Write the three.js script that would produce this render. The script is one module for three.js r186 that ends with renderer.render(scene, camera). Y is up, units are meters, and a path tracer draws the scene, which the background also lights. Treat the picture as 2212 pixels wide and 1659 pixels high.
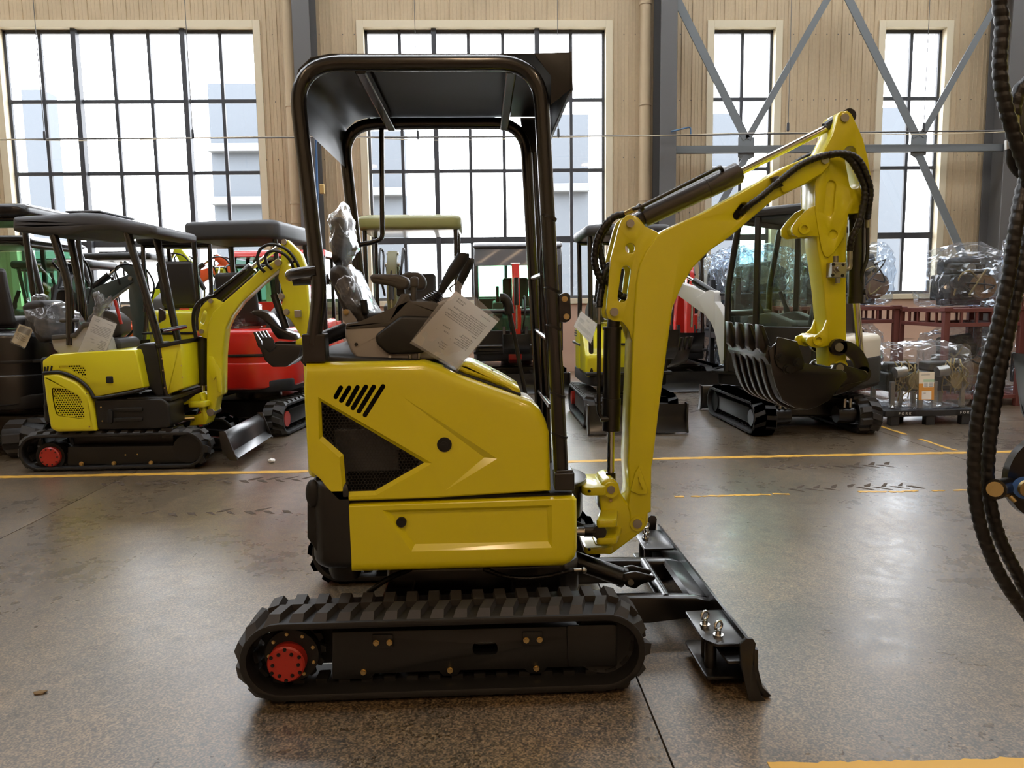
import * as THREE from 'three';
import { RoundedBoxGeometry } from 'three/addons/geometries/RoundedBoxGeometry.js';
import { mergeGeometries, mergeVertices, toCreasedNormals } from 'three/addons/utils/BufferGeometryUtils.js';
import { RectAreaLightUniformsLib } from 'three/addons/lights/RectAreaLightUniformsLib.js';

// ---------------------------------------------------------------- camera, sky, exposure
RectAreaLightUniformsLib.init();
const scene = new THREE.Scene();
const camera = new THREE.PerspectiveCamera(54.808, 2212 / 1659, 0.05, 200);
camera.position.set(0, 1.45, 0);
camera.up.set(0.01836, 0.99328, -0.11431); camera.lookAt(0.03813, 1.33506, -0.99264);
const renderer = new THREE.WebGLRenderer({ antialias: true });
renderer.toneMapping = THREE.LinearToneMapping;
renderer.toneMappingExposure = 1.0;
renderer.shadowMap.enabled = true;
scene.background = new THREE.Color().setRGB(10.2, 10.6, 11.2);   // bright overcast sky outside the hall

// ---------------------------------------------------------------- helpers
let seed = 12345;
const rnd = () => { seed = (seed * 1664525 + 1013904223) >>> 0; return seed / 4294967296; };
const rr = (a, b) => a + (b - a) * rnd();
const v3 = (a) => new THREE.Vector3(a[0], a[1], a[2]);
const taken = {};
function numbered(name) { const k = taken[name] = (taken[name] ?? -1) + 1; return k ? name + '_' + String(k).padStart(3, '0') : name; }
const baseOf = new WeakMap();
function thing(name, label, category, base = [0, 0, 0], turn = 0, group, kind) {   // a Group at a thing's base; its parts are given in world coordinates when turn is 0
  const o = new THREE.Group(); o.name = numbered(name); scene.add(o);
  o.position.set(...base); o.rotation.y = turn;
  o.userData = { label, category }; if (group) o.userData.group = group; if (kind) o.userData.kind = kind;
  baseOf.set(o, base);
  return o;
}
function local(name, label, category, base, turn = 0, group) { const o = thing(name, label, category, base, turn, group); baseOf.set(o, [0, 0, 0]); return o; }   // parts in the thing's own axes
function structure(name, parent) { const o = new THREE.Group(); o.name = name; o.userData.kind = 'structure'; (parent || scene).add(o); baseOf.set(o, [0, 0, 0]); return o; }
function part(parent, name, geo, mat, stuff) {
  const b = baseOf.get(parent);
  geo = Array.isArray(geo) ? merge(geo) : geo;
  if (b[0] || b[1] || b[2]) { geo = geo.clone(); geo.translate(-b[0], -b[1], -b[2]); }
  const m = new THREE.Mesh(geo, mat); m.name = name; m.castShadow = m.receiveShadow = true;
  if (stuff) m.userData.kind = 'stuff';
  parent.add(m); baseOf.set(m, b);
  return m;
}
function at(parent, name, geo, mat, pos, quat) {   // a mesh with shared geometry, placed
  const b = baseOf.get(parent), m = new THREE.Mesh(geo, mat); m.name = name; m.castShadow = m.receiveShadow = true;
  m.position.set(pos[0] - b[0], pos[1] - b[1], pos[2] - b[2]); if (quat) m.quaternion.copy(quat);
  parent.add(m); baseOf.set(m, [0, 0, 0]);
  return m;
}
function plain(g) {
  g = g.index ? g.toNonIndexed() : g;
  const o = new THREE.BufferGeometry();
  o.setAttribute('position', g.attributes.position);
  if (!g.attributes.normal) g.computeVertexNormals();
  o.setAttribute('normal', g.attributes.normal);
  o.setAttribute('uv', g.attributes.uv || new THREE.BufferAttribute(new Float32Array(g.attributes.position.count * 2), 2));
  return o;
}
const merge = (list) => list.length === 1 ? list[0] : mergeGeometries(list.map(plain));
const crease = (g, a = 0.6) => toCreasedNormals(plain(g), a);
const shapeOf = (pts) => new THREE.Shape(pts.map((p) => new THREE.Vector2(p[0], p[1])));
const area2 = (p) => p.reduce((s, a, i) => { const b = p[(i + 1) % p.length]; return s + a[0] * b[1] - b[0] * a[1]; }, 0) / 2;
const ccw = (p) => area2(p) < 0 ? [...p].reverse() : p;
function roundPoly(pts, r, n = 4) {   // corners of a polygon turned into arcs; r may be one number or one for each corner
  const out = [], N = pts.length;
  for (let i = 0; i < N; i++) {
    const p = pts[i], a = pts[(i + N - 1) % N], b = pts[(i + 1) % N], R = Array.isArray(r) ? r[i] : r;
    const la = Math.hypot(a[0] - p[0], a[1] - p[1]), lb = Math.hypot(b[0] - p[0], b[1] - p[1]), k = Math.min(R, la * 0.45, lb * 0.45);
    if (k < 1e-4) { out.push(p); continue; }
    const s = [p[0] + (a[0] - p[0]) * k / la, p[1] + (a[1] - p[1]) * k / la], e = [p[0] + (b[0] - p[0]) * k / lb, p[1] + (b[1] - p[1]) * k / lb];
    for (let j = 0; j <= n; j++) { const t = j / n, u = 1 - t; out.push([u * u * s[0] + 2 * u * t * p[0] + t * t * e[0], u * u * s[1] + 2 * u * t * p[1] + t * t * e[1]]); }
  }
  return out;
}
function slotPoly(a, b, r, n = 6) {
  const t = Math.atan2(b[1] - a[1], b[0] - a[0]), out = [];
  for (let i = 0; i <= n; i++) { const k = t - Math.PI / 2 + Math.PI * i / n; out.push([b[0] + r * Math.cos(k), b[1] + r * Math.sin(k)]); }
  for (let i = 0; i <= n; i++) { const k = t + Math.PI / 2 + Math.PI * i / n; out.push([a[0] + r * Math.cos(k), a[1] + r * Math.sin(k)]); }
  return out;
}
const circlePoly = (x, y, r, n = 20, sx = 1) => Array.from({ length: n }, (_, i) => [x + sx * r * Math.cos(2 * Math.PI * i / n), y + r * Math.sin(2 * Math.PI * i / n)]);
function prism(pts, z0, z1, bev = 0.004, holes = [], seg = 2) {   // outline in x,y pushed from z0 to z1, edges rounded inside the outline
  const lo = Math.min(z0, z1), d = Math.abs(z1 - z0); bev = Math.min(bev, d * 0.45);
  const s = shapeOf(pts); s.holes = holes.map((h) => new THREE.Path(h.map((p) => new THREE.Vector2(p[0], p[1]))));
  const g = new THREE.ExtrudeGeometry(s, { depth: d - 2 * bev, bevelEnabled: bev > 0, bevelThickness: bev, bevelSize: bev, bevelOffset: -bev, bevelSegments: seg, curveSegments: 6 });
  g.translate(0, 0, lo + bev);
  return crease(g, 0.7);
}
const swapXZ = (g) => g.applyMatrix4(new THREE.Matrix4().set(0, 0, 1, 0, 0, 1, 0, 0, -1, 0, 0, 0, 0, 0, 0, 1));   // z axis to x axis
function prismX(pts, x0, x1, bev = 0.004, holes = [], seg = 2) {   // outline in (z, y) pushed along x
  return swapXZ(prism(pts.map((p) => [-p[0], p[1]]), x0, x1, bev, holes.map((h) => h.map((p) => [-p[0], p[1]])), seg));
}
function prismY(pts, y0, y1, bev = 0.004, holes = [], seg = 2) {   // outline in (x, z) pushed along y
  const g = prism(pts.map((p) => [p[0], -p[1]]), y0, y1, bev, holes.map((h) => h.map((p) => [p[0], -p[1]])), seg);
  return g.rotateX(-Math.PI / 2);
}
function rbox(x0, x1, y0, y1, z0, z1, r = 0.008, seg = 2) {
  const w = Math.abs(x1 - x0), h = Math.abs(y1 - y0), d = Math.abs(z1 - z0);
  const g = new RoundedBoxGeometry(w, h, d, seg, Math.min(r, w * 0.49, h * 0.49, d * 0.49));
  return plain(g.translate((x0 + x1) / 2, (y0 + y1) / 2, (z0 + z1) / 2));
}
function cyl(a, b, r0, r1 = r0, n = 16, open = false) {
  const A = v3(a), B = v3(b), d = B.clone().sub(A);
  const g = new THREE.CylinderGeometry(r1, r0, d.length(), n, 1, open);
  g.applyQuaternion(new THREE.Quaternion().setFromUnitVectors(new THREE.Vector3(0, 1, 0), d.normalize()));
  return plain(g.translate((A.x + B.x) / 2, (A.y + B.y) / 2, (A.z + B.z) / 2));
}
const zcyl = (x, y, z0, z1, r, n = 20, r1 = r) => cyl([x, y, z0], [x, y, z1], r, r1, n);
function lathe(profile, o, axis = [0, 1, 0], n = 24) {   // profile [radius, height]
  const g = new THREE.LatheGeometry(profile.map((p) => new THREE.Vector2(Math.max(p[0], 1e-4), p[1])), n);
  g.applyQuaternion(new THREE.Quaternion().setFromUnitVectors(new THREE.Vector3(0, 1, 0), v3(axis).normalize()));
  return crease(g.translate(...o), 0.5);
}
function ball(x, y, z, r, sx = 1, sy = 1, sz = 1, n = 14) { return plain(new THREE.SphereGeometry(r, n, Math.ceil(n * 0.7)).scale(sx, sy, sz).translate(x, y, z)); }
function fillet(pts, r, n = 6) {   // 3-D polyline with rounded corners
  const out = [v3(pts[0])];
  for (let i = 1; i < pts.length - 1; i++) {
    const p = v3(pts[i]), a = v3(pts[i - 1]), b = v3(pts[i + 1]), R = Array.isArray(r) ? r[i] : r;
    const la = a.distanceTo(p), lb = b.distanceTo(p), k = Math.min(R, la * 0.48, lb * 0.48);
    const s = p.clone().lerp(a, k / la), e = p.clone().lerp(b, k / lb);
    for (let j = 0; j <= n; j++) { const t = j / n; out.push(s.clone().multiplyScalar((1 - t) ** 2).addScaledVector(p, 2 * t * (1 - t)).addScaledVector(e, t * t)); }
  }
  out.push(v3(pts[pts.length - 1]));
  return out;
}
function curve(pts, n = 40, closed = false) { return new THREE.CatmullRomCurve3(pts.map(v3), closed, 'catmullrom', 0.5).getSpacedPoints(n); }
function sweep(points, r, n = 10, caps = true, sq = 1) {   // tube along points; r is a number or a function of (length along, angle)
  const pos = [], uv = [], idx = []; let N = null, len = 0; const M = points.length;
  for (let i = 0; i < M; i++) {
    const p = points[i], T = points[Math.min(i + 1, M - 1)].clone().sub(points[Math.max(i - 1, 0)]).normalize();
    if (i) len += p.distanceTo(points[i - 1]);
    if (!N) { N = Math.abs(T.y) < 0.9 ? new THREE.Vector3(0, 1, 0) : new THREE.Vector3(0, 0, 1); }
    N = N.clone().addScaledVector(T, -N.dot(T)).normalize();
    const B = T.clone().cross(N);
    for (let j = 0; j <= n; j++) {
      const a = 2 * Math.PI * j / n, R = typeof r === 'function' ? r(len, a) : r;
      const q = p.clone().addScaledVector(N, R * Math.cos(a)).addScaledVector(B, R * sq * Math.sin(a));
      pos.push(q.x, q.y, q.z); uv.push(j / n, len);
    }
  }
  for (let i = 0; i < M - 1; i++) for (let j = 0; j < n; j++) { const a = i * (n + 1) + j, b = a + n + 1; idx.push(a, a + 1, b, b, a + 1, b + 1); }
  if (caps) for (const i of [0, M - 1]) {
    const c = pos.length / 3, p = points[i]; pos.push(p.x, p.y, p.z); uv.push(0, 0);
    for (let j = 0; j < n; j++) { const a = i * (n + 1) + j; i ? idx.push(a, a + 1, c) : idx.push(a + 1, a, c); }
  }
  const g = new THREE.BufferGeometry();
  g.setAttribute('position', new THREE.Float32BufferAttribute(pos, 3)); g.setAttribute('uv', new THREE.Float32BufferAttribute(uv, 2)); g.setIndex(idx);
  return crease(g, 0.9);
}
const pipe = (pts, r, fr = 0.05, n = 10) => sweep(fillet(pts, fr), r, n);
const hose = (pts, r, n = 60) => sweep(curve(pts, n), r, 8);
function spiralHose(pts, r, pitch, n) {   // hose inside a plastic spiral guard
  const c = curve(pts, 12), L = c.reduce((s, p, i) => i ? s + p.distanceTo(c[i - 1]) : 0, 0);
  return sweep(curve(pts, n || Math.ceil(L / pitch * 8)), (l, a) => r * (0.97 + 0.19 * Math.pow(Math.abs(Math.sin(Math.PI * l / pitch + a / 2)), 0.7)), 9);
}
function triGeo(tris) {   // triangles given as points, flat shaded
  const pos = tris.flat(2), g = new THREE.BufferGeometry();
  g.setAttribute('position', new THREE.Float32BufferAttribute(pos, 3));
  g.setAttribute('uv', new THREE.Float32BufferAttribute(tris.flat().flatMap((p) => [p[0], p[1]]), 2)); g.computeVertexNormals();
  return g;
}
const quad = (a, b, c, d) => [[a, b, c], [a, c, d]];
function insetPoly(pts, w) {   // pts counter-clockwise, w one distance for each edge (edge i runs from point i to i+1)
  const N = pts.length, L = pts.map((p, i) => { const q = pts[(i + 1) % N], l = Math.hypot(q[0] - p[0], q[1] - p[1]) || 1e-9, nx = -(q[1] - p[1]) / l, ny = (q[0] - p[0]) / l; return { x: p[0] + nx * w[i], y: p[1] + ny * w[i], dx: q[0] - p[0], dy: q[1] - p[1] }; });
  return pts.map((p, i) => {
    const a = L[(i + N - 1) % N], b = L[i], det = a.dx * b.dy - a.dy * b.dx;
    if (Math.abs(det) < 1e-7) return [b.x, b.y];
    const t = ((b.x - a.x) * b.dy - (b.y - a.y) * b.dx) / det;
    return [a.x + a.dx * t, a.y + a.dy * t];
  });
}
function shell(pts, w, zf, bd, zb, holes = [], steps = 4) {   // moulded cover: front face at zf inset by w, its rim rolled back by bd, walls to zb (zb < zf)
  if (area2(pts) < 0) { pts = [...pts].reverse(); if (Array.isArray(w)) { const N = pts.length, r = [...w].reverse(); w = r.map((_, i) => r[(i + 1) % N]); } }
  if (!Array.isArray(w)) w = pts.map(() => w);
  const N = pts.length, rings = [];
  for (let k = 0; k <= steps; k++) { const a = Math.PI / 2 * k / steps; rings.push([insetPoly(pts, w.map((x) => x * (1 - Math.sin(a)))), zf - bd * (1 - Math.cos(a))]); }
  rings.push([pts, zb]);
  const pos = [], idx = [];
  for (const [p, z] of rings) for (const q of p) pos.push(q[0], q[1], z);
  for (let k = 0; k < rings.length - 1; k++) for (let i = 0; i < N; i++) { const a = k * N + i, b = k * N + (i + 1) % N; idx.push(a, a + N, b, b, a + N, b + N); }
  const g = new THREE.BufferGeometry(); g.setAttribute('position', new THREE.Float32BufferAttribute(pos, 3)); g.setIndex(idx);
  const s = shapeOf(rings[0][0]); s.holes = holes.map((h) => new THREE.Path(h.map((p) => new THREE.Vector2(p[0], p[1]))));
  const f = new THREE.ShapeGeometry(s); f.translate(0, 0, zf);
  const all = mergeVertices(mergeGeometries([g, f].map((x) => { const q = x.index ? x.toNonIndexed() : x; const o = new THREE.BufferGeometry(); o.setAttribute('position', q.attributes.position); return o; })), 1e-5);
  return crease(all, 0.5);
}
function band(a, za, b, zb) {   // strip between two outlines with the same number of points
  const t = []; for (let i = 0; i < a.length; i++) { const j = (i + 1) % a.length; t.push(...quad([...a[i], za], [...a[j], za], [...b[j], zb], [...b[i], zb])); }
  return triGeo(t);
}
function flat(pts, z, holes = []) { const s = shapeOf(pts); s.holes = holes.map((h) => new THREE.Path(h.map((p) => new THREE.Vector2(p[0], p[1])))); return plain(new THREE.ShapeGeometry(s).translate(0, 0, z)); }
function boltGeo(r, h) { return merge([cyl([0, 0, 0], [0, 0, h * 0.35], r * 1.25, r * 1.25, 14), cyl([0, 0, h * 0.35], [0, 0, h], r, r, 6)]); }
const BOLT = boltGeo(0.009, 0.012), SCREW = boltGeo(0.0055, 0.006);
function loft(rings, closedRing = true, capEnds = true) {   // rings: arrays of [x,y,z], same count
  const n = rings[0].length, pos = rings.flat(2), idx = [], m = closedRing ? n : n - 1;
  for (let k = 0; k < rings.length - 1; k++) for (let i = 0; i < m; i++) { const a = k * n + i, b = k * n + (i + 1) % n; idx.push(a, b, a + n, b, b + n, a + n); }
  if (capEnds) for (const k of [0, rings.length - 1]) {
    const c = pos.length / 3, R = rings[k]; pos.push(...[0, 1, 2].map((d) => R.reduce((s, p) => s + p[d], 0) / n));
    for (let i = 0; i < m; i++) { const a = k * n + i, b = k * n + (i + 1) % n; k ? idx.push(a, b, c) : idx.push(b, a, c); }
  }
  const g = new THREE.BufferGeometry(); g.setAttribute('position', new THREE.Float32BufferAttribute(pos, 3)); g.setIndex(idx);
  return crease(g, 0.7);
}

// ---------------------------------------------------------------- procedural textures and materials
function noiseGrid(n, seedV) { const s = seed; seed = seedV; const a = new Float32Array(n * n).map(() => rnd()); seed = s; return a; }
function tileNoise(w, cells, seedV) {   // smooth repeating value noise, w x w
  const g = noiseGrid(cells, seedV), o = new Float32Array(w * w), f = (t) => t * t * (3 - 2 * t);
  for (let y = 0; y < w; y++) for (let x = 0; x < w; x++) {
    const u = x / w * cells, v = y / w * cells, i = Math.floor(u), j = Math.floor(v), a = f(u - i), b = f(v - j), I = (i + 1) % cells, J = (j + 1) % cells;
    o[y * w + x] = (g[j * cells + i] * (1 - a) + g[j * cells + I] * a) * (1 - b) + (g[J * cells + i] * (1 - a) + g[J * cells + I] * a) * b;
  }
  return o;
}
function dataTex(w, fn, srgb, rep = 1) {
  const d = new Uint8Array(w * w * 4);
  for (let i = 0; i < w * w; i++) { const c = fn(i % w, Math.floor(i / w), i); d[i * 4] = c[0]; d[i * 4 + 1] = c[1]; d[i * 4 + 2] = c[2]; d[i * 4 + 3] = c[3] ?? 255; }
  const t = new THREE.DataTexture(d, w, w); t.wrapS = t.wrapT = THREE.RepeatWrapping; t.magFilter = THREE.LinearFilter; t.minFilter = THREE.LinearMipmapLinearFilter; t.generateMipmaps = true;
  if (srgb) t.colorSpace = THREE.SRGBColorSpace; t.repeat.set(rep, rep); t.needsUpdate = true;
  return t;
}
const mat = (color, roughness = 0.5, metalness = 0, o = {}) => new THREE.MeshPhysicalMaterial({ color, roughness, metalness, side: THREE.DoubleSide, ...o });
const paint = (color, roughness = 0.32) => mat(color, roughness, 0, { clearcoat: 0.7, clearcoatRoughness: 0.12 });
const M = {
  yellow: paint('#d6cc0c', 0.36), yellow2: paint('#d4ca18', 0.36), lime: paint('#c9d018'), red: paint('#c8241a'), orange: paint('#d8552a'), olive: paint('#8a8a55'),
  blackPaint: mat('#0e0e0f', 0.3, 0, { clearcoat: 0.4, clearcoatRoughness: 0.22 }), satin: mat('#161718', 0.42), darkBlack: mat('#0c0c0d', 0.6),
  tubeBlack: mat('#0f0f10', 0.26, 0.0, { clearcoat: 0.6, clearcoatRoughness: 0.1 }), greyPaint: paint('#5f6166'), darkGrey: mat('#3c3d40', 0.45), roofGrey: mat('#4a4b4f', 0.5),
  rubber: mat('#2a2724', 0.62), belt: mat('#0f0e0e', 0.55), hoseM: mat('#0e0d0d', 0.4), plastic: mat('#46433f', 0.55), plasticBlack: mat('#141414', 0.5), console: mat('#96918c', 0.6), seat: mat('#2c2927', 0.55),
  chrome: mat('#d9d9d6', 0.14, 1), steel: mat('#a9a7a0', 0.35, 1), gold: mat('#c8b27e', 0.34, 1), motor: mat('#a5281c', 0.42, 0, { clearcoat: 0.3 }), white: mat('#d9d7d2', 0.5), cream: mat('#cfc6b2', 0.45),
  glass: new THREE.MeshPhysicalMaterial({ color: '#ffffff', roughness: 0.02, transmission: 1, thickness: 0, ior: 1.45, side: THREE.DoubleSide }),
  clearGlass: new THREE.MeshPhysicalMaterial({ color: '#e2f2e8', roughness: 0.02, transmission: 1, thickness: 0, ior: 1.5, side: THREE.DoubleSide }),
  greenGlass: new THREE.MeshPhysicalMaterial({ color: '#b4e2c6', roughness: 0.02, transmission: 1, thickness: 0, ior: 1.5, side: THREE.DoubleSide }),
};
{
  const W = 256, a = tileNoise(W, 16, 5), b = tileNoise(W, 48, 6);
  const t = dataTex(W, (x, y, i) => { const v = 255 * (0.6 * a[i] + 0.4 * b[i]); return [v, v, v]; });
  M.filmBump = t;
  M.film = new THREE.MeshPhysicalMaterial({ color: '#f4f6f8', roughness: 0.14, transmission: 0.93, thickness: 0, ior: 1.5, specularIntensity: 1, side: THREE.DoubleSide });
}

// ---------------------------------------------------------------- the hall
const WZ = -14.5, CEIL = 9.2, XL = -13.2, XR = 15.6, FZ = 9;
const matWall = mat('#c3b297', 0.55), matTrim = mat('#d8ccb0', 0.5), matDado = mat('#c9a58c', 0.7), matFrame = mat('#3d3f44', 0.5), matSteel = mat('#5e5d5c', 0.55), matBrace = mat('#6d7275', 0.5), matCeil = mat('#b9b4a8', 0.8);
{
  const W = 512, a = tileNoise(W, 6, 21), b = tileNoise(W, 90, 22);
  matWall.map = dataTex(W, (x, y, i) => { const k = 0.94 + 0.06 * a[i] + 0.03 * (b[i] - 0.5); return [198 * k, 177 * k, 144 * k]; }, true); matWall.color.set('#ffffff');
  const wear = tileNoise(W, 24, 23);
  matDado.map = dataTex(W, (x, y, i) => { const k = 0.92 + 0.08 * a[i] - (wear[i] > 0.93 ? 0.18 : 0); return [208 * k, 172 * k, 148 * k]; }, true); matDado.color.set('#ffffff');
}
const SKYLIGHTS = [[-12.6, -11.5], [-8.6, -7.8], [-4.9, -3.6]];
const WINDOWS = [[-8.72, -4.13, 7], [-2.11, 2.41, 7], [4.47, 5.65, 2], [7.77, 8.96, 2]], WY0 = 1.43, WY1 = 6.47;
function sheetGeo(x0, x1, y0, y1, z, dir) {   // one corrugated cladding sheet: wide pans, narrow ribs and two fine beads in every pan
  const pts = [], rib = 0.215, n = Math.max(1, Math.round((x1 - x0) / rib)), s = (x1 - x0) / n;
  for (let i = 0; i < n; i++) {
    const b = x0 + i * s;
    for (const [u, h] of [[0, 0], [0.03, 0], [0.045, 0.02], [0.1, 0.02], [0.125, 0], [0.36, 0], [0.375, 0.004], [0.395, 0.004], [0.41, 0], [0.66, 0], [0.675, 0.004], [0.695, 0.004], [0.71, 0]]) pts.push([b + u * s, h]);
  }
  pts.push([x1, 0]);
  const pos = [], uv = [], idx = [];
  for (const [x, h] of pts) { pos.push(x, y0, z + dir * h, x, y1, z + dir * h); uv.push(x / 3, y0 / 3, x / 3, y1 / 3); }
  for (let i = 0; i < pts.length - 1; i++) { const a = i * 2; idx.push(a, a + 2, a + 1, a + 1, a + 2, a + 3); }
  const g = new THREE.BufferGeometry(); g.setAttribute('position', new THREE.Float32BufferAttribute(pos, 3)); g.setAttribute('uv', new THREE.Float32BufferAttribute(uv, 2)); g.setIndex(idx);
  return crease(g, 0.2);
}
function claddedWall(name, z, dir, openings) {   // dir +1: inside face looks towards +z
  const w = structure(name), zb = z - dir * 0.14;
  const gaps = openings.map(([a, b]) => [a - 0.02, b + 0.02]);
  const spans = []; let x = XL; for (const [a, b] of gaps) { spans.push([x, a]); x = b; } spans.push([x, XR]);
  const backs = spans.map(([a, b]) => rbox(a, b, 0, CEIL, z - dir * 0.03, zb - dir * 0.1, 0.001, 1));
  for (const [a, b] of gaps) backs.push(rbox(a, b, 0, WY0 - 0.02, z - dir * 0.03, zb - dir * 0.1, 0.001, 1), rbox(a, b, WY1 + 0.02, CEIL, z - dir * 0.03, zb - dir * 0.1, 0.001, 1));
  part(w, 'wall_core', backs, matWall);
  const sheets = (a, b, y0, y1) => { const n = Math.max(1, Math.round((b - a) / 0.9)); for (let i = 0; i < n; i++) part(w, 'cladding_sheet', sheetGeo(a + (b - a) * i / n, a + (b - a) * (i + 1) / n, y0, y1, z, dir), matWall); };
  for (const [a, b] of spans) sheets(a, b, 1.42, CEIL);
  for (const [a, b] of gaps) sheets(a, b, WY1 + 0.02, CEIL);
  // fixing screws in rows
  const sc = []; for (const y of [1.9, 3.05, 4.1, 5.15, 6.35, 7.4]) for (const [a, b] of spans) for (let X = a + 0.11; X < b; X += 0.215) sc.push(new THREE.BoxGeometry(0.016, 0.016, 0.012).translate(X, y, z + dir * 0.004));
  part(w, 'sheet_screws', merge(sc.map(plain)), matSteel, true);
  part(w, 'dado', rbox(XL, XR, 0, 1.42, z, z + dir * 0.06, 0.01), matDado);
  return w;
}
let windowCount = 0;
function windowUnit(x0, x1, cols, z, dir) {
  const w = structure('window_' + (++windowCount)), zf = z - dir * 0.12, rows = [WY0, 2.58, 3.89, 5.2, WY1], dx = (x1 - x0) / cols;
  const b = (X0, X1, Y0, Y1, Z0, Z1, r = 0.004) => rbox(X0, X1, Y0, Y1, Z0, Z1, r, 1);
  const zi = z + dir * 0.035;
  part(w, 'trim_board', [b(x0 - 0.13, x0, WY0 - 0.1, WY1 + 0.13, zi, z - dir * 0.2), b(x1, x1 + 0.13, WY0 - 0.1, WY1 + 0.13, zi, z - dir * 0.2), b(x0, x1, WY1, WY1 + 0.13, zi, z - dir * 0.2)], matTrim);
  part(w, 'sill', b(x0 - 0.13, x1 + 0.13, WY0 - 0.1, WY0, z + dir * 0.1, z - dir * 0.2), matTrim);
  part(w, 'frame', [b(x0, x0 + 0.05, WY0, WY1, zf, zf - dir * 0.06), b(x1 - 0.05, x1, WY0, WY1, zf, zf - dir * 0.06), b(x0, x1, WY1 - 0.06, WY1, zf, zf - dir * 0.06), b(x0, x1, WY0, WY0 + 0.06, zf, zf - dir * 0.06)], matFrame);
  for (let i = 1; i < cols; i++) { const big = cols > 3 && (i === 2 || i === 5), t = big ? 0.045 : 0.03; part(w, 'mullion', b(x0 + i * dx - t, x0 + i * dx + t, WY0, WY1, zf + dir * (big ? 0.1 : 0.01), zf - dir * 0.05), matFrame); }
  for (let j = 1; j < 4; j++) { const t = j === 1 ? 0.06 : 0.032; part(w, 'transom', b(x0, x1, rows[j] - t, rows[j] + t, zf + dir * 0.005, zf - dir * 0.05), matFrame); }
  for (let j = 0; j < 4; j++) { const g = new THREE.PlaneGeometry(dx, rows[j + 1] - rows[j]); for (let i = 0; i < cols; i++) at(w, 'pane', g, M.glass, [x0 + (i + 0.5) * dx, (rows[j] + rows[j + 1]) / 2, zf - dir * 0.03]); }
}
claddedWall('wall_back', WZ, 1, WINDOWS); claddedWall('wall_front', FZ, -1, []);
for (const [a, b, c] of WINDOWS) windowUnit(a, b, c, WZ, 1);
part(structure('wall_left'), 'wall_panel', rbox(XL - 0.25, XL, 0, CEIL, WZ - 0.25, FZ + 0.25, 0.001, 1), matWall);
part(structure('wall_right'), 'wall_panel', rbox(XR, XR + 0.25, 0, CEIL, WZ - 0.25, FZ + 0.25, 0.001, 1), matWall);
{
  // roof deck with glazed strips over the parked rows
  const cl = structure('ceiling'), strips = SKYLIGHTS; let z = WZ - 0.25;
  for (const [a, b] of [...strips, [FZ + 0.25, 0]]) { part(cl, 'roof_deck', rbox(XL - 0.25, XR + 0.25, CEIL, CEIL + 0.2, z, a, 0.001, 1), matCeil); z = b; }
  for (const [a, b] of strips) {
    const w = structure('window_' + (++windowCount)), x0 = XL + 1, x1 = XR - 1, n = 12, dx = (x1 - x0) / n;
    part(w, 'roof_deck', rbox(XL - 0.25, x0, CEIL, CEIL + 0.2, a, b, 0.001, 1), matCeil); part(w, 'roof_deck', rbox(x1, XR + 0.25, CEIL, CEIL + 0.2, a, b, 0.001, 1), matCeil);
    const g = new THREE.PlaneGeometry(dx - 0.06, b - a).rotateX(-Math.PI / 2);
    for (let i = 0; i < n; i++) { at(w, 'pane', g, M.glass, [x0 + (i + 0.5) * dx, CEIL + 0.1, (a + b) / 2]); part(w, 'glazing_bar', rbox(x0 + i * dx - 0.03, x0 + i * dx + 0.03, CEIL, CEIL + 0.15, a, b, 0.004, 1), matSteel); }
  }
}

// floor: polished concrete slabs between saw-cut joints
const matFloor = mat('#ffffff', 0.44, 0, { specularIntensity: 1, ior: 1.6, clearcoat: 1, clearcoatRoughness: 0.38 }), matJoint = mat('#171310', 0.8), matLine = mat('#c69a3c', 0.5);
{
  const W = 2048, n1 = tileNoise(W, 7, 31), n2 = tileNoise(W, 23, 32), n3 = tileNoise(W, 300, 33), n4 = tileNoise(W, 700, 34), n5 = tileNoise(W, 60, 36);
  const ink = new Float32Array(W * W), s0 = seed; seed = 77;
  for (let k = 0; k < 900; k++) {   // scratches and flecks
    let x = rnd() * W, y = rnd() * W; const L = k % 4 ? rr(2, 10) : rr(10, 60), a = k % 3 ? rr(-0.4, 0.4) : rr(0, 6.3), d = rr(0.25, 0.9) * (k % 5 ? 1 : -0.5);
    for (let i = 0; i < L; i++) { const p = (((y | 0) + W) % W) * W + (((x | 0) + W) % W); ink[p] = d; if (k % 4 === 0) ink[(p + 1) % (W * W)] = d; x += Math.cos(a); y += Math.sin(a) + rr(-0.4, 0.4); }
  }
  seed = s0;
  matFloor.map = dataTex(W, (x, y, i) => {
    const k = 0.8 + 0.2 * (n1[i] - 0.5) + 0.16 * (n2[i] - 0.5) + 0.25 * (n3[i] - 0.5) + 0.95 * (n4[i] - 0.5) - 0.5 * ink[i] - (n5[i] + 0.5 * n2[i] > 1.12 ? 0.1 : 0) - (n2[i] + 0.4 * n3[i] > 1.08 ? 0.08 : 0), w = 0.5 + 0.5 * n2[i];
    return [Math.max(8, Math.min(255, 108 * k)), Math.max(6, Math.min(255, (94 - 4 * w) * k)), Math.max(4, Math.min(255, (76 - 12 * w) * k))];
  }, true);
  matFloor.roughnessMap = dataTex(W / 2, (x, y) => { const i = y * 2 * W + x * 2, v = Math.max(90, Math.min(250, 255 * (0.76 + 0.3 * (n1[i] - 0.5) + 0.26 * (n5[i] - 0.5) + 0.12 * (n3[i] - 0.5)))); return [v, v, v]; });
}
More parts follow.
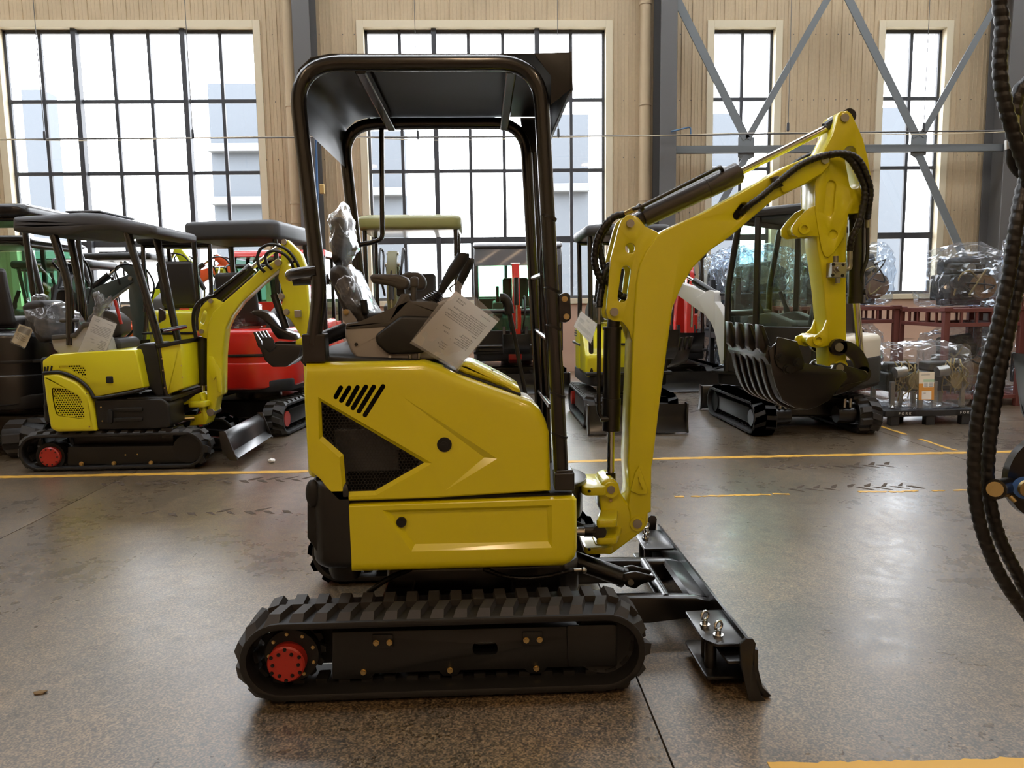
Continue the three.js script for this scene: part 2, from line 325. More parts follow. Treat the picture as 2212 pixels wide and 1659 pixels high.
{
  const fl = structure('floor');
  part(fl, 'sub_base', rbox(XL, XR, -0.3, -0.02, WZ, FZ, 0.001, 1), matJoint);
  const xs = [XL, -10.25, -6.64, -3.04, 0.565, 4.172, 7.78, 11.4, XR], zs = [WZ, -8, -1.2, 5, FZ];
  for (let i = 0; i < xs.length - 1; i++) for (let j = 0; j < zs.length - 1; j++) {
    const g = plain(new THREE.BoxGeometry(xs[i + 1] - xs[i] - 0.007, 0.06, zs[j + 1] - zs[j] - 0.005).translate((xs[i] + xs[i + 1]) / 2, -0.03, (zs[j] + zs[j + 1]) / 2)), p = g.attributes.position;
    for (let k = 0; k < p.count; k++) g.attributes.uv.setXY(k, p.getX(k) / 3.4 + i * 0.31, p.getZ(k) / 3.4 + j * 0.17);
    part(fl, 'concrete_slab', g, matFloor);
  }
  const strip = (pts, w, wear, step = 0.05) => {   // ragged painted line along pts [x,z]
    const L = [], R = []; let d = 0;
    for (let i = 0; i < pts.length - 1; i++) {
      const [a, b] = [pts[i], pts[i + 1]], l = Math.hypot(b[0] - a[0], b[1] - a[1]), n = Math.ceil(l / step), nx = -(b[1] - a[1]) / l, nz = (b[0] - a[0]) / l;
      for (let k = 0; k < n; k++) { const t = k / n, x = a[0] + (b[0] - a[0]) * t, z = a[1] + (b[1] - a[1]) * t, h = w / 2, e0 = h - rr(0, wear), e1 = h - rr(0, wear); L.push([x + nx * e0, z + nz * e0]); R.push([x - nx * e1, z - nz * e1]); }
    }
    return prismY([...L, ...R.reverse()], 0.0, 0.0022, 0);
  };
  part(fl, 'painted_line', strip([[-9, -6.36], [-4.1, -6.33], [-1.6, -6.29], [1.47, -6.47], [4.9, -6.44], [9, -6.42]], 0.1, 0.02), matLine);
  part(fl, 'painted_line', strip([[0.86, -2.075], [1.3, -2.06], [2.4, -2.045]], 0.11, 0.012, 0.02), matLine);
  part(fl, 'painted_line', strip([[4.33, -10.5], [4.335, -7.3]], 0.06, 0.02), matLine);
  part(fl, 'painted_line', strip([[4.335, -7.1], [4.33, -6.5]], 0.06, 0.02), matLine);
  for (const [a, b] of [[1.37, 1.46], [1.49, 2.1], [2.1, 2.24], [2.74, 2.97], [2.96, 3.16], [3.14, 3.2], [3.28, 3.4], [3.44, 3.9]]) part(fl, 'worn_paint', strip([[a, -5.19 - rr(0, 0.03)], [b, -5.2]], 0.055, 0.024, 0.025), matLine);
}

{
  // printed tread marks of dried mud where machines have driven
  const fl = scene.getObjectByName('floor'), mud = mat('#3d2f20', 0.85), marks = (x0, x1, z, w, p) => { const out = []; for (let x = x0; x < x1; x += p) for (const s of [-1, 1]) { if (rnd() < 0.15) continue; const a = x + (s > 0 ? p / 2 : 0), l = p * 0.32; out.push(prismY([[a, z], [a + l, z], [a + l + 0.06, z + s * w], [a + 0.06 + l * 0.4, z + s * w * 0.9], [a + 0.03, z + s * w * 0.5]].map(([X, Z]) => [X + rr(-0.008, 0.008), Z + rr(-0.008, 0.008)]), 0, 0.0015, 0)); } return merge(out); };
  part(fl, 'tread_marks', marks(2.35, 3.5, -6.05, 0.1, 0.13), mud, true);
  part(fl, 'tread_marks', marks(2.2, 3.2, -5.35, 0.09, 0.13), mud, true);
  part(fl, 'tread_marks', marks(-3.2, -1.5, -6.02, 0.09, 0.14), mud, true);
  part(fl, 'tread_marks', marks(-2.4, -1.4, -5.1, 0.08, 0.13), mud, true);
}

// steel columns, bracing, pipes and cords along the back wall
function hColumn(name, label, x, z, w, d, h) {
  const t = thing(name, label, 'column', [x, 0, z]);
  part(t, 'flange', rbox(x - w / 2, x + w / 2, 0, h, z + d / 2 - 0.025, z + d / 2, 0.003, 1), matSteel);
  part(t, 'flange', rbox(x - w / 2, x + w / 2, 0, h, z - d / 2, z - d / 2 + 0.025, 0.003, 1), matSteel);
  part(t, 'web', rbox(x - 0.012, x + 0.012, 0, h, z - d / 2 + 0.02, z + d / 2 - 0.02, 0.002, 1), matSteel);
  part(t, 'base_plate', rbox(x - w / 2 - 0.06, x + w / 2 + 0.06, 0, 0.03, z - d / 2 - 0.05, z + d / 2 + 0.05, 0.004, 1), matSteel);
  return t;
}
hColumn('steel_column', 'grey steel column on the back wall just left of the nearest machine\'s roof', -3.1, -14.1, 0.3, 0.6, CEIL);
hColumn('steel_column', 'grey steel column beside the round cream downpipe', 3.45, -14.13, 0.3, 0.6, CEIL);
hColumn('steel_column', 'grey steel column at the right end of the braced bay', 9.95, -14.13, 0.34, 0.6, CEIL);
{
  const d = thing('downpipe', 'round cream downpipe running up the wall between wide window and steel column', 'pipe', [3.12, 0, -14.3]);
  part(d, 'pipe', cyl([3.12, 0, -14.3], [3.12, CEIL, -14.3], 0.105, 0.105, 20), matWall);
  for (const y of [1.2, 2.9, 3.25, 5.0, 6.8]) part(d, 'pipe_clamp', cyl([3.12, y, -14.3], [3.12, y + 0.06, -14.3], 0.116, 0.116, 20), matWall);
  const d2 = thing('downpipe', 'round cream downpipe half hidden beside the left steel column', 'pipe', [-3.44, 0, -14.3]);
  part(d2, 'pipe', cyl([-3.44, 0, -14.3], [-3.44, CEIL, -14.3], 0.105, 0.105, 20), matWall);
  for (const y of [2.9, 3.25, 5.0]) part(d2, 'pipe_clamp', cyl([-3.44, y, -14.3], [-3.44, y + 0.06, -14.3], 0.116, 0.116, 20), matWall);
}
{
  const bz = -13.95, t = thing('wall_bracing', 'grey steel cross bracing with a horizontal beam in front of the two narrow windows', 'bracing', [6.7, 0, bz]);
  const beam = [[3.5381,4.137],[9.7228,4.1414]];
  part(t, 'beam', [rbox(3.55, 9.9, beam[0][1] - 0.065, beam[0][1] + 0.065, bz, bz + 0.012, 0.002, 1), rbox(3.55, 9.9, beam[0][1] + 0.053, beam[0][1] + 0.065, bz - 0.1, bz, 0.002, 1), rbox(3.55, 9.9, beam[0][1] - 0.065, beam[0][1] - 0.053, bz - 0.1, bz, 0.002, 1)], matBrace);
  const bar = (p, q, w) => { const a = [...p, bz - 0.03], b = [...q, bz - 0.03], l = Math.hypot(q[0] - p[0], q[1] - p[1]), r = Math.atan2(q[1] - p[1], q[0] - p[0]); const g = merge([rbox(0, l, -w, w, -0.01, 0.01, 0.002, 1), rbox(0, l, w - 0.015, w, -0.09, 0, 0.002, 1)]); return g.rotateZ(r).translate(...a); };
  for (const [p, q, w] of [[...[[3.4288,7.1268],[4.9471,4.326]], 0.075], [...[[6.6139,7.1741],[4.9732,4.3259]], 0.06], [...[[6.5896,7.1342],[8.1752,4.35]], 0.075], [...[[9.799,7.1417],[8.2637,4.3495]], 0.06], [...[[4.9712,4.0338],[4.0918,2.3898]], 0.06], [...[[8.2364,4.0129],[9.3425,1.8511]], 0.075]]) part(t, 'diagonal_brace', bar(p, q, w), matBrace);
  for (const [x, y] of [[4.9509,4.1593],[8.2279,4.1816]]) part(t, 'gusset_plate', prism([[x - 0.15, y - 0.16], [x - 0.02, y - 0.24], [x + 0.15, y - 0.16], [x + 0.15, y + 0.2], [x - 0.15, y + 0.2]], bz - 0.05, bz - 0.03, 0.003), matBrace);
}
{
  const t = thing('cable_conduit', 'thin dark conduit strung level across the back wall and windows', 'conduit', [0, 4.4, -13.7]);
  part(t, 'conduit', sweep(curve([[-8.6863,4.3281,-13.7],[-5.986,4.3366,-13.7],[-2.7546,4.3347,-13.7],[-0.2908,4.3292,-13.7],[3.2186,4.3343,-13.7],[6.4541,4.3659,-13.7],[10.4498,4.3945,-13.7]], 50), 0.014, 8), matSteel);
  part(t, 'cable', sweep(curve([[-8.6531,4.3332,-13.65],[-6.7623,4.2912,-13.65],[-5.0044,4.3287,-13.65],[-2.7439,4.34,-13.65],[-0.7027,4.2649,-13.65],[1.3664,4.3015,-13.65],[3.4592,4.3305,-13.65],[5.576,4.3679,-13.65],[8.1531,4.3216,-13.65],[10.4116,4.3837,-13.65]], 80), 0.006, 6), matTrim);
  const b = thing('pipe_bracket', 'small blue bent pipe end by the right steel column above the conduit', 'pipe', [3.8, 4.4, -13.8]);
  part(b, 'pipe', pipe([[3.4965,4.4275,-13.8],[3.8531,4.5073,-13.8],[3.8549,4.3766,-13.8]], 0.014, 0.05, 8), mat('#4a6c8e', 0.4));
  const b2 = thing('pipe_bracket', 'small blue bent pipe end left of the wide window', 'pipe', [-3, 4.4, -13.8]);
  part(b2, 'pipe', pipe([[-2.9714,4.3648,-13.8],[-2.7693,4.4841,-13.8],[-2.7665,4.3557,-13.8]], 0.014, 0.05, 8), mat('#4a6c8e', 0.4));
  const b3 = thing('water_pipe', 'thin blue pipe running down the left steel column', 'pipe', [-2.8, 0, -13.8]);
  part(b3, 'pipe', pipe([[-2.9116,4.354,-13.75],[-2.9516,1.5351,-13.75]], 0.02, 0.05, 8), mat('#35608f', 0.4));
  part(b3, 'valve', rbox(-2.86, -2.78, 3.35, 3.52, -13.72, -13.64, 0.01), M.gold);
}
for (const [[sx, sy], where] of [[[[-4.8632,4.2263]], 'left window, right of its centre'], [[[-7.3272,4.2096]], 'left window, near its left edge'], [[[-1.0525,4.1897]], 'wide window, above the olive canopy'], [[[1.3697,4.2073]], 'wide window, beside the black roof visor'], [[[5.4082,4.2873]], 'bare wall between the two narrow windows'], [[[7.84,4.2747]], 'rightmost narrow window']].map(([p, w]) => [p[0], w])) {
  const t = thing('pull_cord', 'thin hanging cord with dark end weight by the ' + where, 'cord', [sx, sy, -13.2]);
  part(t, 'cord', cyl([sx, sy + 0.1, -13.2], [sx, CEIL, -13.2], 0.006, 0.006, 6), matSteel);
  part(t, 'weight', lathe([[0.004, 0.16], [0.02, 0.14], [0.024, 0.02], [0.012, 0]], [sx, sy, -13.2], [0, 1, 0], 10), matFrame);
}
{
  const [p] = [[-3.1807,1.9987]], t = thing('fire_sign', 'small red fire notice on the wall behind the nearest machine\'s rear post', 'sign', [p[0], p[1] - 0.1, -14]);
  part(t, 'board', rbox(p[0] - 0.1, p[0] + 0.1, p[1] - 0.12, p[1] + 0.12, -14.02, -14, 0.004), mat('#b5312c', 0.5));
  part(t, 'symbol', [rbox(p[0] - 0.06, p[0] + 0.06, p[1] - 0.01, p[1] + 0.01, -14, -13.996, 0.002), rbox(p[0] - 0.03, p[0] + 0.06, p[1] + 0.03, p[1] + 0.05, -14, -13.996, 0.002)], M.white);
}
// neighbouring hall outside the back windows
{
  const t = thing('neighbour_hall', 'pale blue grey factory hall seen faintly through the windows', 'building', [-2, 0, -30]);
  const mo = mat(new THREE.Color().setRGB(0.085, 0.098, 0.115), 0.8), mo2 = mat(new THREE.Color().setRGB(0.15, 0.16, 0.17), 0.8);
  for (const [a, b, h] of [[-17.4, -16.6, 9.6], [-10.4, -7.0, 9.8], [-4.8, -2.9, 8.0], [2.6, 4.3, 8.6], [8.4, 10.4, 8.6], [15, 17.2, 8.8]]) part(t, 'wall_panel', rbox(a, b, 0, h, -31, -30, 0.02), mo);
  for (const [a, b, y] of [[-10.4, -7, 7.2], [-10.4, -7, 5.2], [-4.8, -2.9, 5.5], [2.6, 4.3, 5.6], [8.4, 10.4, 6.2]]) part(t, 'cornice', rbox(a, b, y, y + 0.3, -30, -29.6, 0.02), mo2);
}
// ground outside
part(structure('ground_outside'), 'yard', rbox(-60, 60, -0.6, -0.35, -60, 60, 0.01), mat('#9a958c', 0.9));
// high bay lamps over the aisle
function highBay(x, z, n) {
  const t = thing('high_bay_lamp', 'round high bay lamp under the roof, ' + n, 'lamp', [x, 7.6, z], 0, 'high bay lamps over the aisle');
  part(t, 'shade', lathe([[0.08, 0.42], [0.12, 0.36], [0.3, 0.12], [0.32, 0], [0.31, 0], [0.28, 0.12]], [x, 7.6, z]), M.darkGrey);
  part(t, 'hanger', cyl([x, 8, z], [x, CEIL, z], 0.012, 0.012, 8), matSteel);
  part(t, 'lamp_glow', cyl([x, 7.64, z], [x, 7.66, z], 0.27, 0.27, 24), new THREE.MeshStandardMaterial({ color: '#000000', emissive: new THREE.Color(1, 0.78, 0.5), emissiveIntensity: 12 }));
  const l = new THREE.RectAreaLight(new THREE.Color(1, 0.7, 0.45), LAMP_POWER, 0.46, 0.46); l.position.set(x, 7.58, z); l.lookAt(x, 0, z); scene.add(l);
}
const LAMP_POWER = 132;
for (const [x, z, n] of [[-5, 2.2, 'left of the aisle'], [0, 2.2, 'over the aisle centre'], [5, 2.2, 'right of the aisle'], [-5, 6, 'rear left'], [0, 6, 'rear centre'], [5, 6, 'rear right']]) highBay(x, z, n);

// ---------------------------------------------------------------- rubber tracks (used by every machine)
function loopPoint(o, s) {   // point and direction at length s along the belt's outer face; o: x0, x1 (ends), y0, y1
  const R = (o.y1 - o.y0) / 2, L = o.x1 - o.x0 - 2 * R, cy = (o.y0 + o.y1) / 2, P = 2 * L + 2 * Math.PI * R; s = ((s % P) + P) % P;
  if (s < L) return [o.x0 + R + s, o.y1, 0];
  s -= L; if (s < Math.PI * R) { const a = s / R; return [o.x1 - R + R * Math.sin(a), cy + R * Math.cos(a), -a]; }
  s -= Math.PI * R; if (s < L) return [o.x1 - R - s, o.y0, -Math.PI];
  s -= L; const a = s / R; return [o.x0 + R - R * Math.sin(a), cy - R * Math.cos(a), -Math.PI - a];
}
function loopOutline(o, d = 0, n = 16) {
  const R = (o.y1 - o.y0) / 2, cy = (o.y0 + o.y1) / 2, r = R - d, out = [];
  for (let i = 0; i <= n; i++) { const a = Math.PI / 2 - Math.PI * i / n; out.push([o.x1 - R + r * Math.cos(a), cy + r * Math.sin(a)]); }
  for (let i = 0; i <= n; i++) { const a = -Math.PI / 2 - Math.PI * i / n; out.push([o.x0 + R + r * Math.cos(a), cy + r * Math.sin(a)]); }
  return out;
}
function lugGeo(len, w0, w1, skew, h, tip) {   // block on the belt: x along travel, y outwards, z across; leans by skew from w0 to w1
  const k = len * 0.36, b = len * 0.5, top = w0 + (w1 - w0) * tip;
  const q = -0.012, B = [[-b, q, w0], [b, q, w0], [b + skew, q, w1], [-b + skew, q, w1]], st = skew * tip, T = [[-k, h, w0], [k, h, w0], [k + st, h, top], [-k + st, h, top]];
  return crease(triGeo([...quad(T[0], T[3], T[2], T[1]), ...quad(B[0], T[0], T[1], B[1]), ...quad(B[1], T[1], T[2], B[2]), ...quad(B[2], T[2], T[3], B[3]), ...quad(B[3], T[3], T[0], B[0])]), 0.1);
}
function rubberTrack(t, o) {   // o: x0,x1,y0,y1 belt outline, z (outer face), w (width), dir (+1 when the outer face looks to +z), count, lugH
  const th = o.th || 0.026, zi = o.z - o.dir * o.w, zm = (o.z + zi) / 2;
  const belt = part(t, 'rubber_track', prism(loopOutline(o), Math.min(o.z, zi), Math.max(o.z, zi), 0.006, [loopOutline(o, th).reverse()]), M.belt);
  const R = (o.y1 - o.y0) / 2, P = 2 * (o.x1 - o.x0 - 2 * R) + 2 * Math.PI * R, h = o.lugH || 0.02, p = P / o.count, len = p * 0.66;
  const gN = lugGeo(len, 0, o.w * 0.5, -len * 0.5, h, 0.72), gF = lugGeo(len, 0, -o.w * 0.48, -len * 0.1, h, 0.85);
  if (o.dir < 0) { gN.scale(1, 1, -1); gF.scale(1, 1, -1); }
  for (let i = 0; i < o.count; i++) for (const [g, ph] of o.plain ? [[gN, 0]] : [[gN, 0], [gF, 0.5]]) {
    const [x, y, a] = loopPoint(o, (i + ph) * p);
    at(belt, 'tread_lug', g, M.rubber, [x, y, zm], new THREE.Quaternion().setFromAxisAngle(new THREE.Vector3(0, 0, 1), a));
  }
  // inner drive teeth, joined: too many and too dark to tell apart
  const teeth = []; for (let i = 0; i < o.count; i++) { const [x, y, a] = loopPoint(o, i * p); teeth.push(plain(new THREE.BoxGeometry(p * 0.5, 0.018, o.w * 0.3).translate(0, -th - 0.006, 0).rotateZ(a).translate(x, y, zm))); }
  part(belt, 'drive_teeth', merge(teeth), M.belt, true);
  return belt;
}
function bolts(p, list, z, m = M.gold, g = BOLT, dir = 1) { const q = dir < 0 ? new THREE.Quaternion().setFromAxisAngle(new THREE.Vector3(0, 1, 0), Math.PI) : null; for (const [x, y] of list) at(p, 'bolt', g, m, [x, y, z], q); }

// ---------------------------------------------------------------- the yellow mini excavator in the foreground
const mainEx = thing('mini_excavator', 'largest yellow excavator, nearest to the camera, with black tube canopy', 'excavator', [-0.15, 0, -3.235]);
{
  const t = mainEx;
  // undercarriage
  const trackO = { x0: -0.893, x1: 0.573, y0: 0.016, y1: 0.31, w: 0.23, count: 39, lugH: 0.024 };
  for (const [z, dir] of [[-2.55, 1], [-3.92, -1]]) {
    rubberTrack(t, { ...trackO, z, dir });
    const zf = z - dir * 0.075, zb = z - dir * 0.16, s = (a) => z - dir * a;
    const fp = [[-0.5744,0.2393],[0.4806,0.232],[0.481,0.0701],[0.2178,0.0737],[0.2002,0.0506],[0.1498,0.0524],[0.1344,0.0712],[-0.1057,0.0741],[-0.1182,0.0527],[-0.1715,0.0546],[-0.1865,0.0733],[-0.4229,0.0725],[-0.4407,0.0514],[-0.582,0.0546]];
    const frame = part(t, 'track_frame', prism(fp, zf, s(0.17), 0.006, [roundPoly([[-0.0655,0.1885],[0.0393,0.1869],[0.0401,0.1272],[-0.0649,0.1289]], 0.028)]), M.satin);
    part(frame, 'guard_plate', prism(roundPoly([[0.2906,0.241],[0.4771,0.2385],[0.4775,0.0791],[0.2966,0.0799]], 0.012), s(0.066), s(0.078), 0.003), M.satin);
    part(frame, 'bracket', prism(roundPoly([[-0.4282,0.2276],[-0.352,0.2269],[-0.352,0.175],[-0.4283,0.1758]], 0.006), s(0.068), s(0.08), 0.002), M.satin);
    part(frame, 'bracket', prism(roundPoly([[0.1254,0.2202],[0.2011,0.2196],[0.2023,0.1673],[0.1265,0.168]], 0.006), s(0.068), s(0.08), 0.002), M.satin);
    bolts(frame, [[-0.413,0.1984],[-0.3639,0.1985],[0.1401,0.1907],[0.1899,0.1909]], s(0.067), M.gold, BOLT, dir);
    bolts(frame, [[-0.4644,0.0837],[-0.1445,0.0797],[0.1767,0.0757]], s(0.074), M.gold, BOLT, dir);
    for (const [x, y] of [[-0.4672,0.0514],[-0.1457,0.0472],[0.1771,0.0431]]) part(t, 'track_roller', lathe([[0.001, -0.05], [0.055, -0.05], [0.06, -0.03], [0.045, -0.02], [0.045, 0.02], [0.06, 0.03], [0.055, 0.05], [0.001, 0.05]], [x, 0.1, s(0.165)], [0, 0, 1]), M.darkBlack);
    const idl = part(t, 'idler_wheel', lathe([[0.03, -0.03], [0.09, -0.025], [0.118, -0.035], [0.122, 0], [0.118, 0.035], [0.09, 0.025], [0.03, 0.03]], [0.43, 0.163, s(0.115)], [0, 0, 1], 28), M.darkBlack);
    part(idl, 'hub', zcyl(0.43, 0.163, s(0.08), s(0.15), 0.035), M.satin);
    const spr = []; for (let i = 0; i < 14; i++) { const a = i * Math.PI / 7; spr.push([-0.73 + 0.125 * Math.cos(a - 0.12), 0.163 + 0.125 * Math.sin(a - 0.12)], [-0.73 + 0.125 * Math.cos(a + 0.06), 0.163 + 0.125 * Math.sin(a + 0.06)], [-0.73 + 0.105 * Math.cos(a + 0.16), 0.163 + 0.105 * Math.sin(a + 0.16)], [-0.73 + 0.105 * Math.cos(a + 0.28), 0.163 + 0.105 * Math.sin(a + 0.28)]); }
    part(t, 'sprocket', prism(spr, s(0.105), s(0.125), 0.003), M.darkBlack);
    const ring = part(t, 'drive_hub', zcyl(-0.722, 0.16, s(0.065), s(0.2), 0.098, 32), M.darkBlack);
    bolts(ring, Array.from({ length: 9 }, (_, i) => { const a = 0.35 + i * 2 * Math.PI / 9; return [-0.722 + 0.083 * Math.cos(a), 0.16 + 0.083 * Math.sin(a)]; }), s(0.066), M.gold, SCREW, dir);
    const mot = part(t, 'motor_cover', lathe([[0.001, 0.062], [0.062, 0.062], [0.068, 0.056], [0.068, 0]], [-0.733, 0.147, s(0.08)], [0, 0, dir], 32), M.motor);
    bolts(mot, Array.from({ length: 12 }, (_, i) => { const a = i * Math.PI / 6, r = i % 2 ? 0.058 : 0.046; return [-0.733 + r * Math.cos(a), 0.147 + r * Math.sin(a)]; }), s(0.0185), M.darkBlack, SCREW, dir);
    part(frame, 'inner_plate', rbox(-0.68, -0.5, 0.07, 0.28, s(0.175), s(0.2), 0.004), M.darkBlack);
    // cross beams from the frame to the middle
    for (const x of [-0.42, 0.1]) part(t, 'cross_beam', rbox(x, x + 0.12, 0.16, 0.28, s(0.15), -3.235, 0.01), M.blackPaint);
  }
  part(t, 'chassis', prismY(roundPoly([[-0.42, -3.0], [0.32, -3.0], [0.4, -3.1], [0.4, -3.37], [0.32, -3.47], [-0.42, -3.47]], 0.03), 0.18, 0.33, 0.01), M.blackPaint);
  part(t, 'slew_ring', lathe([[0.001, 0], [0.2, 0], [0.2, 0.02], [0.185, 0.03], [0.185, 0.075], [0.21, 0.085], [0.21, 0.11], [0.001, 0.11]], [-0.12, 0.325, -3.235], [0, 1, 0], 40), M.blackPaint);
  part(t, 'hydraulic_line', hose([[-0.4829,0.2762,-2.9],[-0.4162,0.3228,-2.9],[-0.3562,0.335,-2.95],[-0.299,0.3217,-3.05]], 0.011, 24), M.hoseM);
  part(t, 'hydraulic_line', spiralHose([[-0.0134,0.3785,-2.86],[0.0602,0.3475,-2.86],[0.1436,0.3335,-2.86],[0.2368,0.3385,-2.86],[0.3489,0.3623,-2.86]], 0.009, 0.016), M.hoseM);
  part(t, 'hose_fitting', [cyl(...[[0.3415,0.3605,-2.86],[0.3788,0.3614,-2.86]], 0.008), ball(...[[0.3882,0.3592,-2.86]][0], 0.013)], M.steel);
  // dozer blade
  const blade = part(t, 'blade', prism([[0.9172,0.2388],[0.9409,0.2345],[0.9514,0.2167],[0.9432,0.1366],[0.9766,0.0171],[1.0238,-0.0308],[1.0122,-0.0429],[0.9645,-0.0429],[0.9293,0.0064],[0.8993,0.1381],[0.8942,0.2169]], -2.475, -2.49, 0.003), M.blackPaint);
  {
    // mouldboard: curved plate across the machine, with end plates
    const prof = [[0.952, 0.19], [0.966, 0.186], [0.968, 0.115], [0.985, 0.045], [1.02, 0.008], [1.0, 0.004], [0.966, 0.03], [0.95, 0.1]];
    part(blade, 'mouldboard', prism(prof, -2.49, -3.98, 0.003), M.blackPaint);
    part(blade, 'end_plate', prism([[0.9172,0.2388],[0.9409,0.2345],[0.9514,0.2167],[0.9432,0.1366],[0.9766,0.0171],[1.0238,-0.0308],[1.0122,-0.0429],[0.9645,-0.0429],[0.9293,0.0064],[0.8993,0.1381],[0.8942,0.2169]], -3.98, -3.995, 0.003), M.blackPaint);
    for (const [z0, z1] of [[-2.56, -2.86], [-3.61, -3.91]]) {
      const sgn = z0 > -3.2 ? 1 : -1, far = z0 > -3.2 ? z1 : z0, near = z0 > -3.2 ? z0 : z1;   // pockets for the fold-out wings
      part(blade, 'pin_bracket', prismY(roundPoly([[0.955, near], [0.955, far], [0.8, far], [0.8, near + sgn * -0.05], [0.84, near]], 0.015), 0.165, 0.177, 0.003), M.blackPaint);
      part(blade, 'pin_bracket', prismY(roundPoly([[0.955, near + sgn * 0.05], [0.955, near - sgn * 0.12], [0.86, near - sgn * 0.12], [0.86, near + sgn * 0.05]], 0.015), 0.125, 0.137, 0.003), M.blackPaint);
      part(blade, 'pin_bracket', prismY(roundPoly([[0.955, near], [0.955, far], [0.8, far], [0.8, near]], 0.02), 0.04, 0.052, 0.003), M.blackPaint);
      part(blade, 'pin_sleeve', [cyl([0.84, 0.05, near - sgn * 0.08], [0.84, 0.165, near - sgn * 0.08], 0.022), cyl([0.85, 0.05, near - sgn * 0.16], [0.85, 0.165, near - sgn * 0.16], 0.022)], M.blackPaint);
      for (const d of [0.06, 0.15]) {   // eye bolts
        const x = 0.85 + (d < 0.1 ? 0.012 : -0.012), z = near - sgn * d;
        const e = part(blade, 'eye_bolt', merge([cyl([x, 0.177, z], [x, 0.188, z], 0.019, 0.019, 18), cyl([x, 0.188, z], [x, 0.202, z], 0.012, 0.01, 14), plain(new THREE.TorusGeometry(0.017, 0.0055, 8, 20).rotateY(0.5).translate(x, 0.222, z))]), M.chrome);
      }
    }
  }
  for (const z of [-3.05, -3.5]) part(t, 'blade_arm', prism([[0.1919,0.1736],[0.6729,0.1693],[0.8953,0.1604],[0.9871,0.1367],[0.9885,0.0547],[0.856,0.0695],[0.6939,0.0536],[0.1907,0.0592]], z - 0.03, z + 0.03, 0.006), M.blackPaint);
  part(t, 'blade_cross_tube', cyl([0.77, 0.142, -3.05], [0.77, 0.142, -3.5], 0.028), M.blackPaint);
  part(t, 'blade_cross_plate', prism([[0.86, 0.15], [0.875, 0.165], [0.955, 0.15], [0.95, 0.1]], -3.06, -3.49, 0.004), M.blackPaint);
  const bc = part(t, 'blade_cylinder', merge([cyl(...[[0.3802,0.2828,-3.2],[0.6106,0.1919,-3.2]], 0.042, 0.042, 24), cyl(...[[0.6001,0.1965,-3.2],[0.6169,0.1895,-3.2]], 0.046, 0.046, 24)]), M.blackPaint);
  part(bc, 'clevis', [prism(roundPoly([[0.6029,0.2226],[0.659,0.2338],[0.7487,0.2076],[0.7488,0.1926],[0.6864,0.173],[0.6594,0.1522],[0.6135,0.1687]], 0.01), -3.155, -3.17, 0.003), prism(roundPoly([[0.6029,0.2226],[0.659,0.2338],[0.7487,0.2076],[0.7488,0.1926],[0.6864,0.173],[0.6594,0.1522],[0.6135,0.1687]], 0.01), -3.23, -3.245, 0.003)], M.blackPaint);
  part(bc, 'pin', zcyl(0.6364,0.1891, -3.14, -3.26, 0.014), M.steel);

  // upper frame and covers
  part(t, 'upper_frame', prism([[-0.6157,0.7056],[0.3333,0.7058],[0.3394,0.4413],[0.2939,0.4108],[-0.5572,0.4168],[-0.643,0.4783],[-0.6855,0.5529],[-0.6773,0.7342]], -2.77, -3.72, 0.01), M.darkBlack);
  const lp = [[-0.5227,0.686],[0.3361,0.6951],[0.3485,0.6785],[0.3495,0.485],[0.3405,0.452],[0.3207,0.4304],[0.292,0.4183],[-0.5174,0.4179]];
  const rim = ccw([[-0.3916,0.6629],[0.2509,0.6665],[0.2496,0.4988],[-0.2866,0.499]]), rimIn = ccw([[-0.3641,0.6497],[0.2331,0.6525],[0.2356,0.5193],[-0.2736,0.5223]]);
  const side = part(t, 'side_panel', [shell(lp, [0.008, 0.02, 0.03, 0.035, 0.04, 0.04, 0.045, 0.006], -2.738, 0.03, -2.79, [rim]), band(rim, -2.738, rimIn, -2.754), flat(rimIn, -2.754)], M.yellow);
  part(side, 'plug', zcyl(-0.3217,0.6125, -2.76, -2.7395, 0.019, 22), M.darkBlack);
  // hood with vents and mesh window
  const cp = [[-0.6555,1.2243],[-0.2227,1.2219],[-0.1549,1.1984],[-0.1023,1.1732],[0.0258,1.1241],[0.1342,1.0819],[0.1774,1.0618],[0.2085,1.0349],[0.2307,0.9922],[0.2443,0.9425],[0.2496,0.7172],[-0.1952,0.6993],[-0.5534,0.6957],[-0.5816,0.7268],[-0.6093,0.7649],[-0.6205,0.7829],[-0.6619,0.8193],[-0.6656,0.9268],[-0.6676,1.0315],[-0.6673,1.149]];
  const slots = [[-0.5274,1.1309],[-0.5474,1.0967],[-0.4968,1.1303],[-0.5276,1.0825],[-0.4661,1.1315],[-0.5043,1.0682],[-0.4354,1.1327],[-0.4861,1.0539],[-0.4064,1.1321],[-0.4643,1.0413],[-0.3723,1.1332],[-0.4426,1.0269]];
  const holes = []; for (let i = 0; i < 12; i += 2) holes.push(slotPoly(slots[i], slots[i + 1], 0.0085));
  const gr = ccw([[-0.6043,1.0788],[-0.2298,0.8394],[-0.4186,0.7353],[-0.5242,0.7343],[-0.5307,0.8763],[-0.6048,0.9482]]), grO = ccw([[-0.612,1.098],[-0.1985,0.8387],[-0.4122,0.7208],[-0.5352,0.7185],[-0.5431,0.8678],[-0.6155,0.9379]]);
  const arrowA = [[-0.3051,1.0956],[0.0456,0.851],[-0.1507,0.7341]], arrowT = [[-0.0033,0.8538]];
  const wC = [0.05, 0.05, 0.05, 0.05, 0.05, 0.05, 0.05, 0.045, 0.04, 0.03, 0.012, 0.012, 0.01, 0.01, 0.01, 0.01, 0.01, 0.01, 0.012, 0.02];
  const zf = -2.738;
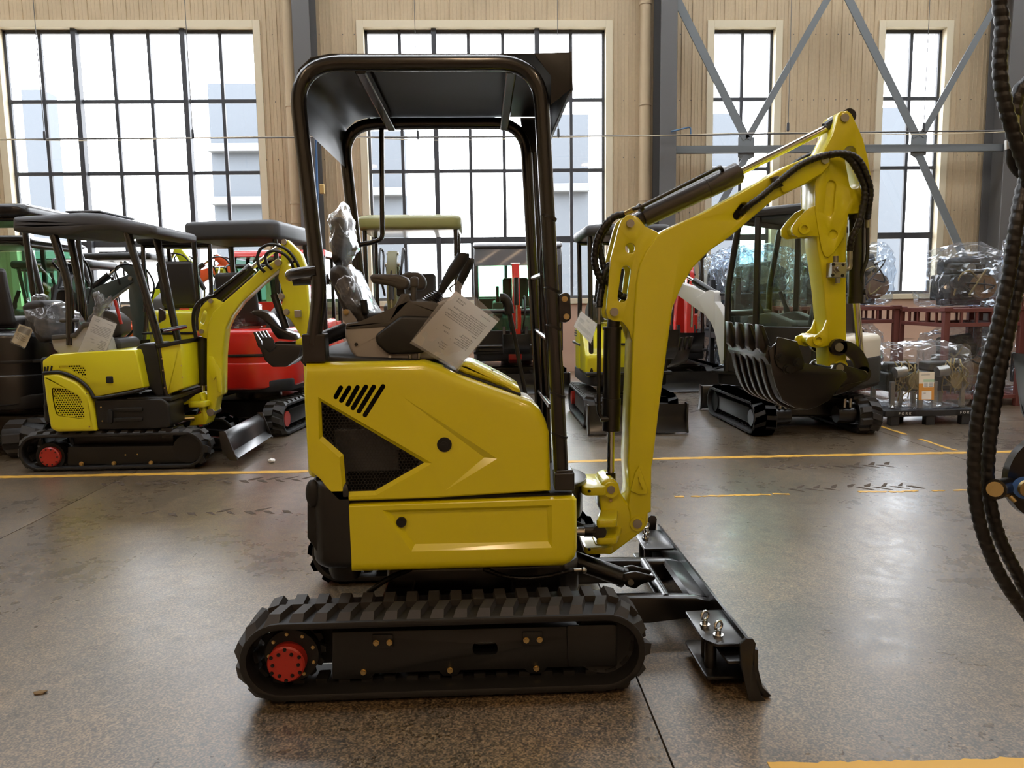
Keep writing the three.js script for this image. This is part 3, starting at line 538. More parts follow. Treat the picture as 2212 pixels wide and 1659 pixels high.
  const hood = part(t, 'engine_hood', [shell(cp, wC, zf, 0.035, -2.85, [...holes, grO, arrowA]), band(grO, zf, gr, zf - 0.014),
    triGeo([[[...arrowA[0], zf], [...arrowA[1], zf], [...arrowT[0], zf - 0.014]], [[...arrowA[1], zf], [...arrowA[2], zf], [...arrowT[0], zf - 0.014]], [[...arrowA[2], zf], [...arrowA[0], zf], [...arrowT[0], zf - 0.014]]])], M.yellow);
  {
    // honeycomb mesh behind the opening: several hundred holes, one piece
    const inside = (x, y) => { let c = false; for (let i = 0, j = gr.length - 1; i < gr.length; j = i++) if ((gr[i][1] > y) !== (gr[j][1] > y) && x < (gr[j][0] - gr[i][0]) * (y - gr[i][1]) / (gr[j][1] - gr[i][1]) + gr[i][0]) c = !c; return c; };
    const hx = [], p = 0.0125, r = 0.0061, X = gr.map((q) => q[0]), Y = gr.map((q) => q[1]);
    for (let j = 0, y = Math.min(...Y); y < Math.max(...Y); y += p * 0.866, j++) for (let x = Math.min(...X) + (j % 2) * p / 2; x < Math.max(...X); x += p) {
      const h = Array.from({ length: 6 }, (_, i) => [x + r * Math.cos(Math.PI / 6 + i * Math.PI / 3), y + r * Math.sin(Math.PI / 6 + i * Math.PI / 3)]);
      if (h.every((q) => inside(...q))) hx.push(h);
    }
    part(hood, 'mesh_grille', flat(gr, zf - 0.016, hx), M.plasticBlack, true);
    part(hood, 'radiator', rbox(Math.min(...X) + 0.02, Math.max(...X) - 0.1, Math.min(...Y) + 0.05, Math.max(...Y) - 0.12, -2.84, -2.9, 0.01), M.darkGrey);
  }
  part(t, 'engine_bay', [prism([[-0.6649,1.186],[-0.2488,1.184],[0.0264,1.0832],[0.17,1.0166],[0.2271,0.9144],[0.2327,0.7134],[-0.2082,0.6942],[-0.5521,0.6915],[-0.647,0.7863]], -2.86, -3.06, 0.01), prism([[-0.6904,1.2042],[-0.2218,1.1961],[-0.1991,0.694],[-0.5521,0.6915],[-0.6917,0.7874]], -3.06, -3.7, 0.03)], M.darkBlack);
  part(hood, 'lock_recess', zcyl(-0.1517,0.9085, -2.76, -2.7385, 0.0277, 26), M.darkBlack);
  part(hood, 'lock', [zcyl(-0.1535,0.905, -2.74, -2.735, 0.0156, 20), zcyl(-0.1553,0.9033, -2.735, -2.732, 0.0086, 6)], M.satin);
  part(t, 'rear_hood', prismY(roundPoly([[-0.645, -2.785], [-0.665, -2.79], [-0.69, -2.85], [-0.695, -3.235], [-0.69, -3.62], [-0.665, -3.68], [-0.645, -3.68]], [0, 0.03, 0.06, 0.2, 0.06, 0.03, 0]), 0.78, 1.225, 0.015, [], 3), M.yellow);
  const cw = part(t, 'counterweight', prismY(roundPoly([[-0.515, -2.738], [-0.62, -2.738], [-0.668, -2.79], [-0.69, -3.0], [-0.69, -3.47], [-0.668, -3.68], [-0.515, -3.73]], [0, 0.08, 0.06, 0.1, 0.1, 0.06, 0]), 0.43, 0.78, 0.04, [], 4), M.satin);
  part(cw, 'recess', ball(-0.655, 0.725, -2.77, 0.05, 0.55, 1.1, 0.4), M.darkBlack);
  part(cw, 'skirt', prismY(roundPoly([[-0.5, -2.78], [-0.6, -2.79], [-0.64, -2.9], [-0.64, -3.6], [-0.5, -3.68]], 0.05), 0.37, 0.44, 0.01), M.darkBlack);
  // deck, gasket and filler lid on the sloping nose
  part(t, 'deck', prism([[-0.687,1.2305],[-0.674,1.2512],[-0.4937,1.2377],[-0.2427,1.2229],[-0.1908,1.2079],[-0.0779,1.176],[-0.0784,1.1549],[-0.2434,1.1983],[-0.6675,1.2058]], -2.79, -3.7, 0.008), M.plasticBlack);
  const lid = part(t, 'nose_lid', prism(roundPoly([[-0.0945,1.2168],[-0.0422,1.2106],[0.0709,1.1522],[0.1356,1.1102],[0.1424,1.0887],[0.1318,1.0853],[0.0266,1.1299],[-0.1041,1.1783]], 0.008), -2.8, -3.03, 0.018, [], 4), M.yellow);
  part(lid, 'gasket', prism([[-0.116,1.1777],[-0.1037,1.181],[0.0265,1.1329],[0.1419,1.0882],[0.1382,1.0758],[0.0262,1.1187],[-0.1041,1.1634]], -2.785, -3.04, 0.004), M.darkBlack);
  part(lid, 'lock', [cyl(...[[0.0133,1.1447,-2.88],[0.0278,1.1517,-2.88]], 0.028, 0.026), cyl(...[[0.0314,1.1499,-2.88],[0.0355,1.177,-2.88]], 0.005)], M.chrome);
  part(t, 'nose_strip', prism([[0.1457,1.0672],[0.1757,1.0595],[0.2021,1.034],[0.223,0.9887],[0.2122,0.9763],[0.1841,1.0164],[0.1455,1.0494]], -2.82, -3.03, 0.006), M.white);
  // floor plate on the far side of the nose
  part(t, 'floor_plate', [rbox(-0.1, 0.27, 0.74, 0.76, -3.06, -3.7, 0.005), rbox(-0.12, -0.09, 0.74, 1.2, -3.06, -3.7, 0.005)], M.plasticBlack);
}
function strokes(w, h, fn, bg) { const c = document.createElement('canvas'); c.width = w; c.height = h; const x = c.getContext('2d'); x.fillStyle = bg; x.fillRect(0, 0, w, h); fn(x); const t = new THREE.CanvasTexture(c); t.colorSpace = THREE.SRGBColorSpace; t.magFilter = THREE.LinearFilter; return t; }
function glyphLine(x, X, Y, n, s) {   // a run of small square characters, each a few strokes, as on the printed sheet
  for (let i = 0; i < n; i++) { const a = X + i * s * 1.1; for (let k = 0; k < 4; k++) { x.fillRect(a + rr(0, s * 0.2), Y + k * s * 0.25, s * rr(0.5, 0.95), s * 0.1); } for (let k = 0; k < 2; k++) x.fillRect(a + rr(0.1, 0.8) * s, Y, s * 0.1, s * rr(0.6, 1)); }
}
const sheetTex = strokes(768, 1024, (x) => {
  x.fillStyle = '#4a4a4c'; const S = 22;
  glyphLine(x, 330, 150, 4, S); glyphLine(x, 330, 190, 6, S); glyphLine(x, 330, 230, 5, S);
  for (const [Y, n] of [[330, 9], [365, 8], [400, 10], [435, 7], [470, 9], [505, 8]]) glyphLine(x, 80, Y, n, S);
  glyphLine(x, 420, 400, 4, S); glyphLine(x, 460, 470, 5, S);
  glyphLine(x, 80, 580, 3, S); for (const [Y, n] of [[625, 24], [660, 25], [695, 22], [730, 25], [765, 18], [800, 23], [835, 12]]) glyphLine(x, 80, Y, n, S);
  glyphLine(x, 540, 900, 5, S); glyphLine(x, 520, 940, 6, S); glyphLine(x, 90, 940, 7, S);
}, '#dcd5cc');
const matSheet = new THREE.MeshPhysicalMaterial({ map: sheetTex, roughness: 0.95, transmission: 0.45, thickness: 0, side: THREE.DoubleSide });
function crumple(g, amp, k = 30, sd = 0) {   // shifts vertices by smooth pseudo noise along x, y and z
  const p = g.attributes.position, h = (a, b, c) => Math.sin(a * 1.7 + sd) * Math.cos(b * 2.3 + 1.3 * sd) + 0.6 * Math.sin(c * 2.9 + a * 1.1 + sd * 2) + 0.5 * Math.sin(b * 4.1 - c * 3.3) + 0.35 * Math.sin(a * 6.1 + b * 5.3 + c * 4.7);
  for (let i = 0; i < p.count; i++) { const x = p.getX(i) * k, y = p.getY(i) * k, z = p.getZ(i) * k; p.setXYZ(i, p.getX(i) + amp * h(x, y, z), p.getY(i) + amp * h(y, z, x + 3), p.getZ(i) + amp * h(z, x + 7, y)); }
  g.computeVertexNormals(); return g;
}
function filmBag(pts, z, d, amp, n = 14, k = 30, sd = 0) {   // crumpled plastic bag: outline in x,y puffed to depth d
  const P = pts.map((p) => new THREE.Vector2(...p)), c = P.reduce((s, p) => s.add(p), new THREE.Vector2()).divideScalar(P.length), pos = [], uv = [], idx = [];
  const ring = []; for (let i = 0; i < P.length; i++) { const a = P[i], b = P[(i + 1) % P.length]; for (let j = 0; j < 5; j++) ring.push(a.clone().lerp(b, j / 5)); }
  const m = ring.length;
  for (const side of [1, -1]) { const o = pos.length / 3; for (let k2 = 0; k2 <= n; k2++) { const f = k2 / n; for (const q of ring) { const r = c.clone().lerp(q, f); pos.push(r.x, r.y, z + side * d * Math.sqrt(Math.max(0, 1 - f * f))); uv.push(r.x, r.y); } } for (let k2 = 0; k2 < n; k2++) for (let i = 0; i < m; i++) { const A = o + k2 * m + i, B = o + k2 * m + (i + 1) % m; side > 0 ? idx.push(A, A + m, B, B, A + m, B + m) : idx.push(A, B, A + m, B, B + m, A + m); } }
  const g = new THREE.BufferGeometry(); g.setAttribute('position', new THREE.Float32BufferAttribute(pos, 3)); g.setAttribute('uv', new THREE.Float32BufferAttribute(uv, 2)); g.setIndex(idx);
  return crumple(g, amp, k, sd);
}
// ---- canopy, seat and controls of the foreground machine
{
  const t = mainEx, R = 0.028, zN = -2.775, zF = -3.695;
  const nearPath = [[-0.6306,1.2902,-2.775],[-0.5951,1.4807,-2.775],[-0.647,2.2458,-2.775],[-0.6193,2.3153,-2.775],[0.1464,2.3142,-2.775],[0.2128,2.2917,-2.775],[0.292,0.7664,-2.775]];
  const near = part(t, 'canopy_frame', sweep(fillet([nearPath[0], nearPath[1], [-0.655, 2.29, zN], [0.222, 2.29, zN], nearPath[6]], [0, 0.12, 0.17, 0.15, 0], 10), R, 16), M.tubeBlack);
  const far = part(t, 'canopy_frame', sweep(fillet([[nearPath[0][0], nearPath[0][1], zF], [nearPath[1][0], nearPath[1][1], zF], [-0.655, 2.29, zF], [0.222, 2.29, zF], [nearPath[6][0], 0.76, zF]], [0, 0.12, 0.17, 0.15, 0], 10), R, 16), M.tubeBlack);
  for (const [x, n] of [[-0.42, 1], [0.12, 1]]) part(t, 'roof_bar', rbox(x - 0.02, x + 0.02, 2.255, 2.295, zN, zF, 0.008), M.tubeBlack);
  // roof sheet: follows the frame down behind the seat, with a turned-down visor in front
  const rs = [[-0.642, 2.08], [-0.652, 2.2], [-0.635, 2.265], [-0.59, 2.305], [-0.52, 2.318], [0.335, 2.318]], back = rs.map((p) => [p[0] - 0.004, p[1] + 0.006]).reverse();
  const roof = part(t, 'roof_sheet', prism([...rs, ...back], zN + 0.0, zF - 0.0, 0.001), M.satin);
  part(roof, 'visor', prism([[0.33, 2.324], [0.336, 2.324], [0.34, 2.19], [0.334, 2.19]], zN + 0.02, zF, 0.001), M.satin);
  part(roof, 'visor_lip', prism([[0.34, 2.19], [0.334, 2.19], [0.318, 2.175], [0.322, 2.172]], zN + 0.02, zF, 0.001), M.satin);
  for (const z of [zN + 0.012, zF - 0.018]) part(roof, 'roof_cheek', prism([[0.2, 2.318], [0.336, 2.322], [0.338, 2.2], z > -3 ? [0.26, 2.14] : [0.262, 2.06], z > -3 ? [0.262, 2.24] : [0.235, 2.06]], z, z + 0.006, 0.001), M.satin);
  // rungs and bars
  part(t, 'grab_rail', pipe([[-0.4663,2.3007,-3.69],[-0.4805,1.7487,-3.69],[-0.5215,1.7313,-3.69],[-0.5937,1.7188,-3.69]], 0.012, 0.05, 10), M.tubeBlack);
  part(t, 'rear_rail', pipe([[-0.6, 1.56, zN + 0.02], [-0.7, 1.55, zN], [-0.735, 1.545, -2.9], [-0.735, 1.545, -3.55], [-0.7, 1.55, zF], [-0.6, 1.56, zF]], 0.02, 0.06, 12), M.tubeBlack);
  part(t, 'rear_rail', cyl([-0.6, 1.535, -2.95], [-0.735, 1.53, -2.95], 0.02, 0.02, 14), M.tubeBlack);
  part(t, 'front_rung', cyl(...[[0.2498,1.5471,-3.69],[0.2349,1.5386,-2.8]], 0.011), M.tubeBlack);
  part(t, 'front_rung', pipe([[0.2656,1.2933,-3.69],[0.2486,1.2901,-2.8]], 0.011, 0.02), M.tubeBlack);
  part(t, 'front_rung', pipe([[0.2788,0.9839,-3.69],[0.2554,1.0365,-2.8]], 0.011, 0.02), M.tubeBlack);
  part(t, 'front_guard_post', pipe([[0.2433,2.0756,-3.3],[0.2644,1.5384,-3.3],[0.2863,0.7031,-3.3]], 0.018, 0.05, 12), M.tubeBlack);
  part(t, 'cable', hose([[0.2096,1.9846,-2.82],[0.2115,1.8336,-2.82],[0.2273,1.6633,-2.82],[0.2228,1.5602,-2.82],[0.2376,1.3512,-2.81],[0.2565,1.0673,-2.81]], 0.005, 30), M.hoseM);
  for (const y of [413, 582, 671, 835, 935]) { const x = 1163 + (y - 135) * 0.0565; const k = (y - 121) / 909, px = nearPath[6][0] - (1 - k) * (nearPath[6][0] - 0.23), py = 2.2 - k * 1.42; part(near, 'cable_tie', cyl([px - 0.002, py - 0.004, zN], [px + 0.002, py + 0.006, zN], R + 0.004, R + 0.004, 18), M.hoseM); }
  part(t, 'lamp_bracket', [prism(roundPoly([[0.286,1.4601],[0.3102,1.47],[0.3274,1.4613],[0.3305,1.3687],[0.3096,1.3552],[0.2819,1.3625]], 0.01), -2.76, -2.785, 0.004)], M.blackPaint);
  bolts(t, [[0.3061,1.4445],[0.3126,1.3794]], -2.76, M.gold);
  part(t, 'post_foot', [rbox(0.262, 0.338, 0.722, 0.79, -2.735, -2.82, 0.006), rbox(0.268, 0.332, 0.785, 0.8, -2.74, -2.81, 0.004)], M.tubeBlack);
  part(t, 'post_foot', [rbox(-0.665, -0.58, 1.225, 1.33, -2.75, -2.82, 0.006)], M.blackPaint);
  part(t, 'post_foot', rbox(-0.665, -0.58, 1.225, 1.33, -3.65, -3.72, 0.006), M.blackPaint);
  part(t, 'seat_pipe', pipe([[-0.6334,1.2988,-2.9],[-0.5983,1.3137,-2.95],[-0.5523,1.3327,-3]], 0.03, 0.03, 14), M.blackPaint);
  // seat
  const seat = part(t, 'seat_back', prism(roundPoly([[-0.6117,1.5816],[-0.579,1.5962],[-0.5476,1.5808],[-0.4814,1.4287],[-0.4362,1.3612],[-0.4659,1.3291],[-0.5231,1.33],[-0.5762,1.43],[-0.617,1.5441]], 0.02), -3.02, -3.48, 0.04, [], 4), M.seat);
  part(seat, 'head_rest', prism(roundPoly([[-0.62,1.7867],[-0.584,1.7974],[-0.5658,1.7862],[-0.5643,1.7305],[-0.5819,1.6188],[-0.611,1.5966],[-0.6214,1.6192]], 0.015), -3.12, -3.38, 0.03, [], 4), M.seat);
  part(seat, 'seat_cushion', rbox(-0.5, -0.12, 1.29, 1.4, -3.02, -3.48, 0.045, 4), M.seat);
  part(seat, 'seat_base', rbox(-0.52, -0.16, 1.22, 1.3, -3.06, -3.44, 0.01), M.plasticBlack);
  part(seat, 'recliner', prism(roundPoly([[-0.5601,1.4126],[-0.5326,1.4158],[-0.5015,1.3714],[-0.5057,1.3568],[-0.5424,1.3536],[-0.5598,1.3759]], 0.006), -2.99, -3.01, 0.003), M.console);
  bolts(seat, [[-0.5431,1.4049]], -2.99, M.gold);
  // right console
  const con = part(t, 'console', prism(roundPoly([[-0.5261,1.3505],[-0.3548,1.3691],[-0.1087,1.4608],[-0.0958,1.2477],[-0.15,1.2181],[-0.4783,1.2202],[-0.5087,1.2546],[-0.5292,1.317]], 0.012), -2.86, -3.0, 0.012, [], 3), M.console);
  part(con, 'console_top', prism(roundPoly([[-0.5203,1.3646],[-0.3616,1.3763],[-0.3092,1.474],[-0.2776,1.4736],[-0.2714,1.4454],[-0.1886,1.4443],[-0.1189,1.4045],[-0.1019,1.3724],[-0.2881,1.3575],[-0.3484,1.3478],[-0.5265,1.34]], 0.008), -2.853, -2.99, 0.01), M.plastic);
  bolts(con, [[-0.4856,1.2829]], -2.86, M.darkBlack, SCREW);
  part(con, 'pod', prism(roundPoly([[-0.3097,1.3901],[-0.1801,1.3847],[-0.1491,1.3561],[-0.165,1.2857],[-0.2366,1.2443],[-0.3635,1.2429],[-0.4077,1.2861],[-0.4101,1.3179]], 0.016), -2.838, -2.87, 0.014, [], 4), M.plasticBlack);
  part(con, 'lever_boot', [0, 1, 2, 3].map((i) => { const p = [[-0.2647,1.4382,-2.88],[-0.2652,1.4205,-2.88],[-0.2656,1.4063,-2.88],[-0.2659,1.3939,-2.88]][i]; return rbox(p[0] - 0.016 - i * 0.008, p[0] + 0.016 + i * 0.008, p[1] - 0.008, p[1] + 0.004, -2.865 - 0.004 * (3 - i), -2.92, 0.004); }), M.plastic);
  part(con, 'lever', [cyl(...[[-0.2645,1.4417,-2.88],[-0.261,1.5017,-2.88]], 0.011, 0.012), rbox(...[[-0.2742,1.5336,-2.88]][0].slice(0, 1), [[-0.2424,1.5332,-2.88]][0][0], [[-0.2754,1.4949,-2.88]][0][1], [[-0.2741,1.5371,-2.88]][0][1], -2.865, -2.895, 0.01)], M.plastic);
  part(con, 'arm_rest', prism(roundPoly([[-0.4286,1.5396],[-0.4176,1.5501],[-0.322,1.5471],[-0.2868,1.5343],[-0.2768,1.5129],[-0.2844,1.4953],[-0.3132,1.485],[-0.3447,1.5032],[-0.4206,1.5148]], 0.012), -2.87, -2.98, 0.014, [], 4), M.plastic);
  part(con, 'arm_rest_post', rbox(...[[-0.3295,1.4781,-2.9]][0].slice(0, 1), [[-0.2992,1.4777,-2.9]][0][0], [[-0.3296,1.4746,-2.9]][0][1] - 0.01, [[-0.3288,1.4994,-2.9]][0][1], -2.89, -2.95, 0.006), M.plasticBlack);
  part(con, 'arm_rest', prism(roundPoly([[-0.3693,1.5575],[-0.3397,1.5737],[-0.2772,1.573],[-0.249,1.5353],[-0.2585,1.4938],[-0.3298,1.4864]], 0.02), -3.37, -3.46, 0.014, [], 4), M.plastic);
  part(con, 'hose_fitting', cyl(...[[-0.3573,1.2378,-2.86],[-0.3614,1.22,-2.86]], 0.006), M.white);
  for (const p of [[[-0.281,1.24,-2.86],[-0.2816,1.2186,-2.86]], [[-0.2471,1.2448,-2.86],[-0.2479,1.218,-2.86]]]) part(con, 'hose_fitting', [cyl(...p, 0.006), cyl(p[0], [p[0][0], (p[0][1] + p[1][1]) / 2, p[0][2]], 0.008, 0.008, 6)], M.steel);
  // joysticks with rubber gaiters
  for (const [dx, dy, z] of [[0, 0, -2.9], [0, 0, -3.42]]) {
    const q = z > -3 ? [[-0.0748,1.6076,-2.9],[-0.1172,1.5463,-2.9],[-0.1413,1.5112,-2.9],[-0.16,1.4758,-2.9],[-0.204,1.4355,-2.9]] : [[-0.055,1.6168,-3.42],[-0.0814,1.5629,-3.42],[-0.1035,1.5129,-3.42],[-0.1195,1.4627,-3.42],[-0.1418,1.4125,-3.42]];
    const js = part(t, 'joystick', sweep(curve([q[3], q[2], q[1], q[0], [q[0][0] + 0.006, q[0][1] + 0.018, z]], 24), (l) => 0.013 + 0.011 * Math.min(1, l / 0.1) - 0.012 * Math.max(0, (l - 0.165) / 0.03) ** 2, 14, true, 0.9), M.plasticBlack);
    const d = v3(q[3]).sub(v3(q[4])), L = d.length(); d.normalize();
    part(js, 'gaiter', sweep(Array.from({ length: 42 }, (_, i) => v3(q[4]).addScaledVector(d, L * (i - 6) / 36)), (l) => 0.03 - 0.012 * (l / L) + 0.006 * Math.sin(l / L * Math.PI * 12), 16), M.hoseM);
  }
  // far console block, levers
  part(t, 'console', prism(roundPoly([[-0.3767,1.4454],[-0.107,1.4624],[-0.0889,1.3375],[-0.1331,1.2294],[-0.3834,1.2336]], 0.02), -3.36, -3.52, 0.015, [], 3), M.plastic);
  const tl = part(t, 'travel_lever', sweep(curve([[0.083,1.4493,-3.15],[0.0986,1.4433,-3.15],[0.1136,1.3963,-3.15],[0.1356,1.2823,-3.15],[0.1595,1.1434,-3.15],[0.1818,1.019,-3.15]], 30), 0.009, 10), M.plasticBlack);
  part(tl, 'grip', sweep(curve([[0.0752,1.4514,-3.15],[0.0947,1.4492,-3.15],[0.11,1.4198,-3.15],[0.1153,1.3846,-3.15]], 14), 0.02, 12), M.plasticBlack);
  part(t, 'lock_lever', [sweep(curve([[-0.4774,1.4515,-3.02],[-0.473,1.42,-3.02],[-0.4657,1.366,-3.02]], 10), (l) => l < 0.055 ? 0.014 : 0.006, 10)], M.plasticBlack);
  part(t, 'seat_belt_buckle', rbox(-0.39, -0.36, 1.35, 1.38, -2.99, -3.01, 0.006), M.steel);
}
// plastic covers on the seat and the paper bag on the joystick: things of their own
{
  const c = thing('plastic_cover', 'clear crumpled plastic bag pulled over the seat of the nearest yellow excavator', 'plastic cover', [-0.5, 1.4, -3.2]);
  part(c, 'head_bag', filmBag([[-0.5696,1.8693],[-0.5559,1.8254],[-0.536,1.7391],[-0.5315,1.6524],[-0.5486,1.612],[-0.5841,1.6008],[-0.6147,1.6128],[-0.6266,1.7016],[-0.629,1.7822],[-0.6141,1.8164],[-0.588,1.8428]], -3.22, 0.17, 0.006, 12, 26), M.film);
  part(c, 'back_bag', filmBag([[-0.6134,1.5951],[-0.5595,1.6021],[-0.5187,1.5672],[-0.4839,1.4669],[-0.4487,1.3696],[-0.4731,1.3349],[-0.5306,1.3514],[-0.5759,1.4295],[-0.6162,1.5263]], -3.2, 0.22, 0.005, 12, 24, 4), M.film);
  const tg = thing('paper_tag', 'white printed sheet in a clear bag hanging on the nearest excavator\'s joystick', 'paper tag', [0, 1.2, -2.8]);
  const q = [[-0.0987,1.481,-2.79],[0.0578,1.3639,-2.77],[-0.0984,1.1879,-2.79],[-0.2667,1.2949,-2.8]], b = [[-0.093,1.5222,-2.8],[0.0647,1.3726,-2.762],[-0.0984,1.1779,-2.785],[-0.2751,1.2884,-2.795]];
  const gridQuad = (Q, n, bump, off, sd) => { const g = new THREE.PlaneGeometry(1, 1, n, n), p = g.attributes.position; for (let i = 0; i < p.count; i++) { const u = p.getX(i) + 0.5, v = 0.5 - p.getY(i); const P = v3(Q[0]).multiplyScalar((1 - u) * (1 - v)).addScaledVector(v3(Q[1]), u * (1 - v)).addScaledVector(v3(Q[2]), u * v).addScaledVector(v3(Q[3]), (1 - u) * v); p.setXYZ(i, P.x, P.y, P.z + off + bump * (Math.sin(u * 7 + sd) * Math.cos(v * 5) + 0.6 * Math.sin(u * 17 + v * 13 + sd) + 0.4 * Math.sin(v * 29 - u * 21))); } g.computeVertexNormals(); return plain(g); };
  part(tg, 'sheet', gridQuad([q[0], q[1], q[2], q[3]].map((_, i) => q[(i + 2) % 4]), 12, 0.0006, 0, 0), matSheet);
  part(tg, 'bag', [gridQuad(b, 26, 0.0016, 0.004, 1), gridQuad(b, 26, 0.0016, -0.004, 3)], M.film);
  part(tg, 'tie', hose([[-0.0964,1.5083,-2.79],[-0.1208,1.4921,-2.83],[-0.1172,1.4784,-2.86]], 0.003, 10), M.hoseM);
}
// ---- swing bracket, boom, arm, bucket of the foreground machine
{
  const t = mainEx;
    const plates = (pts, z, w, th, bev = 0.003, holes = []) => [prism(pts, z, z - th, bev, holes), prism(pts, z - w + th, z - w, bev, holes)];
  // swing bracket
  const sw = part(t, 'swing_bracket', prism(roundPoly([[0.486,0.6068],[0.5084,0.6599],[0.5469,0.6714],[0.5754,0.646],[0.5836,0.6044],[0.6123,0.558],[0.6532,0.5404],[0.7065,0.5223],[0.707,0.4638],[0.6805,0.4288],[0.5433,0.3273],[0.4694,0.3357],[0.4736,0.3777],[0.5309,0.3846],[0.5432,0.422],[0.4982,0.5276]], 0.012), -3.115, -3.30, 0.01, [], 3), M.yellow);
  part(sw, 'top_lug', prismY(roundPoly([[[[0.4143,0.6204,-3.15]][0][0], -3.08], [[[0.5079,0.6181,-3.15]][0][0] + 0.02, -3.08], [[[0.5079,0.6181,-3.15]][0][0] + 0.02, -3.33], [[[0.4143,0.6204,-3.15]][0][0], -3.33]], 0.04), [[0.4224,0.6034,-3.12]][0][1], [[0.4225,0.6424,-3.12]][0][1], 0.008), M.yellow);
  part(sw, 'bottom_lug', prismY(roundPoly([[[[0.4225,0.6202,-3.15]][0][0], -3.08], [0.55, -3.08], [0.55, -3.33], [[[0.4225,0.6202,-3.15]][0][0], -3.33]], 0.04), [[0.4217,0.3441,-3.12]][0][1], [[0.4218,0.3734,-3.12]][0][1], 0.006), M.yellow);
  part(sw, 'cylinder_lug', prismY(roundPoly([[[[0.4547,0.6584,-3]][0][0], -2.97], [[[0.542,0.6563,-3]][0][0], -2.97], [0.58, -3.15], [0.5, -3.15]], 0.02), [[0.4643,0.4973,-3]][0][1], [[0.4643,0.5293,-3]][0][1], 0.006), M.yellow);
  part(sw, 'cylinder_lug', prismY(roundPoly([[[[0.4547,0.6584,-3]][0][0], -2.97], [[[0.542,0.6563,-3]][0][0], -2.97], [0.6, -3.15], [0.5, -3.15]], 0.02), [[0.4642,0.4252,-3]][0][1], [[0.4642,0.4533,-3]][0][1], 0.006), M.yellow);
  part(sw, 'boss', zcyl(0.54,0.6242, -3.095, -3.32, 0.034, 24), M.yellow);
  part(sw, 'pin', zcyl(0.5383,0.6269, -3.088, -3.325, 0.017, 20), M.steel);
  bolts(sw, [[0.4429,0.6258],[0.4424,0.3679]], -3.082, M.darkBlack, SCREW);
  bolts(sw, [[0.5401,0.5751]], -3.11, M.gold, SCREW);
  part(t, 'swing_cylinder', [cyl(...[[0.25,0.4751,-3],[0.4252,0.4784,-3]], 0.02), cyl(...[[0.4096,0.4788,-3],[0.4545,0.4776,-3]], 0.026), zcyl(0.4701,0.4772, -2.975, -3.03, 0.03)], M.blackPaint);
  part(t, 'swing_rod', cyl(...[[0.3473,0.4765,-3],[0.4291,0.4763,-3]], 0.021), M.chrome);
  part(t, 'frame_nose', prismY(roundPoly([[0.2, -2.95], [0.4, -3.08], [0.44, -3.235], [0.4, -3.39], [0.2, -3.5]], 0.06), 0.5, 0.64, 0.01), M.blackPaint);
  part(t, 'frame_nose', prismY(roundPoly([[0.2, -2.95], [0.42, -3.1], [0.46, -3.235], [0.42, -3.37], [0.2, -3.5]], 0.06), 0.64, 0.66, 0.004), M.blackPaint);

  // boom: box section stem with ear plates
  const stem = [[0.7651,1.7241],[0.8427,1.7594],[0.9262,1.7927],[1.081,1.8726],[1.2121,1.9469],[1.2892,1.9877],[1.3878,2.0264],[1.4227,2.0374],[1.4445,2.0297],[1.4591,2.0053],[1.4598,1.9865],[1.4335,1.9509],[1.37,1.9118],[1.306,1.884],[1.215,1.8375],[1.0436,1.6945],[0.9562,1.6361],[0.8884,1.5697],[0.8422,1.495],[0.8019,1.4005],[0.7763,1.1949],[0.7503,0.9884],[0.7242,0.7482],[0.7184,0.7198],[0.7179,0.5181],[0.7037,0.5122],[0.6939,0.4626],[0.6818,0.4421],[0.6594,0.4344],[0.637,0.4412],[0.6247,0.4582],[0.6224,0.5205],[0.6142,0.5435],[0.624,0.6133],[0.6154,0.7364],[0.6226,0.9387],[0.6296,1.1381],[0.6331,1.2525],[0.6384,1.3736],[0.6456,1.4976],[0.6608,1.5821],[0.6878,1.6373],[0.7303,1.6978]];
  const boom = part(t, 'boom', prism(stem, -3.11, -3.285, 0.007, [slotPoly([[1.0712,1.78],[1.0941,1.8101]][0], [[1.0712,1.78],[1.0979,1.8139]][1], 0.018)], 3), M.yellow);
  part(boom, 'hose_cavity', prism(slotPoly([[1.0712,1.78]][0], [[1.0979,1.8139]][0], 0.024), -3.15, -3.25, 0.002), M.darkBlack);
  const ear = roundPoly([[0.7359,1.7187],[0.6871,1.7401],[0.6596,1.7744],[0.6421,1.7859],[0.6111,1.79],[0.5879,1.7695],[0.5744,1.7355],[0.5397,1.6027],[0.5262,1.4296],[0.5224,1.387],[0.5302,1.3597],[0.5558,1.3476],[0.5912,1.3451],[0.619,1.3076],[0.635,1.2524],[0.6451,1.2169],[0.6603,1.3343],[0.6631,1.5282],[0.7557,1.6899]], 0.006);
  const slot = slotPoly(...[[0.5909,1.4462],[0.6062,1.5597]], 0.02, 8), hole = circlePoly(0.6233,1.6514, 0.021, 20);
  for (const g of plates(ear, -3.122, 0.15, 0.022, 0.004, [slot, hole])) part(boom, 'ear_plate', g, M.yellow);
  part(boom, 'foot_rib', prism([[0.6264,0.6216],[0.6442,0.6968],[0.6622,0.727],[0.6991,0.6239],[0.6993,0.6013],[0.6629,0.5981],[0.6265,0.6154]], -3.1, -3.115, 0.004, [roundPoly([[0.6564,0.6822],[0.685,0.6181],[0.6527,0.6148]], 0.003)]), M.yellow);
  part(boom, 'foot_boss', zcyl(0.6555,0.4692, -3.1, -3.3, 0.032, 24), M.yellow);
  part(boom, 'pin', zcyl(0.6544,0.4708, -3.093, -3.31, 0.02, 20), M.steel);
  part(boom, 'pin', zcyl(0.6212,1.7522, -3.108, -3.29, 0.0165, 20), M.steel);
  part(boom, 'pin', zcyl(0.5545,1.3869, -3.108, -3.29, 0.018, 20), M.steel);
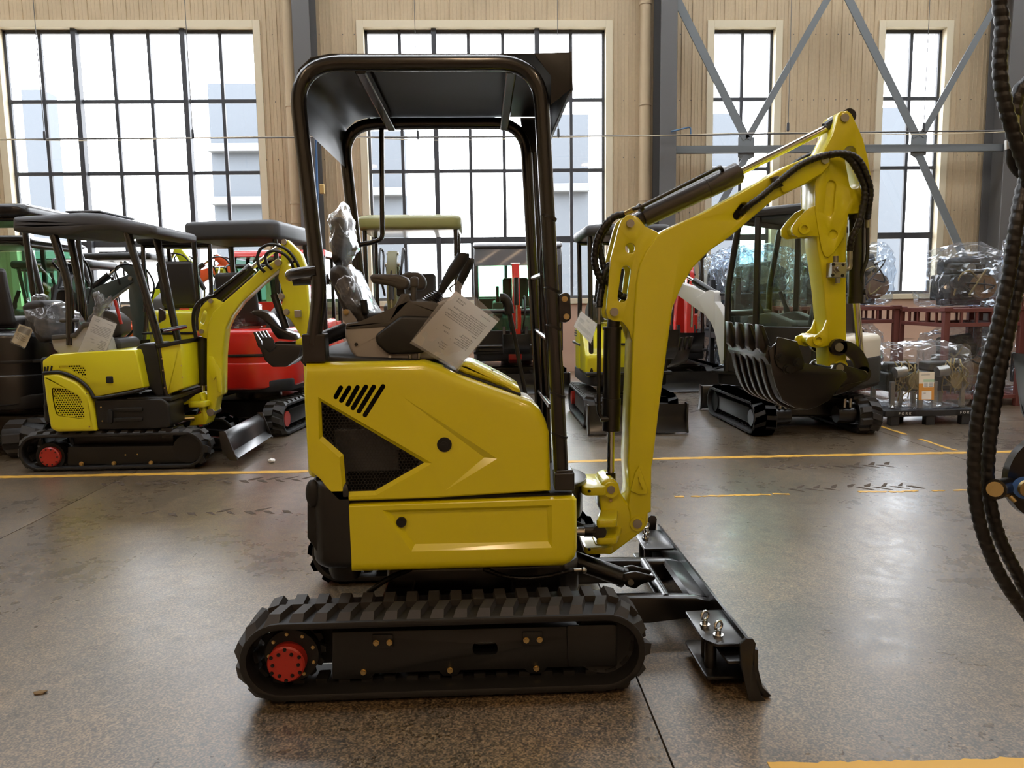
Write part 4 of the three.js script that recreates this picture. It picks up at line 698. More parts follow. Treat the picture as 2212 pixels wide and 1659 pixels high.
  part(boom, 'side_plate', prism(roundPoly([[1.2413,1.9052],[1.2728,1.9612],[1.3821,2.0202],[1.4188,2.0312],[1.4406,2.0236],[1.4532,1.9974],[1.448,1.9787],[1.4217,1.9489],[1.3526,1.9081],[1.2754,1.873],[1.2559,1.8713]], 0.008), -3.1, -3.112, 0.004), M.yellow);
  part(boom, 'hose_clamp', prism([[1.2016,1.9294],[1.2304,1.9385],[1.253,1.8954],[1.2222,1.8844]], -3.085, -3.11, 0.003), M.blackPaint);
  bolts(boom, [[1.233,1.9135]], -3.086, M.gold, SCREW);
  part(boom, 'pin', zcyl(1.4273,2.0004, -3.09, -3.3, 0.016, 20), M.steel);
  // boom lift cylinder
  const lc = part(t, 'boom_cylinder', [cyl(...[[0.5624,1.315,-3.2],[0.557,0.865,-3.2]], 0.038, 0.038, 24), cyl(...[[0.5624,1.321,-3.2],[0.5624,1.309,-3.2]], 0.042, 0.042, 24), cyl(...[[0.5589,1.0091,-3.2],[0.5569,0.9269,-3.2]], 0.0405, 0.0405, 24), cyl(...[[0.5724,1.3808,-3.2],[0.5644,1.313,-3.2]], 0.028)], M.blackPaint);
  part(lc, 'rod', cyl(...[[0.557,0.865,-3.2],[0.5553,0.625,-3.2]], 0.016, 0.016, 18), M.chrome);
  part(lc, 'rod_end', cyl(...[[0.5552,0.6775,-3.2],[0.5574,0.5976,-3.2]], 0.022), M.blackPaint);
  part(lc, 'oil_pipe', pipe([[0.4991,1.335,-3.17],[0.4991,1.2953,-3.17],[0.497,0.9533,-3.17],[0.5132,0.9224,-3.17],[0.5396,0.9219,-3.17]], 0.009, 0.02, 10), M.blackPaint);
  part(lc, 'fitting', [cyl(...[[0.4992,1.4062,-3.17],[0.4991,1.3627,-3.17]], 0.011, 0.011, 8), cyl(...[[0.4991,1.3667,-3.17],[0.4991,1.335,-3.17]], 0.008)], M.steel); part(lc, 'fitting', cyl(...[[0.5051,0.9226,-3.17],[0.5355,0.922,-3.17]], 0.012), M.blackPaint);
  part(t, 'boom_hose', spiralHose([[0.6114,1.7969,-3.18],[0.568,1.7877,-3.18],[0.5226,1.7457,-3.18],[0.4929,1.688,-3.18],[0.483,1.6104,-3.18],[0.4948,1.5517,-3.18],[0.5167,1.5083,-3.18]], 0.014, 0.02), M.hoseM);
  part(t, 'boom_hose', spiralHose([[0.5554,1.5919,-3.22],[0.528,1.5519,-3.2],[0.516,1.4929,-3.2],[0.5047,1.4435,-3.18],[0.4992,1.4062,-3.17]], 0.014, 0.02), M.hoseM);
  part(t, 'boom_hose', spiralHose([[0.6407,1.4356,-3.2],[0.6165,1.4479,-3.2],[0.5923,1.4602,-3.2],[0.54,1.5222,-3.2],[0.5192,1.6121,-3.22],[0.5111,1.6909,-3.22],[0.5551,1.7726,-3.22]], 0.013, 0.02), M.hoseM);
  // arm cylinder above the boom
  const ac = part(t, 'arm_cylinder', [cyl(...[[0.6909,1.7848,-3.2],[1.0996,1.9668,-3.2]], 0.044, 0.044, 26), cyl(...[[0.9649,1.9062,-3.2],[1.0996,1.9668,-3.2]], 0.046, 0.046, 26), cyl(...[[1.0956,1.9649,-3.2],[1.1075,1.9706,-3.2]], 0.04, 0.036, 26), cyl(...[[0.6412,1.762,-3.2],[0.6989,1.7886,-3.2]], 0.03)], mat('#37322f', 0.4, 0, { clearcoat: 0.4 }));
  part(ac, 'rod', cyl(...[[1.0996,1.9668,-3.2],[1.5024,2.1616,-3.2]], 0.0165, 0.0165, 18), M.chrome);
  part(ac, 'rod_end', [cyl(...[[1.4748,2.1484,-3.2],[1.5178,2.1787,-3.2]], 0.026), zcyl(1.5573,2.1938, -3.165, -3.235, 0.03)], M.blackPaint);
  part(ac, 'oil_pipe', pipe([[0.6328,1.812,-3.13],[0.6678,1.8211,-3.13],[0.9796,1.9713,-3.13],[1.0072,1.9858,-3.15],[1.0291,1.9679,-3.18]], 0.008, 0.01, 10), M.blackPaint);
  part(ac, 'fitting', [cyl(...[[0.6075,1.7966,-3.16],[0.6465,1.8168,-3.14]], 0.011, 0.011, 8), cyl(...[[0.629,1.8067,-3.15],[0.6582,1.8186,-3.14]], 0.009)], M.gold);
  part(ac, 'pipe_clamp', cyl(...[[0.6621,1.8129,-3.14],[0.6738,1.8242,-3.14]], 0.018), M.blackPaint);

  // arm
  const armO = [[1.4981,2.193],[1.5114,2.206],[1.5369,2.2078],[1.5551,2.1946],[1.5785,2.1515],[1.6086,2.0913],[1.6339,2.0081],[1.6487,1.9396],[1.6502,1.9053],[1.6477,1.871],[1.6283,1.8098],[1.6151,1.7887],[1.5573,1.7854],[1.5539,1.7701],[1.5548,1.5918],[1.5735,1.1616],[1.5701,1.1435],[1.4968,1.1387],[1.4801,1.3211],[1.463,1.4597],[1.4453,1.5638],[1.4285,1.6458],[1.4226,1.7],[1.4091,1.8041],[1.4054,1.9149],[1.4348,2.0377],[1.4534,2.0715],[1.4736,2.1127]];
  const win = slotPoly(...[[1.5782,1.9116],[1.5495,2.037]], 0.026, 8);
  const arm = part(t, 'arm', prism(armO, -3.14, -3.265, 0.006, [win], 3), M.yellow);
  const cheek = [[1.4934,2.1907],[1.5066,2.2036],[1.532,2.2054],[1.5501,2.1923],[1.5735,2.1493],[1.6035,2.0893],[1.6287,2.0063],[1.6435,1.9381],[1.6449,1.9039],[1.6424,1.8696],[1.6231,1.8086],[1.61,1.7877],[1.5524,1.7844],[1.5485,1.7306],[1.542,1.6921],[1.4927,1.6192],[1.4733,1.6039],[1.4572,1.608],[1.4442,1.6352],[1.4256,1.7126],[1.4086,1.8029],[1.4049,1.9134],[1.4342,2.0358],[1.4527,2.0695],[1.4728,2.1106]];
  for (const [a, b] of [[-3.13, -3.142], [-3.263, -3.275]]) part(arm, 'cheek_plate', prism(cheek, a, b, 0.004, [win, slotPoly(...[[1.4684,1.7966],[1.4744,1.9033]], 0.02, 8), circlePoly(1.4898,1.7004, 0.019, 18)]), M.yellow);
  const e1 = roundPoly([[1.4262,1.8288],[1.3753,1.8044],[1.3368,1.7645],[1.3159,1.7339],[1.3168,1.705],[1.3392,1.6893],[1.4048,1.6944],[1.4349,1.6902]], 0.006), e2 = roundPoly([[1.4794,1.3409],[1.4647,1.2974],[1.4331,1.272],[1.3968,1.2646],[1.3915,1.2428],[1.4062,1.2266],[1.439,1.218],[1.4915,1.2272]], 0.006);
  for (const [a, b] of [[-3.135, -3.15], [-3.25, -3.265]]) { part(arm, 'thumb_ear', prism(e1, a, b, 0.003), M.yellow); part(arm, 'thumb_ear', prism(e2, a, b, 0.003), M.yellow); }
  for (const [x, y] of [[1.3631,1.7258],[1.4408,1.2531]]) part(arm, 'thumb_boss', lathe([[0.014, 0], [0.024, 0], [0.024, 0.155], [0.014, 0.155], [0.014, 0]], [x, y, -3.28], [0, 0, 1], 20), M.yellow);
  part(arm, 'link_boss', zcyl(1.5366,1.2204, -3.125, -3.28, 0.032), M.yellow); part(arm, 'tip_boss', zcyl(1.5419,1.1339, -3.125, -3.28, 0.032), M.yellow);
  part(arm, 'pin', zcyl(1.5184,2.1752, -3.12, -3.285, 0.017), M.steel);
  const vb = part(arm, 'valve_block', rbox([[1.4682,1.5174,-3.1]][0][0], [[1.5319,1.5166,-3.1]][0][0], [[1.4682,1.5174,-3.1]][0][1], [[1.4659,1.5812,-3.1]][0][1], -3.085, -3.14, 0.004), M.steel);
  part(vb, 'spindle', [zcyl(1.4929,1.555, -3.06, -3.09, 0.012), zcyl(1.4929,1.555, -3.08, -3.09, 0.02)], M.steel);
  bolts(vb, [[1.4725,1.5725],[1.514,1.5701],[1.4721,1.5284],[1.5137,1.5259]], -3.085, M.darkBlack, SCREW);
  for (const g of [cyl(...[[1.4945,1.5813,-3.11],[1.4935,1.6083,-3.11]], 0.011, 0.011, 6), cyl(...[[1.5048,1.5192,-3.11],[1.5057,1.4939,-3.11]], 0.011, 0.011, 6), pipe([[1.5355,1.5518,-3.11],[1.5573,1.5554,-3.11],[1.5558,1.5941,-3.11]], 0.01, 0.01)]) part(vb, 'fitting', g, M.steel);
  // bucket cylinder
  const kc = part(t, 'bucket_cylinder', [cyl(...[[1.6241,1.7837,-3.2],[1.635,1.4117,-3.2]], 0.034, 0.034, 24), cyl(...[[1.6239,1.7876,-3.2],[1.6247,1.7679,-3.2]], 0.037, 0.037, 24), cyl(...[[1.6339,1.4379,-3.2],[1.6351,1.4077,-3.2]], 0.037, 0.037, 24), cyl(...[[1.6285,1.8248,-3.2],[1.6244,1.7758,-3.2]], 0.024), cyl(...[[1.6374,1.4539,-3.2],[1.6648,1.4573,-3.17]], 0.014)], M.blackPaint);
  part(kc, 'rod', cyl(...[[1.6347,1.4178,-3.2],[1.6747,1.0993,-3.2]], 0.0155, 0.0155, 18), M.chrome);
  part(kc, 'pin', zcyl(1.6078,1.8114, -3.12, -3.28, 0.013), M.steel);
  part(kc, 'oil_pipe', pipe([[1.6521,1.7324,-3.16],[1.6578,1.5955,-3.16],[1.6359,1.5367,-3.16],[1.6487,1.4776,-3.18]], 0.008, 0.04), M.blackPaint);
  for (const g of [cyl(...[[1.5492,1.6321,-3.1],[1.5508,1.5936,-3.1]], 0.011, 0.011, 8), cyl(...[[1.6496,1.7907,-3.16],[1.6522,1.7285,-3.16]], 0.011, 0.011, 8)]) part(kc, 'fitting', g, M.steel);
  part(t, 'arm_hose', spiralHose([[1.0874,1.7914,-3.12],[1.1132,1.821,-3.085],[1.159,1.8537,-3.08],[1.2253,1.9091,-3.08],[1.32,1.9789,-3.08],[1.4155,2.0153,-3.08],[1.5025,2.0222,-3.08],[1.5619,1.9959,-3.08],[1.6019,1.9229,-3.08],[1.6213,1.868,-3.09],[1.6214,1.8032,-3.1],[1.64,1.7692,-3.14]], 0.0125, 0.019), M.hoseM);
  part(t, 'arm_hose', spiralHose([[1.4442,2.0189,-3.1],[1.4879,2.0242,-3.09],[1.5313,1.997,-3.085],[1.5728,1.9333,-3.085],[1.5949,1.8732,-3.085],[1.59,1.8017,-3.085],[1.5695,1.7261,-3.085],[1.5503,1.6792,-3.09],[1.5494,1.6283,-3.1]], 0.0125, 0.019), M.hoseM);
  part(t, 'arm_hose', spiralHose([[1.3327,1.9696,-3.3],[1.3933,2.0248,-3.3],[1.4749,2.0639,-3.3],[1.5574,2.0773,-3.3]], 0.012, 0.019), M.hoseM);
  // linkage and bucket
  const link = (c, w, z0, z1) => prism([...curve(c.map((p) => [...p, 0]), 16).map((p, i, a) => { const q = a[Math.min(i + 1, 16)].clone().sub(a[Math.max(i - 1, 0)]).normalize(); return [p.x - q.y * w, p.y + q.x * w]; }), ...curve(c.map((p) => [...p, 0]), 16).map((p, i, a) => { const q = a[Math.min(i + 1, 16)].clone().sub(a[Math.max(i - 1, 0)]).normalize(); return [p.x + q.y * w, p.y - q.x * w]; }).reverse()], z0, z1, 0.004);
  for (const [a, b, n] of [[-3.095, -3.12, 1], [-3.285, -3.31, 0]]) {
    const c = [[1.517,1.2233],[1.5574,1.2187],[1.599,1.1863],[1.621,1.1422],[1.6266,1.1062]];
    const l = part(t, 'bucket_link', merge([link(c, 0.029, a, b), zcyl(...c[0], a, b, 0.036, 24), zcyl(...c[4], a, b, 0.034, 24)]), M.blackPaint);
    if (n) { part(l, 'pin', zcyl(1.5121,1.2241, -3.085, -3.1, 0.019), M.steel); part(l, 'pin', zcyl(1.6213,1.1073, -3.085, -3.32, 0.017), M.steel); }
  }
  part(t, 'bucket_link', prism(roundPoly([[1.6507,1.1259],[1.6683,1.0973],[1.653,1.0692],[1.5808,1.0259],[1.5199,1.0088],[1.535,1.043],[1.5792,1.0686],[1.6223,1.1184]], 0.012), -3.13, -3.27, 0.006), M.blackPaint);
  const bkP = [[1.1657,1.2237],[1.1975,1.2553],[1.3155,1.1698],[1.4208,1.145],[1.4734,1.1384],[1.4934,1.1246],[1.4961,1.1054],[1.4572,1.0541],[1.4255,1.0142],[1.3778,0.9881],[1.3373,0.9754],[1.2826,0.9842],[1.2273,1.0181],[1.2005,1.0743],[1.1835,1.132]];
  const bucket = part(t, 'bucket', prism(bkP, -2.975, -2.99, 0.003), M.blackPaint);
  part(bucket, 'side_plate', prism(bkP, -3.45, -3.465, 0.003), M.blackPaint);
  const sh = [[1.1657,1.2237],[1.1835,1.132],[1.2005,1.0743],[1.2273,1.0181],[1.2826,0.9842],[1.3373,0.9754],[1.3778,0.9881],[1.4255,1.0142],[1.4572,1.0541],[1.4961,1.1054]], shc = curve(sh.map((p) => [...p, 0]), 30);
  const off = (d) => shc.map((p, i) => { const q = shc[Math.min(i + 1, 30)].clone().sub(shc[Math.max(i - 1, 0)]).normalize(); return [p.x - q.y * d, p.y + q.x * d]; });
  part(bucket, 'bowl', prism([...off(0), ...off(0.012).reverse()], -2.985, -3.455, 0.001), M.blackPaint);
  for (const z of [-3.06, -3.14, -3.225, -3.31, -3.39]) part(bucket, 'wear_strip', prism([...off(-0.012).slice(2, 20), ...off(0.002).slice(2, 20).reverse()], z - 0.014, z + 0.014, 0.003), M.blackPaint);
  const cut = roundPoly([[1.1928,1.2805],[1.2776,1.2603],[1.3111,1.1707],[1.3061,1.1461],[1.2489,1.1281],[1.1981,1.1575],[1.1857,1.19]], 0.008);
  for (const z of [-2.96, -3.468]) part(bucket, 'side_cutter', prism(cut, z, z - 0.012, 0.004), M.blackPaint);
  for (const [x, y] of [[1.2084,1.1923],[1.2817,1.174],[1.2384,1.1482]]) part(bucket, 'bolt', merge([zcyl(x, y, -2.962, -2.955, 0.02, 20), zcyl(x, y, -2.955, -2.948, 0.013, 6)]), M.satin);
  part(bucket, 'lip', prism([[1.1633,1.2452],[1.1887,1.2314],[1.1977,1.1873],[1.1791,1.1589],[1.1548,1.1976]], -2.985, -3.455, 0.003), M.blackPaint);
  for (const z of [-3.03, -3.155, -3.28, -3.41]) part(bucket, 'tooth', prism(roundPoly([[1.1335,1.3294],[1.1531,1.3253],[1.1845,1.2476],[1.2105,1.1539],[1.1909,1.1503],[1.1581,1.2054],[1.1378,1.229]], 0.003), z - 0.025, z + 0.025, 0.005), M.blackPaint);
  for (const z of [-3.09, -3.3]) part(bucket, 'bucket_ear', prism(roundPoly([[1.4763,1.1248],[1.4955,1.1523],[1.5254,1.1598],[1.5523,1.1434],[1.63,1.1221],[1.6431,1.0979],[1.6237,1.0783],[1.5694,1.0672],[1.4991,1.0545]], 0.01), z - 0.008, z + 0.008, 0.004), M.blackPaint);
  part(bucket, 'pin', zcyl(1.5166,1.1359, -3.08, -3.32, 0.017), M.steel);
}

// ---------------------------------------------------------------- the smaller yellow excavator parked on the left
{
  const t = thing('mini_excavator', 'yellow excavator on the left with a moulded black roof and its blade raised', 'excavator', [-3.25, 0, -7]);
  const o = { x0: -4.045, x1: -2.46, y0: 0.014, y1: 0.33, w: 0.24, count: 32, lugH: 0.022 };
  for (const [z, dir] of [[-6.48, 1], [-7.5, -1]]) {
    rubberTrack(t, { ...o, z, dir }); const s = (a) => z - dir * a;
    const fr = part(t, 'track_frame', prism(roundPoly([[-3.6575,0.2092],[-2.6336,0.1992],[-2.6436,0.041],[-2.8774,0.0422],[-2.9075,0.0136],[-2.9879,0.0155],[-3.0102,0.041],[-3.211,0.0415],[-3.2369,0.0171],[-3.3169,0.0189],[-3.339,0.0444],[-3.4911,0.0437],[-3.517,0.0194],[-3.6725,0.023]], 0.008), s(0.06), s(0.18), 0.008), M.satin);
    bolts(fr, [[-3.5435,0.0578],[-3.2644,0.0555],[-2.9444,0.0524]], s(0.055), M.gold, boltGeo(0.016, 0.018), dir);
    bolts(fr, [[-3.1632,0.1279],[-3.0592,0.1297]], s(0.058), M.gold, SCREW, dir);
    part(t, 'drive_hub', zcyl(-3.811,0.1242, s(0.06), s(0.2), 0.125, 28), M.darkBlack);
    const mo = part(t, 'motor_cover', lathe([[0.001, 0.07], [0.08, 0.07], [0.088, 0.062], [0.088, 0]], [-3.7993,0.1283, s(0.09)], [0, 0, dir], 28), M.motor);
    bolts(mo, Array.from({ length: 10 }, (_, i) => { const c = [-3.7993,0.1283], a = i * Math.PI / 5; return [c[0] + 0.07 * Math.cos(a), c[1] + 0.07 * Math.sin(a)]; }), s(0.02), M.darkBlack, SCREW, dir);
    part(t, 'idler_wheel', zcyl(-2.62, 0.17, s(0.05), s(0.18), 0.125, 24), M.darkBlack);
    for (const x of [-3.72, -3.4, -3.05]) part(t, 'track_roller', zcyl(x, 0.1, s(0.1), s(0.2), 0.06, 18), M.darkBlack);
  }
  part(t, 'chassis', [rbox(-3.7, -2.8, 0.16, 0.36, -6.7, -7.3, 0.02), cyl([-3.3, 0.36, -7], [-3.3, 0.46, -7], 0.25, 0.25, 28)], M.blackPaint);
  part(t, 'upper_frame', rbox(-3.85, -2.78, 0.42, 0.6, -6.55, -7.45, 0.03), M.darkBlack);
  const lower = part(t, 'lower_cover', shell(roundPoly([[-3.3726,0.6291],[-2.7888,0.63],[-2.7367,0.5802],[-2.734,0.38],[-2.7949,0.3607],[-3.3696,0.3605]], 0.03), 0.02, -6.49, 0.02, -6.8), M.satin);
  part(lower, 'rib', prism(slotPoly(...[[-3.1935,0.5378],[-2.9766,0.5375]], 0.018), -6.475, -6.5, 0.008), M.satin);
  part(lower, 'rib', prism(slotPoly(...[[-3.2001,0.4485],[-2.9826,0.4522]], 0.018), -6.475, -6.5, 0.008), M.satin);
  part(lower, 'latch', prism(slotPoly(...[[-3.2383,0.5184],[-3.2444,0.4372]], 0.022), -6.47, -6.5, 0.004), M.darkBlack);
  bolts(lower, [[-3.3166,0.562],[-3.314,0.4403]], -6.488, M.gold, SCREW);
  // rear grille cover, hood
  const rp = roundPoly([[-3.7731,0.856],[-3.6441,0.8657],[-3.483,0.7867],[-3.3874,0.6603],[-3.3738,0.5833],[-3.3598,0.3557],[-3.7018,0.3548],[-3.75,0.3884],[-3.768,0.6394]], 0.02), mesh1 = ccw(roundPoly([[-3.7045,0.7467],[-3.5657,0.7281],[-3.4623,0.6537],[-3.4474,0.5443],[-3.4459,0.4633],[-3.682,0.5005],[-3.7003,0.6099]], 0.03));
  const perf = (poly, r, p) => { const X = poly.map((q) => q[0]), Y = poly.map((q) => q[1]), out = []; const ins = (x, y) => { let c = false; for (let i = 0, j = poly.length - 1; i < poly.length; j = i++) if ((poly[i][1] > y) !== (poly[j][1] > y) && x < (poly[j][0] - poly[i][0]) * (y - poly[i][1]) / (poly[j][1] - poly[i][1]) + poly[i][0]) c = !c; return c; }; let j = 0; for (let y = Math.min(...Y); y < Math.max(...Y); y += p * 0.866, j++) for (let x = Math.min(...X) + (j % 2) * p / 2; x < Math.max(...X); x += p) { const h = circlePoly(x, y, r, 6); if (h.every((q) => ins(...q))) out.push(h); } return out; };
  const grille = part(t, 'grille_cover', shell(rp, 0.03, -6.46, 0.03, -6.7, [mesh1]), M.yellow2);
  part(grille, 'mesh_grille', flat(mesh1, -6.475, perf(mesh1, 0.008, 0.021)), M.yellow2, true);
  part(t, 'engine_bay', rbox(-3.84, -3.4, 0.5, 1.0, -6.55, -7.4, 0.03), M.darkBlack);
  bolts(grille, [[-3.4129,0.6848],[-3.4119,0.3987]], -6.458, M.gold, SCREW);
  const hp = roundPoly([[-3.7785,0.974],[-3.7001,1.0285],[-3.3833,1.0471],[-2.9917,1.0565],[-2.9756,1.0083],[-2.9406,0.722],[-3.3553,0.649],[-3.4073,0.7388],[-3.5511,0.85],[-3.654,0.8799],[-3.7837,0.8662]], 0.015), mesh2 = ccw(roundPoly([[-3.6384,0.9277],[-3.4508,0.9324],[-3.4146,0.8957],[-3.4095,0.8113],[-3.4584,0.8363],[-3.5469,0.902],[-3.6322,0.9076]], 0.006));
  const hd = part(t, 'engine_hood', shell(hp, 0.014, -6.48, 0.03, -7.4, [mesh2]), M.yellow2);
  part(hd, 'mesh_grille', flat(mesh2, -6.485, perf(mesh2, 0.008, 0.021)), M.yellow2, true);
  part(hd, 'seam', sweep(curve([[-3.7731,0.8685,-6.475],[-3.6406,0.8741,-6.475],[-3.5384,0.8403,-6.475],[-3.4495,0.7827,-6.475],[-3.3853,0.7052,-6.475],[-3.3506,0.6482,-6.475],[-3.1371,0.6723,-6.475],[-2.9301,0.7127,-6.475]], 30), 0.015, 8), M.plasticBlack);
  for (const q of [[[-3.7558,0.9236,-6.48],[-3.7595,0.8798,-6.48]], [[-3.7283,0.9271,-6.48],[-3.7401,0.8794,-6.48]], [[-3.697,0.9305,-6.48],[-3.7087,0.8828,-6.48]]]) part(hd, 'vent_slot', cyl(...q, 0.008, 0.008, 8), M.darkBlack);
  part(hd, 'latch', rbox(-3.25, -3.19, 0.77, 0.83, -6.47, -6.5, 0.01), M.darkBlack);
  part(t, 'deck', rbox(-3.1, -2.72, 0.6, 0.64, -6.5, -7.45, 0.01), M.plasticBlack);
  part(t, 'front_box', prism(roundPoly([[-3.047,1.0493],[-3.0074,1.1015],[-2.8676,1.1033],[-2.8555,1.0461],[-2.7909,0.6304],[-2.8921,0.6241],[-2.99,0.7784],[-3.032,0.8653]], 0.03), -6.6, -6.95, 0.02, [], 3), M.plasticBlack);
  const fb = part(t, 'front_cover', prism(roundPoly([[-2.854,1.0596],[-2.6481,1.0968],[-2.6452,0.7044],[-2.7854,0.6494]], 0.008), -6.59, -7.3, 0.008), M.yellow2);
  part(fb, 'rim', prism([[-2.8514,1.0926],[-2.642,1.1297],[-2.6443,1.0933],[-2.846,1.0561]], -6.58, -7.31, 0.004), M.satin);
  bolts(fb, [[-2.8122,0.9662],[-2.811,0.8643],[-2.8054,0.7086],[-2.6486,0.9022],[-2.6472,0.8]], -6.588, M.gold, SCREW);
  // console, seat, joystick
  part(t, 'seat', [rbox(-3.75, -3.25, 1.02, 1.14, -6.75, -7.2, 0.05, 4), prism(roundPoly([[-4.1133,1.4449],[-4.0137,1.4941],[-3.9108,1.4843],[-3.878,1.1228],[-3.9841,1.1031],[-4.0531,1.2746]], 0.05), -6.78, -7.2, 0.05, [], 4)], M.seat);
  const cn = part(t, 'console', prism(roundPoly([[-3.7566,1.1621],[-3.5579,1.1751],[-3.4792,1.2707],[-3.3798,1.2772],[-3.2827,1.1465],[-3.2612,1.0081],[-3.6784,1.007],[-3.7413,1.0608]], 0.02), -6.6, -6.75, 0.015, [], 3), M.console);
  part(cn, 'console_top', prism(roundPoly([[-3.7432,1.1871],[-3.5531,1.2002],[-3.4668,1.2953],[-3.3559,1.3016],[-3.3317,1.2571],[-3.4627,1.2471],[-3.5406,1.1597],[-3.7469,1.1429]], 0.01), -6.59, -6.76, 0.01), M.plastic);
  part(cn, 'arm_rest', rbox(...[[-3.6792,1.2969]][0].slice(0, 1), [[-3.5445,1.2949]][0][0], [[-3.6795,1.2929]][0][1], [[-3.6762,1.3332]][0][1], -6.6, -6.7, 0.02), M.plastic);
  part(t, 'joystick', [sweep(curve([[-3.4584,1.2288,-6.65],[-3.4118,1.3171,-6.65],[-3.3565,1.4172,-6.65],[-3.3765,1.518,-6.65]], 12), (l) => l < 0.12 ? 0.035 : 0.024, 12)], M.plasticBlack);
  part(t, 'lever', cyl(...[[-3.3293,1.4848,-6.9],[-3.2875,1.2664,-6.9]], 0.014), M.red);
  part(t, 'far_console', prism(roundPoly([[-3.5169,1.4011],[-3.4259,1.3696],[-3.3542,1.3038],[-3.3636,1.1741],[-3.4876,1.1109],[-3.54,1.2634]], 0.03), -7.05, -7.25, 0.02, [], 3), M.plastic);
  // canopy
  const roofTop = [[-3.9707,2.1977],[-3.6989,2.2111],[-3.418,2.2284],[-3.2306,2.2186],[-3.0218,2.1644],[-2.7757,2.1095],[-2.7765,2.0368],[-2.9307,2.0263],[-3.1487,2.0771],[-3.35,2.0711],[-3.5371,2.0368],[-3.9815,2.0737]];
  const rf = part(t, 'canopy_roof', prism(roundPoly(roofTop, 0.03), -6.55, -7.5, 0.05, [], 4), M.roofGrey);
  part(rf, 'roof_rib', rbox(-3.6, -3.3, 2.24, 2.26, -6.7, -7.35, 0.01), M.roofGrey);
  for (const [a, r] of [[[[-3.0452,2.0681,-6.62],[-2.8354,1.1068,-6.62],[-2.7766,0.3559,-6.62]], 0.034], [[[-3.1104,2.0811,-7.35],[-2.9706,1.0661,-7.35],[-2.9302,0.7931,-7.35]], 0.034], [[[-3.6676,2.0433,-6.62],[-3.5711,1.6002,-6.62],[-3.6036,1.099,-6.62]], 0.034], [[[-3.918,2.0897,-7.35],[-3.8586,1.5269,-7.35],[-3.8868,1.0585,-7.35]], 0.034]]) part(t, 'canopy_post', pipe(a, r, 0.1, 12), M.tubeBlack);
  part(t, 'post_foot', rbox(...[[-2.826,0.3444]][0].slice(0, 1), [[-2.7248,0.3423]][0][0], [[-2.8266,0.336]][0][1] - 0.06, [[-2.8246,0.3652]][0][1], -6.5, -6.74, 0.006), M.blackPaint);
  part(t, 'lamp_bracket', prism(roundPoly([[-2.8104,1.4099],[-2.7569,1.3811],[-2.7617,1.3088],[-2.8194,1.2774]], 0.01), -6.58, -6.61, 0.004), M.blackPaint);
  part(t, 'grab_rail', pipe([[-2.8294,1.2069,-6.65],[-2.8746,1.2197,-7.3]], 0.02, 0.02), M.tubeBlack);
  // boom group
    const bm = part(t, 'boom', prism(roundPoly([[-2.3728,1.4461],[-2.1228,1.653],[-2.0174,1.748],[-1.8579,1.8422],[-1.8216,1.8167],[-1.837,1.7584],[-2.0383,1.5889],[-2.2054,1.4437],[-2.3091,1.3141],[-2.3657,1.2045],[-2.4053,0.9575],[-2.4305,0.5956],[-2.4744,0.5704],[-2.508,0.4318],[-2.5486,0.3934],[-2.569,0.4069],[-2.5674,0.6459],[-2.5389,1.1179],[-2.5181,1.2536],[-2.47,1.3588]], 0.01), -6.92, -7.08, 0.012, [], 3), M.yellow2);
  part(bm, 'ear_plate', prism(roundPoly([[-2.3728,1.4461],[-2.3971,1.4591],[-2.4455,1.4892],[-2.4917,1.4857],[-2.5485,1.4443],[-2.5844,1.4027],[-2.6113,1.3059],[-2.6155,1.1702],[-2.5882,1.1357],[-2.5389,1.1179],[-2.5023,1.1684],[-2.4294,1.337]], 0.01), -6.94, -6.97, 0.006, [slotPoly(...[[-2.5755,1.2757],[-2.5494,1.3599]], 0.02)]), M.yellow2);
  part(bm, 'pin', zcyl(-2.4821,1.4646, -6.915, -7.1, 0.02), M.steel); part(bm, 'pin', zcyl(-2.5822,1.188, -6.915, -7.1, 0.02), M.steel); part(bm, 'pin', zcyl(-2.5394,0.4371, -6.9, -7.1, 0.035), M.steel); part(bm, 'pin', zcyl(-1.8517,1.8031, -6.9, -7.1, 0.03), M.steel);
  part(bm, 'weld_plate', prism([[-2.533,0.806],[-2.5103,0.7626],[-2.4952,0.7321],[-2.4673,0.7747],[-2.4673,0.6323],[-2.4262,0.6099],[-2.4221,0.8256],[-2.4904,0.9554],[-2.524,0.956]], -6.905, -6.925, 0.006), M.yellow2);
  part(t, 'swing_bracket', prism(roundPoly([[-2.7816,0.5258],[-2.6575,0.6104],[-2.6055,0.6268],[-2.5837,0.5655],[-2.5847,0.4784],[-2.5559,0.3903],[-2.5812,0.3251],[-2.7311,0.3151],[-2.7129,0.4023],[-2.6172,0.4353],[-2.6549,0.5146]], 0.01), -6.88, -7.1, 0.015), M.yellow2);
  part(t, 'swing_bracket', prismY(roundPoly([[[[-2.7079,0.4094]][0][0], -6.8], [[[-2.5402,0.406]][0][0], -6.8], [[[-2.5402,0.406]][0][0], -7.1], [[[-2.7079,0.4094]][0][0], -7.1]], 0.05), 0.5, 0.55, 0.008), M.yellow2);
  part(t, 'swing_rod', cyl(...[[-2.8227,0.3941,-6.8],[-2.6668,0.3956,-6.85]], 0.02), M.gold);
  const ac = part(t, 'arm_cylinder', cyl(...[[-2.4581,1.481,-7],[-2.1086,1.7688,-7]], 0.05, 0.05, 20), M.blackPaint);
  part(ac, 'rod', cyl(...[[-2.1086,1.7688,-7],[-1.8456,1.9637,-7]], 0.022, 0.022, 14), M.chrome);
  part(ac, 'oil_pipe', pipe([[-2.4549,1.5315,-6.94],[-2.1584,1.746,-6.94],[-2.1431,1.7385,-6.97]], 0.012, 0.02), M.blackPaint);
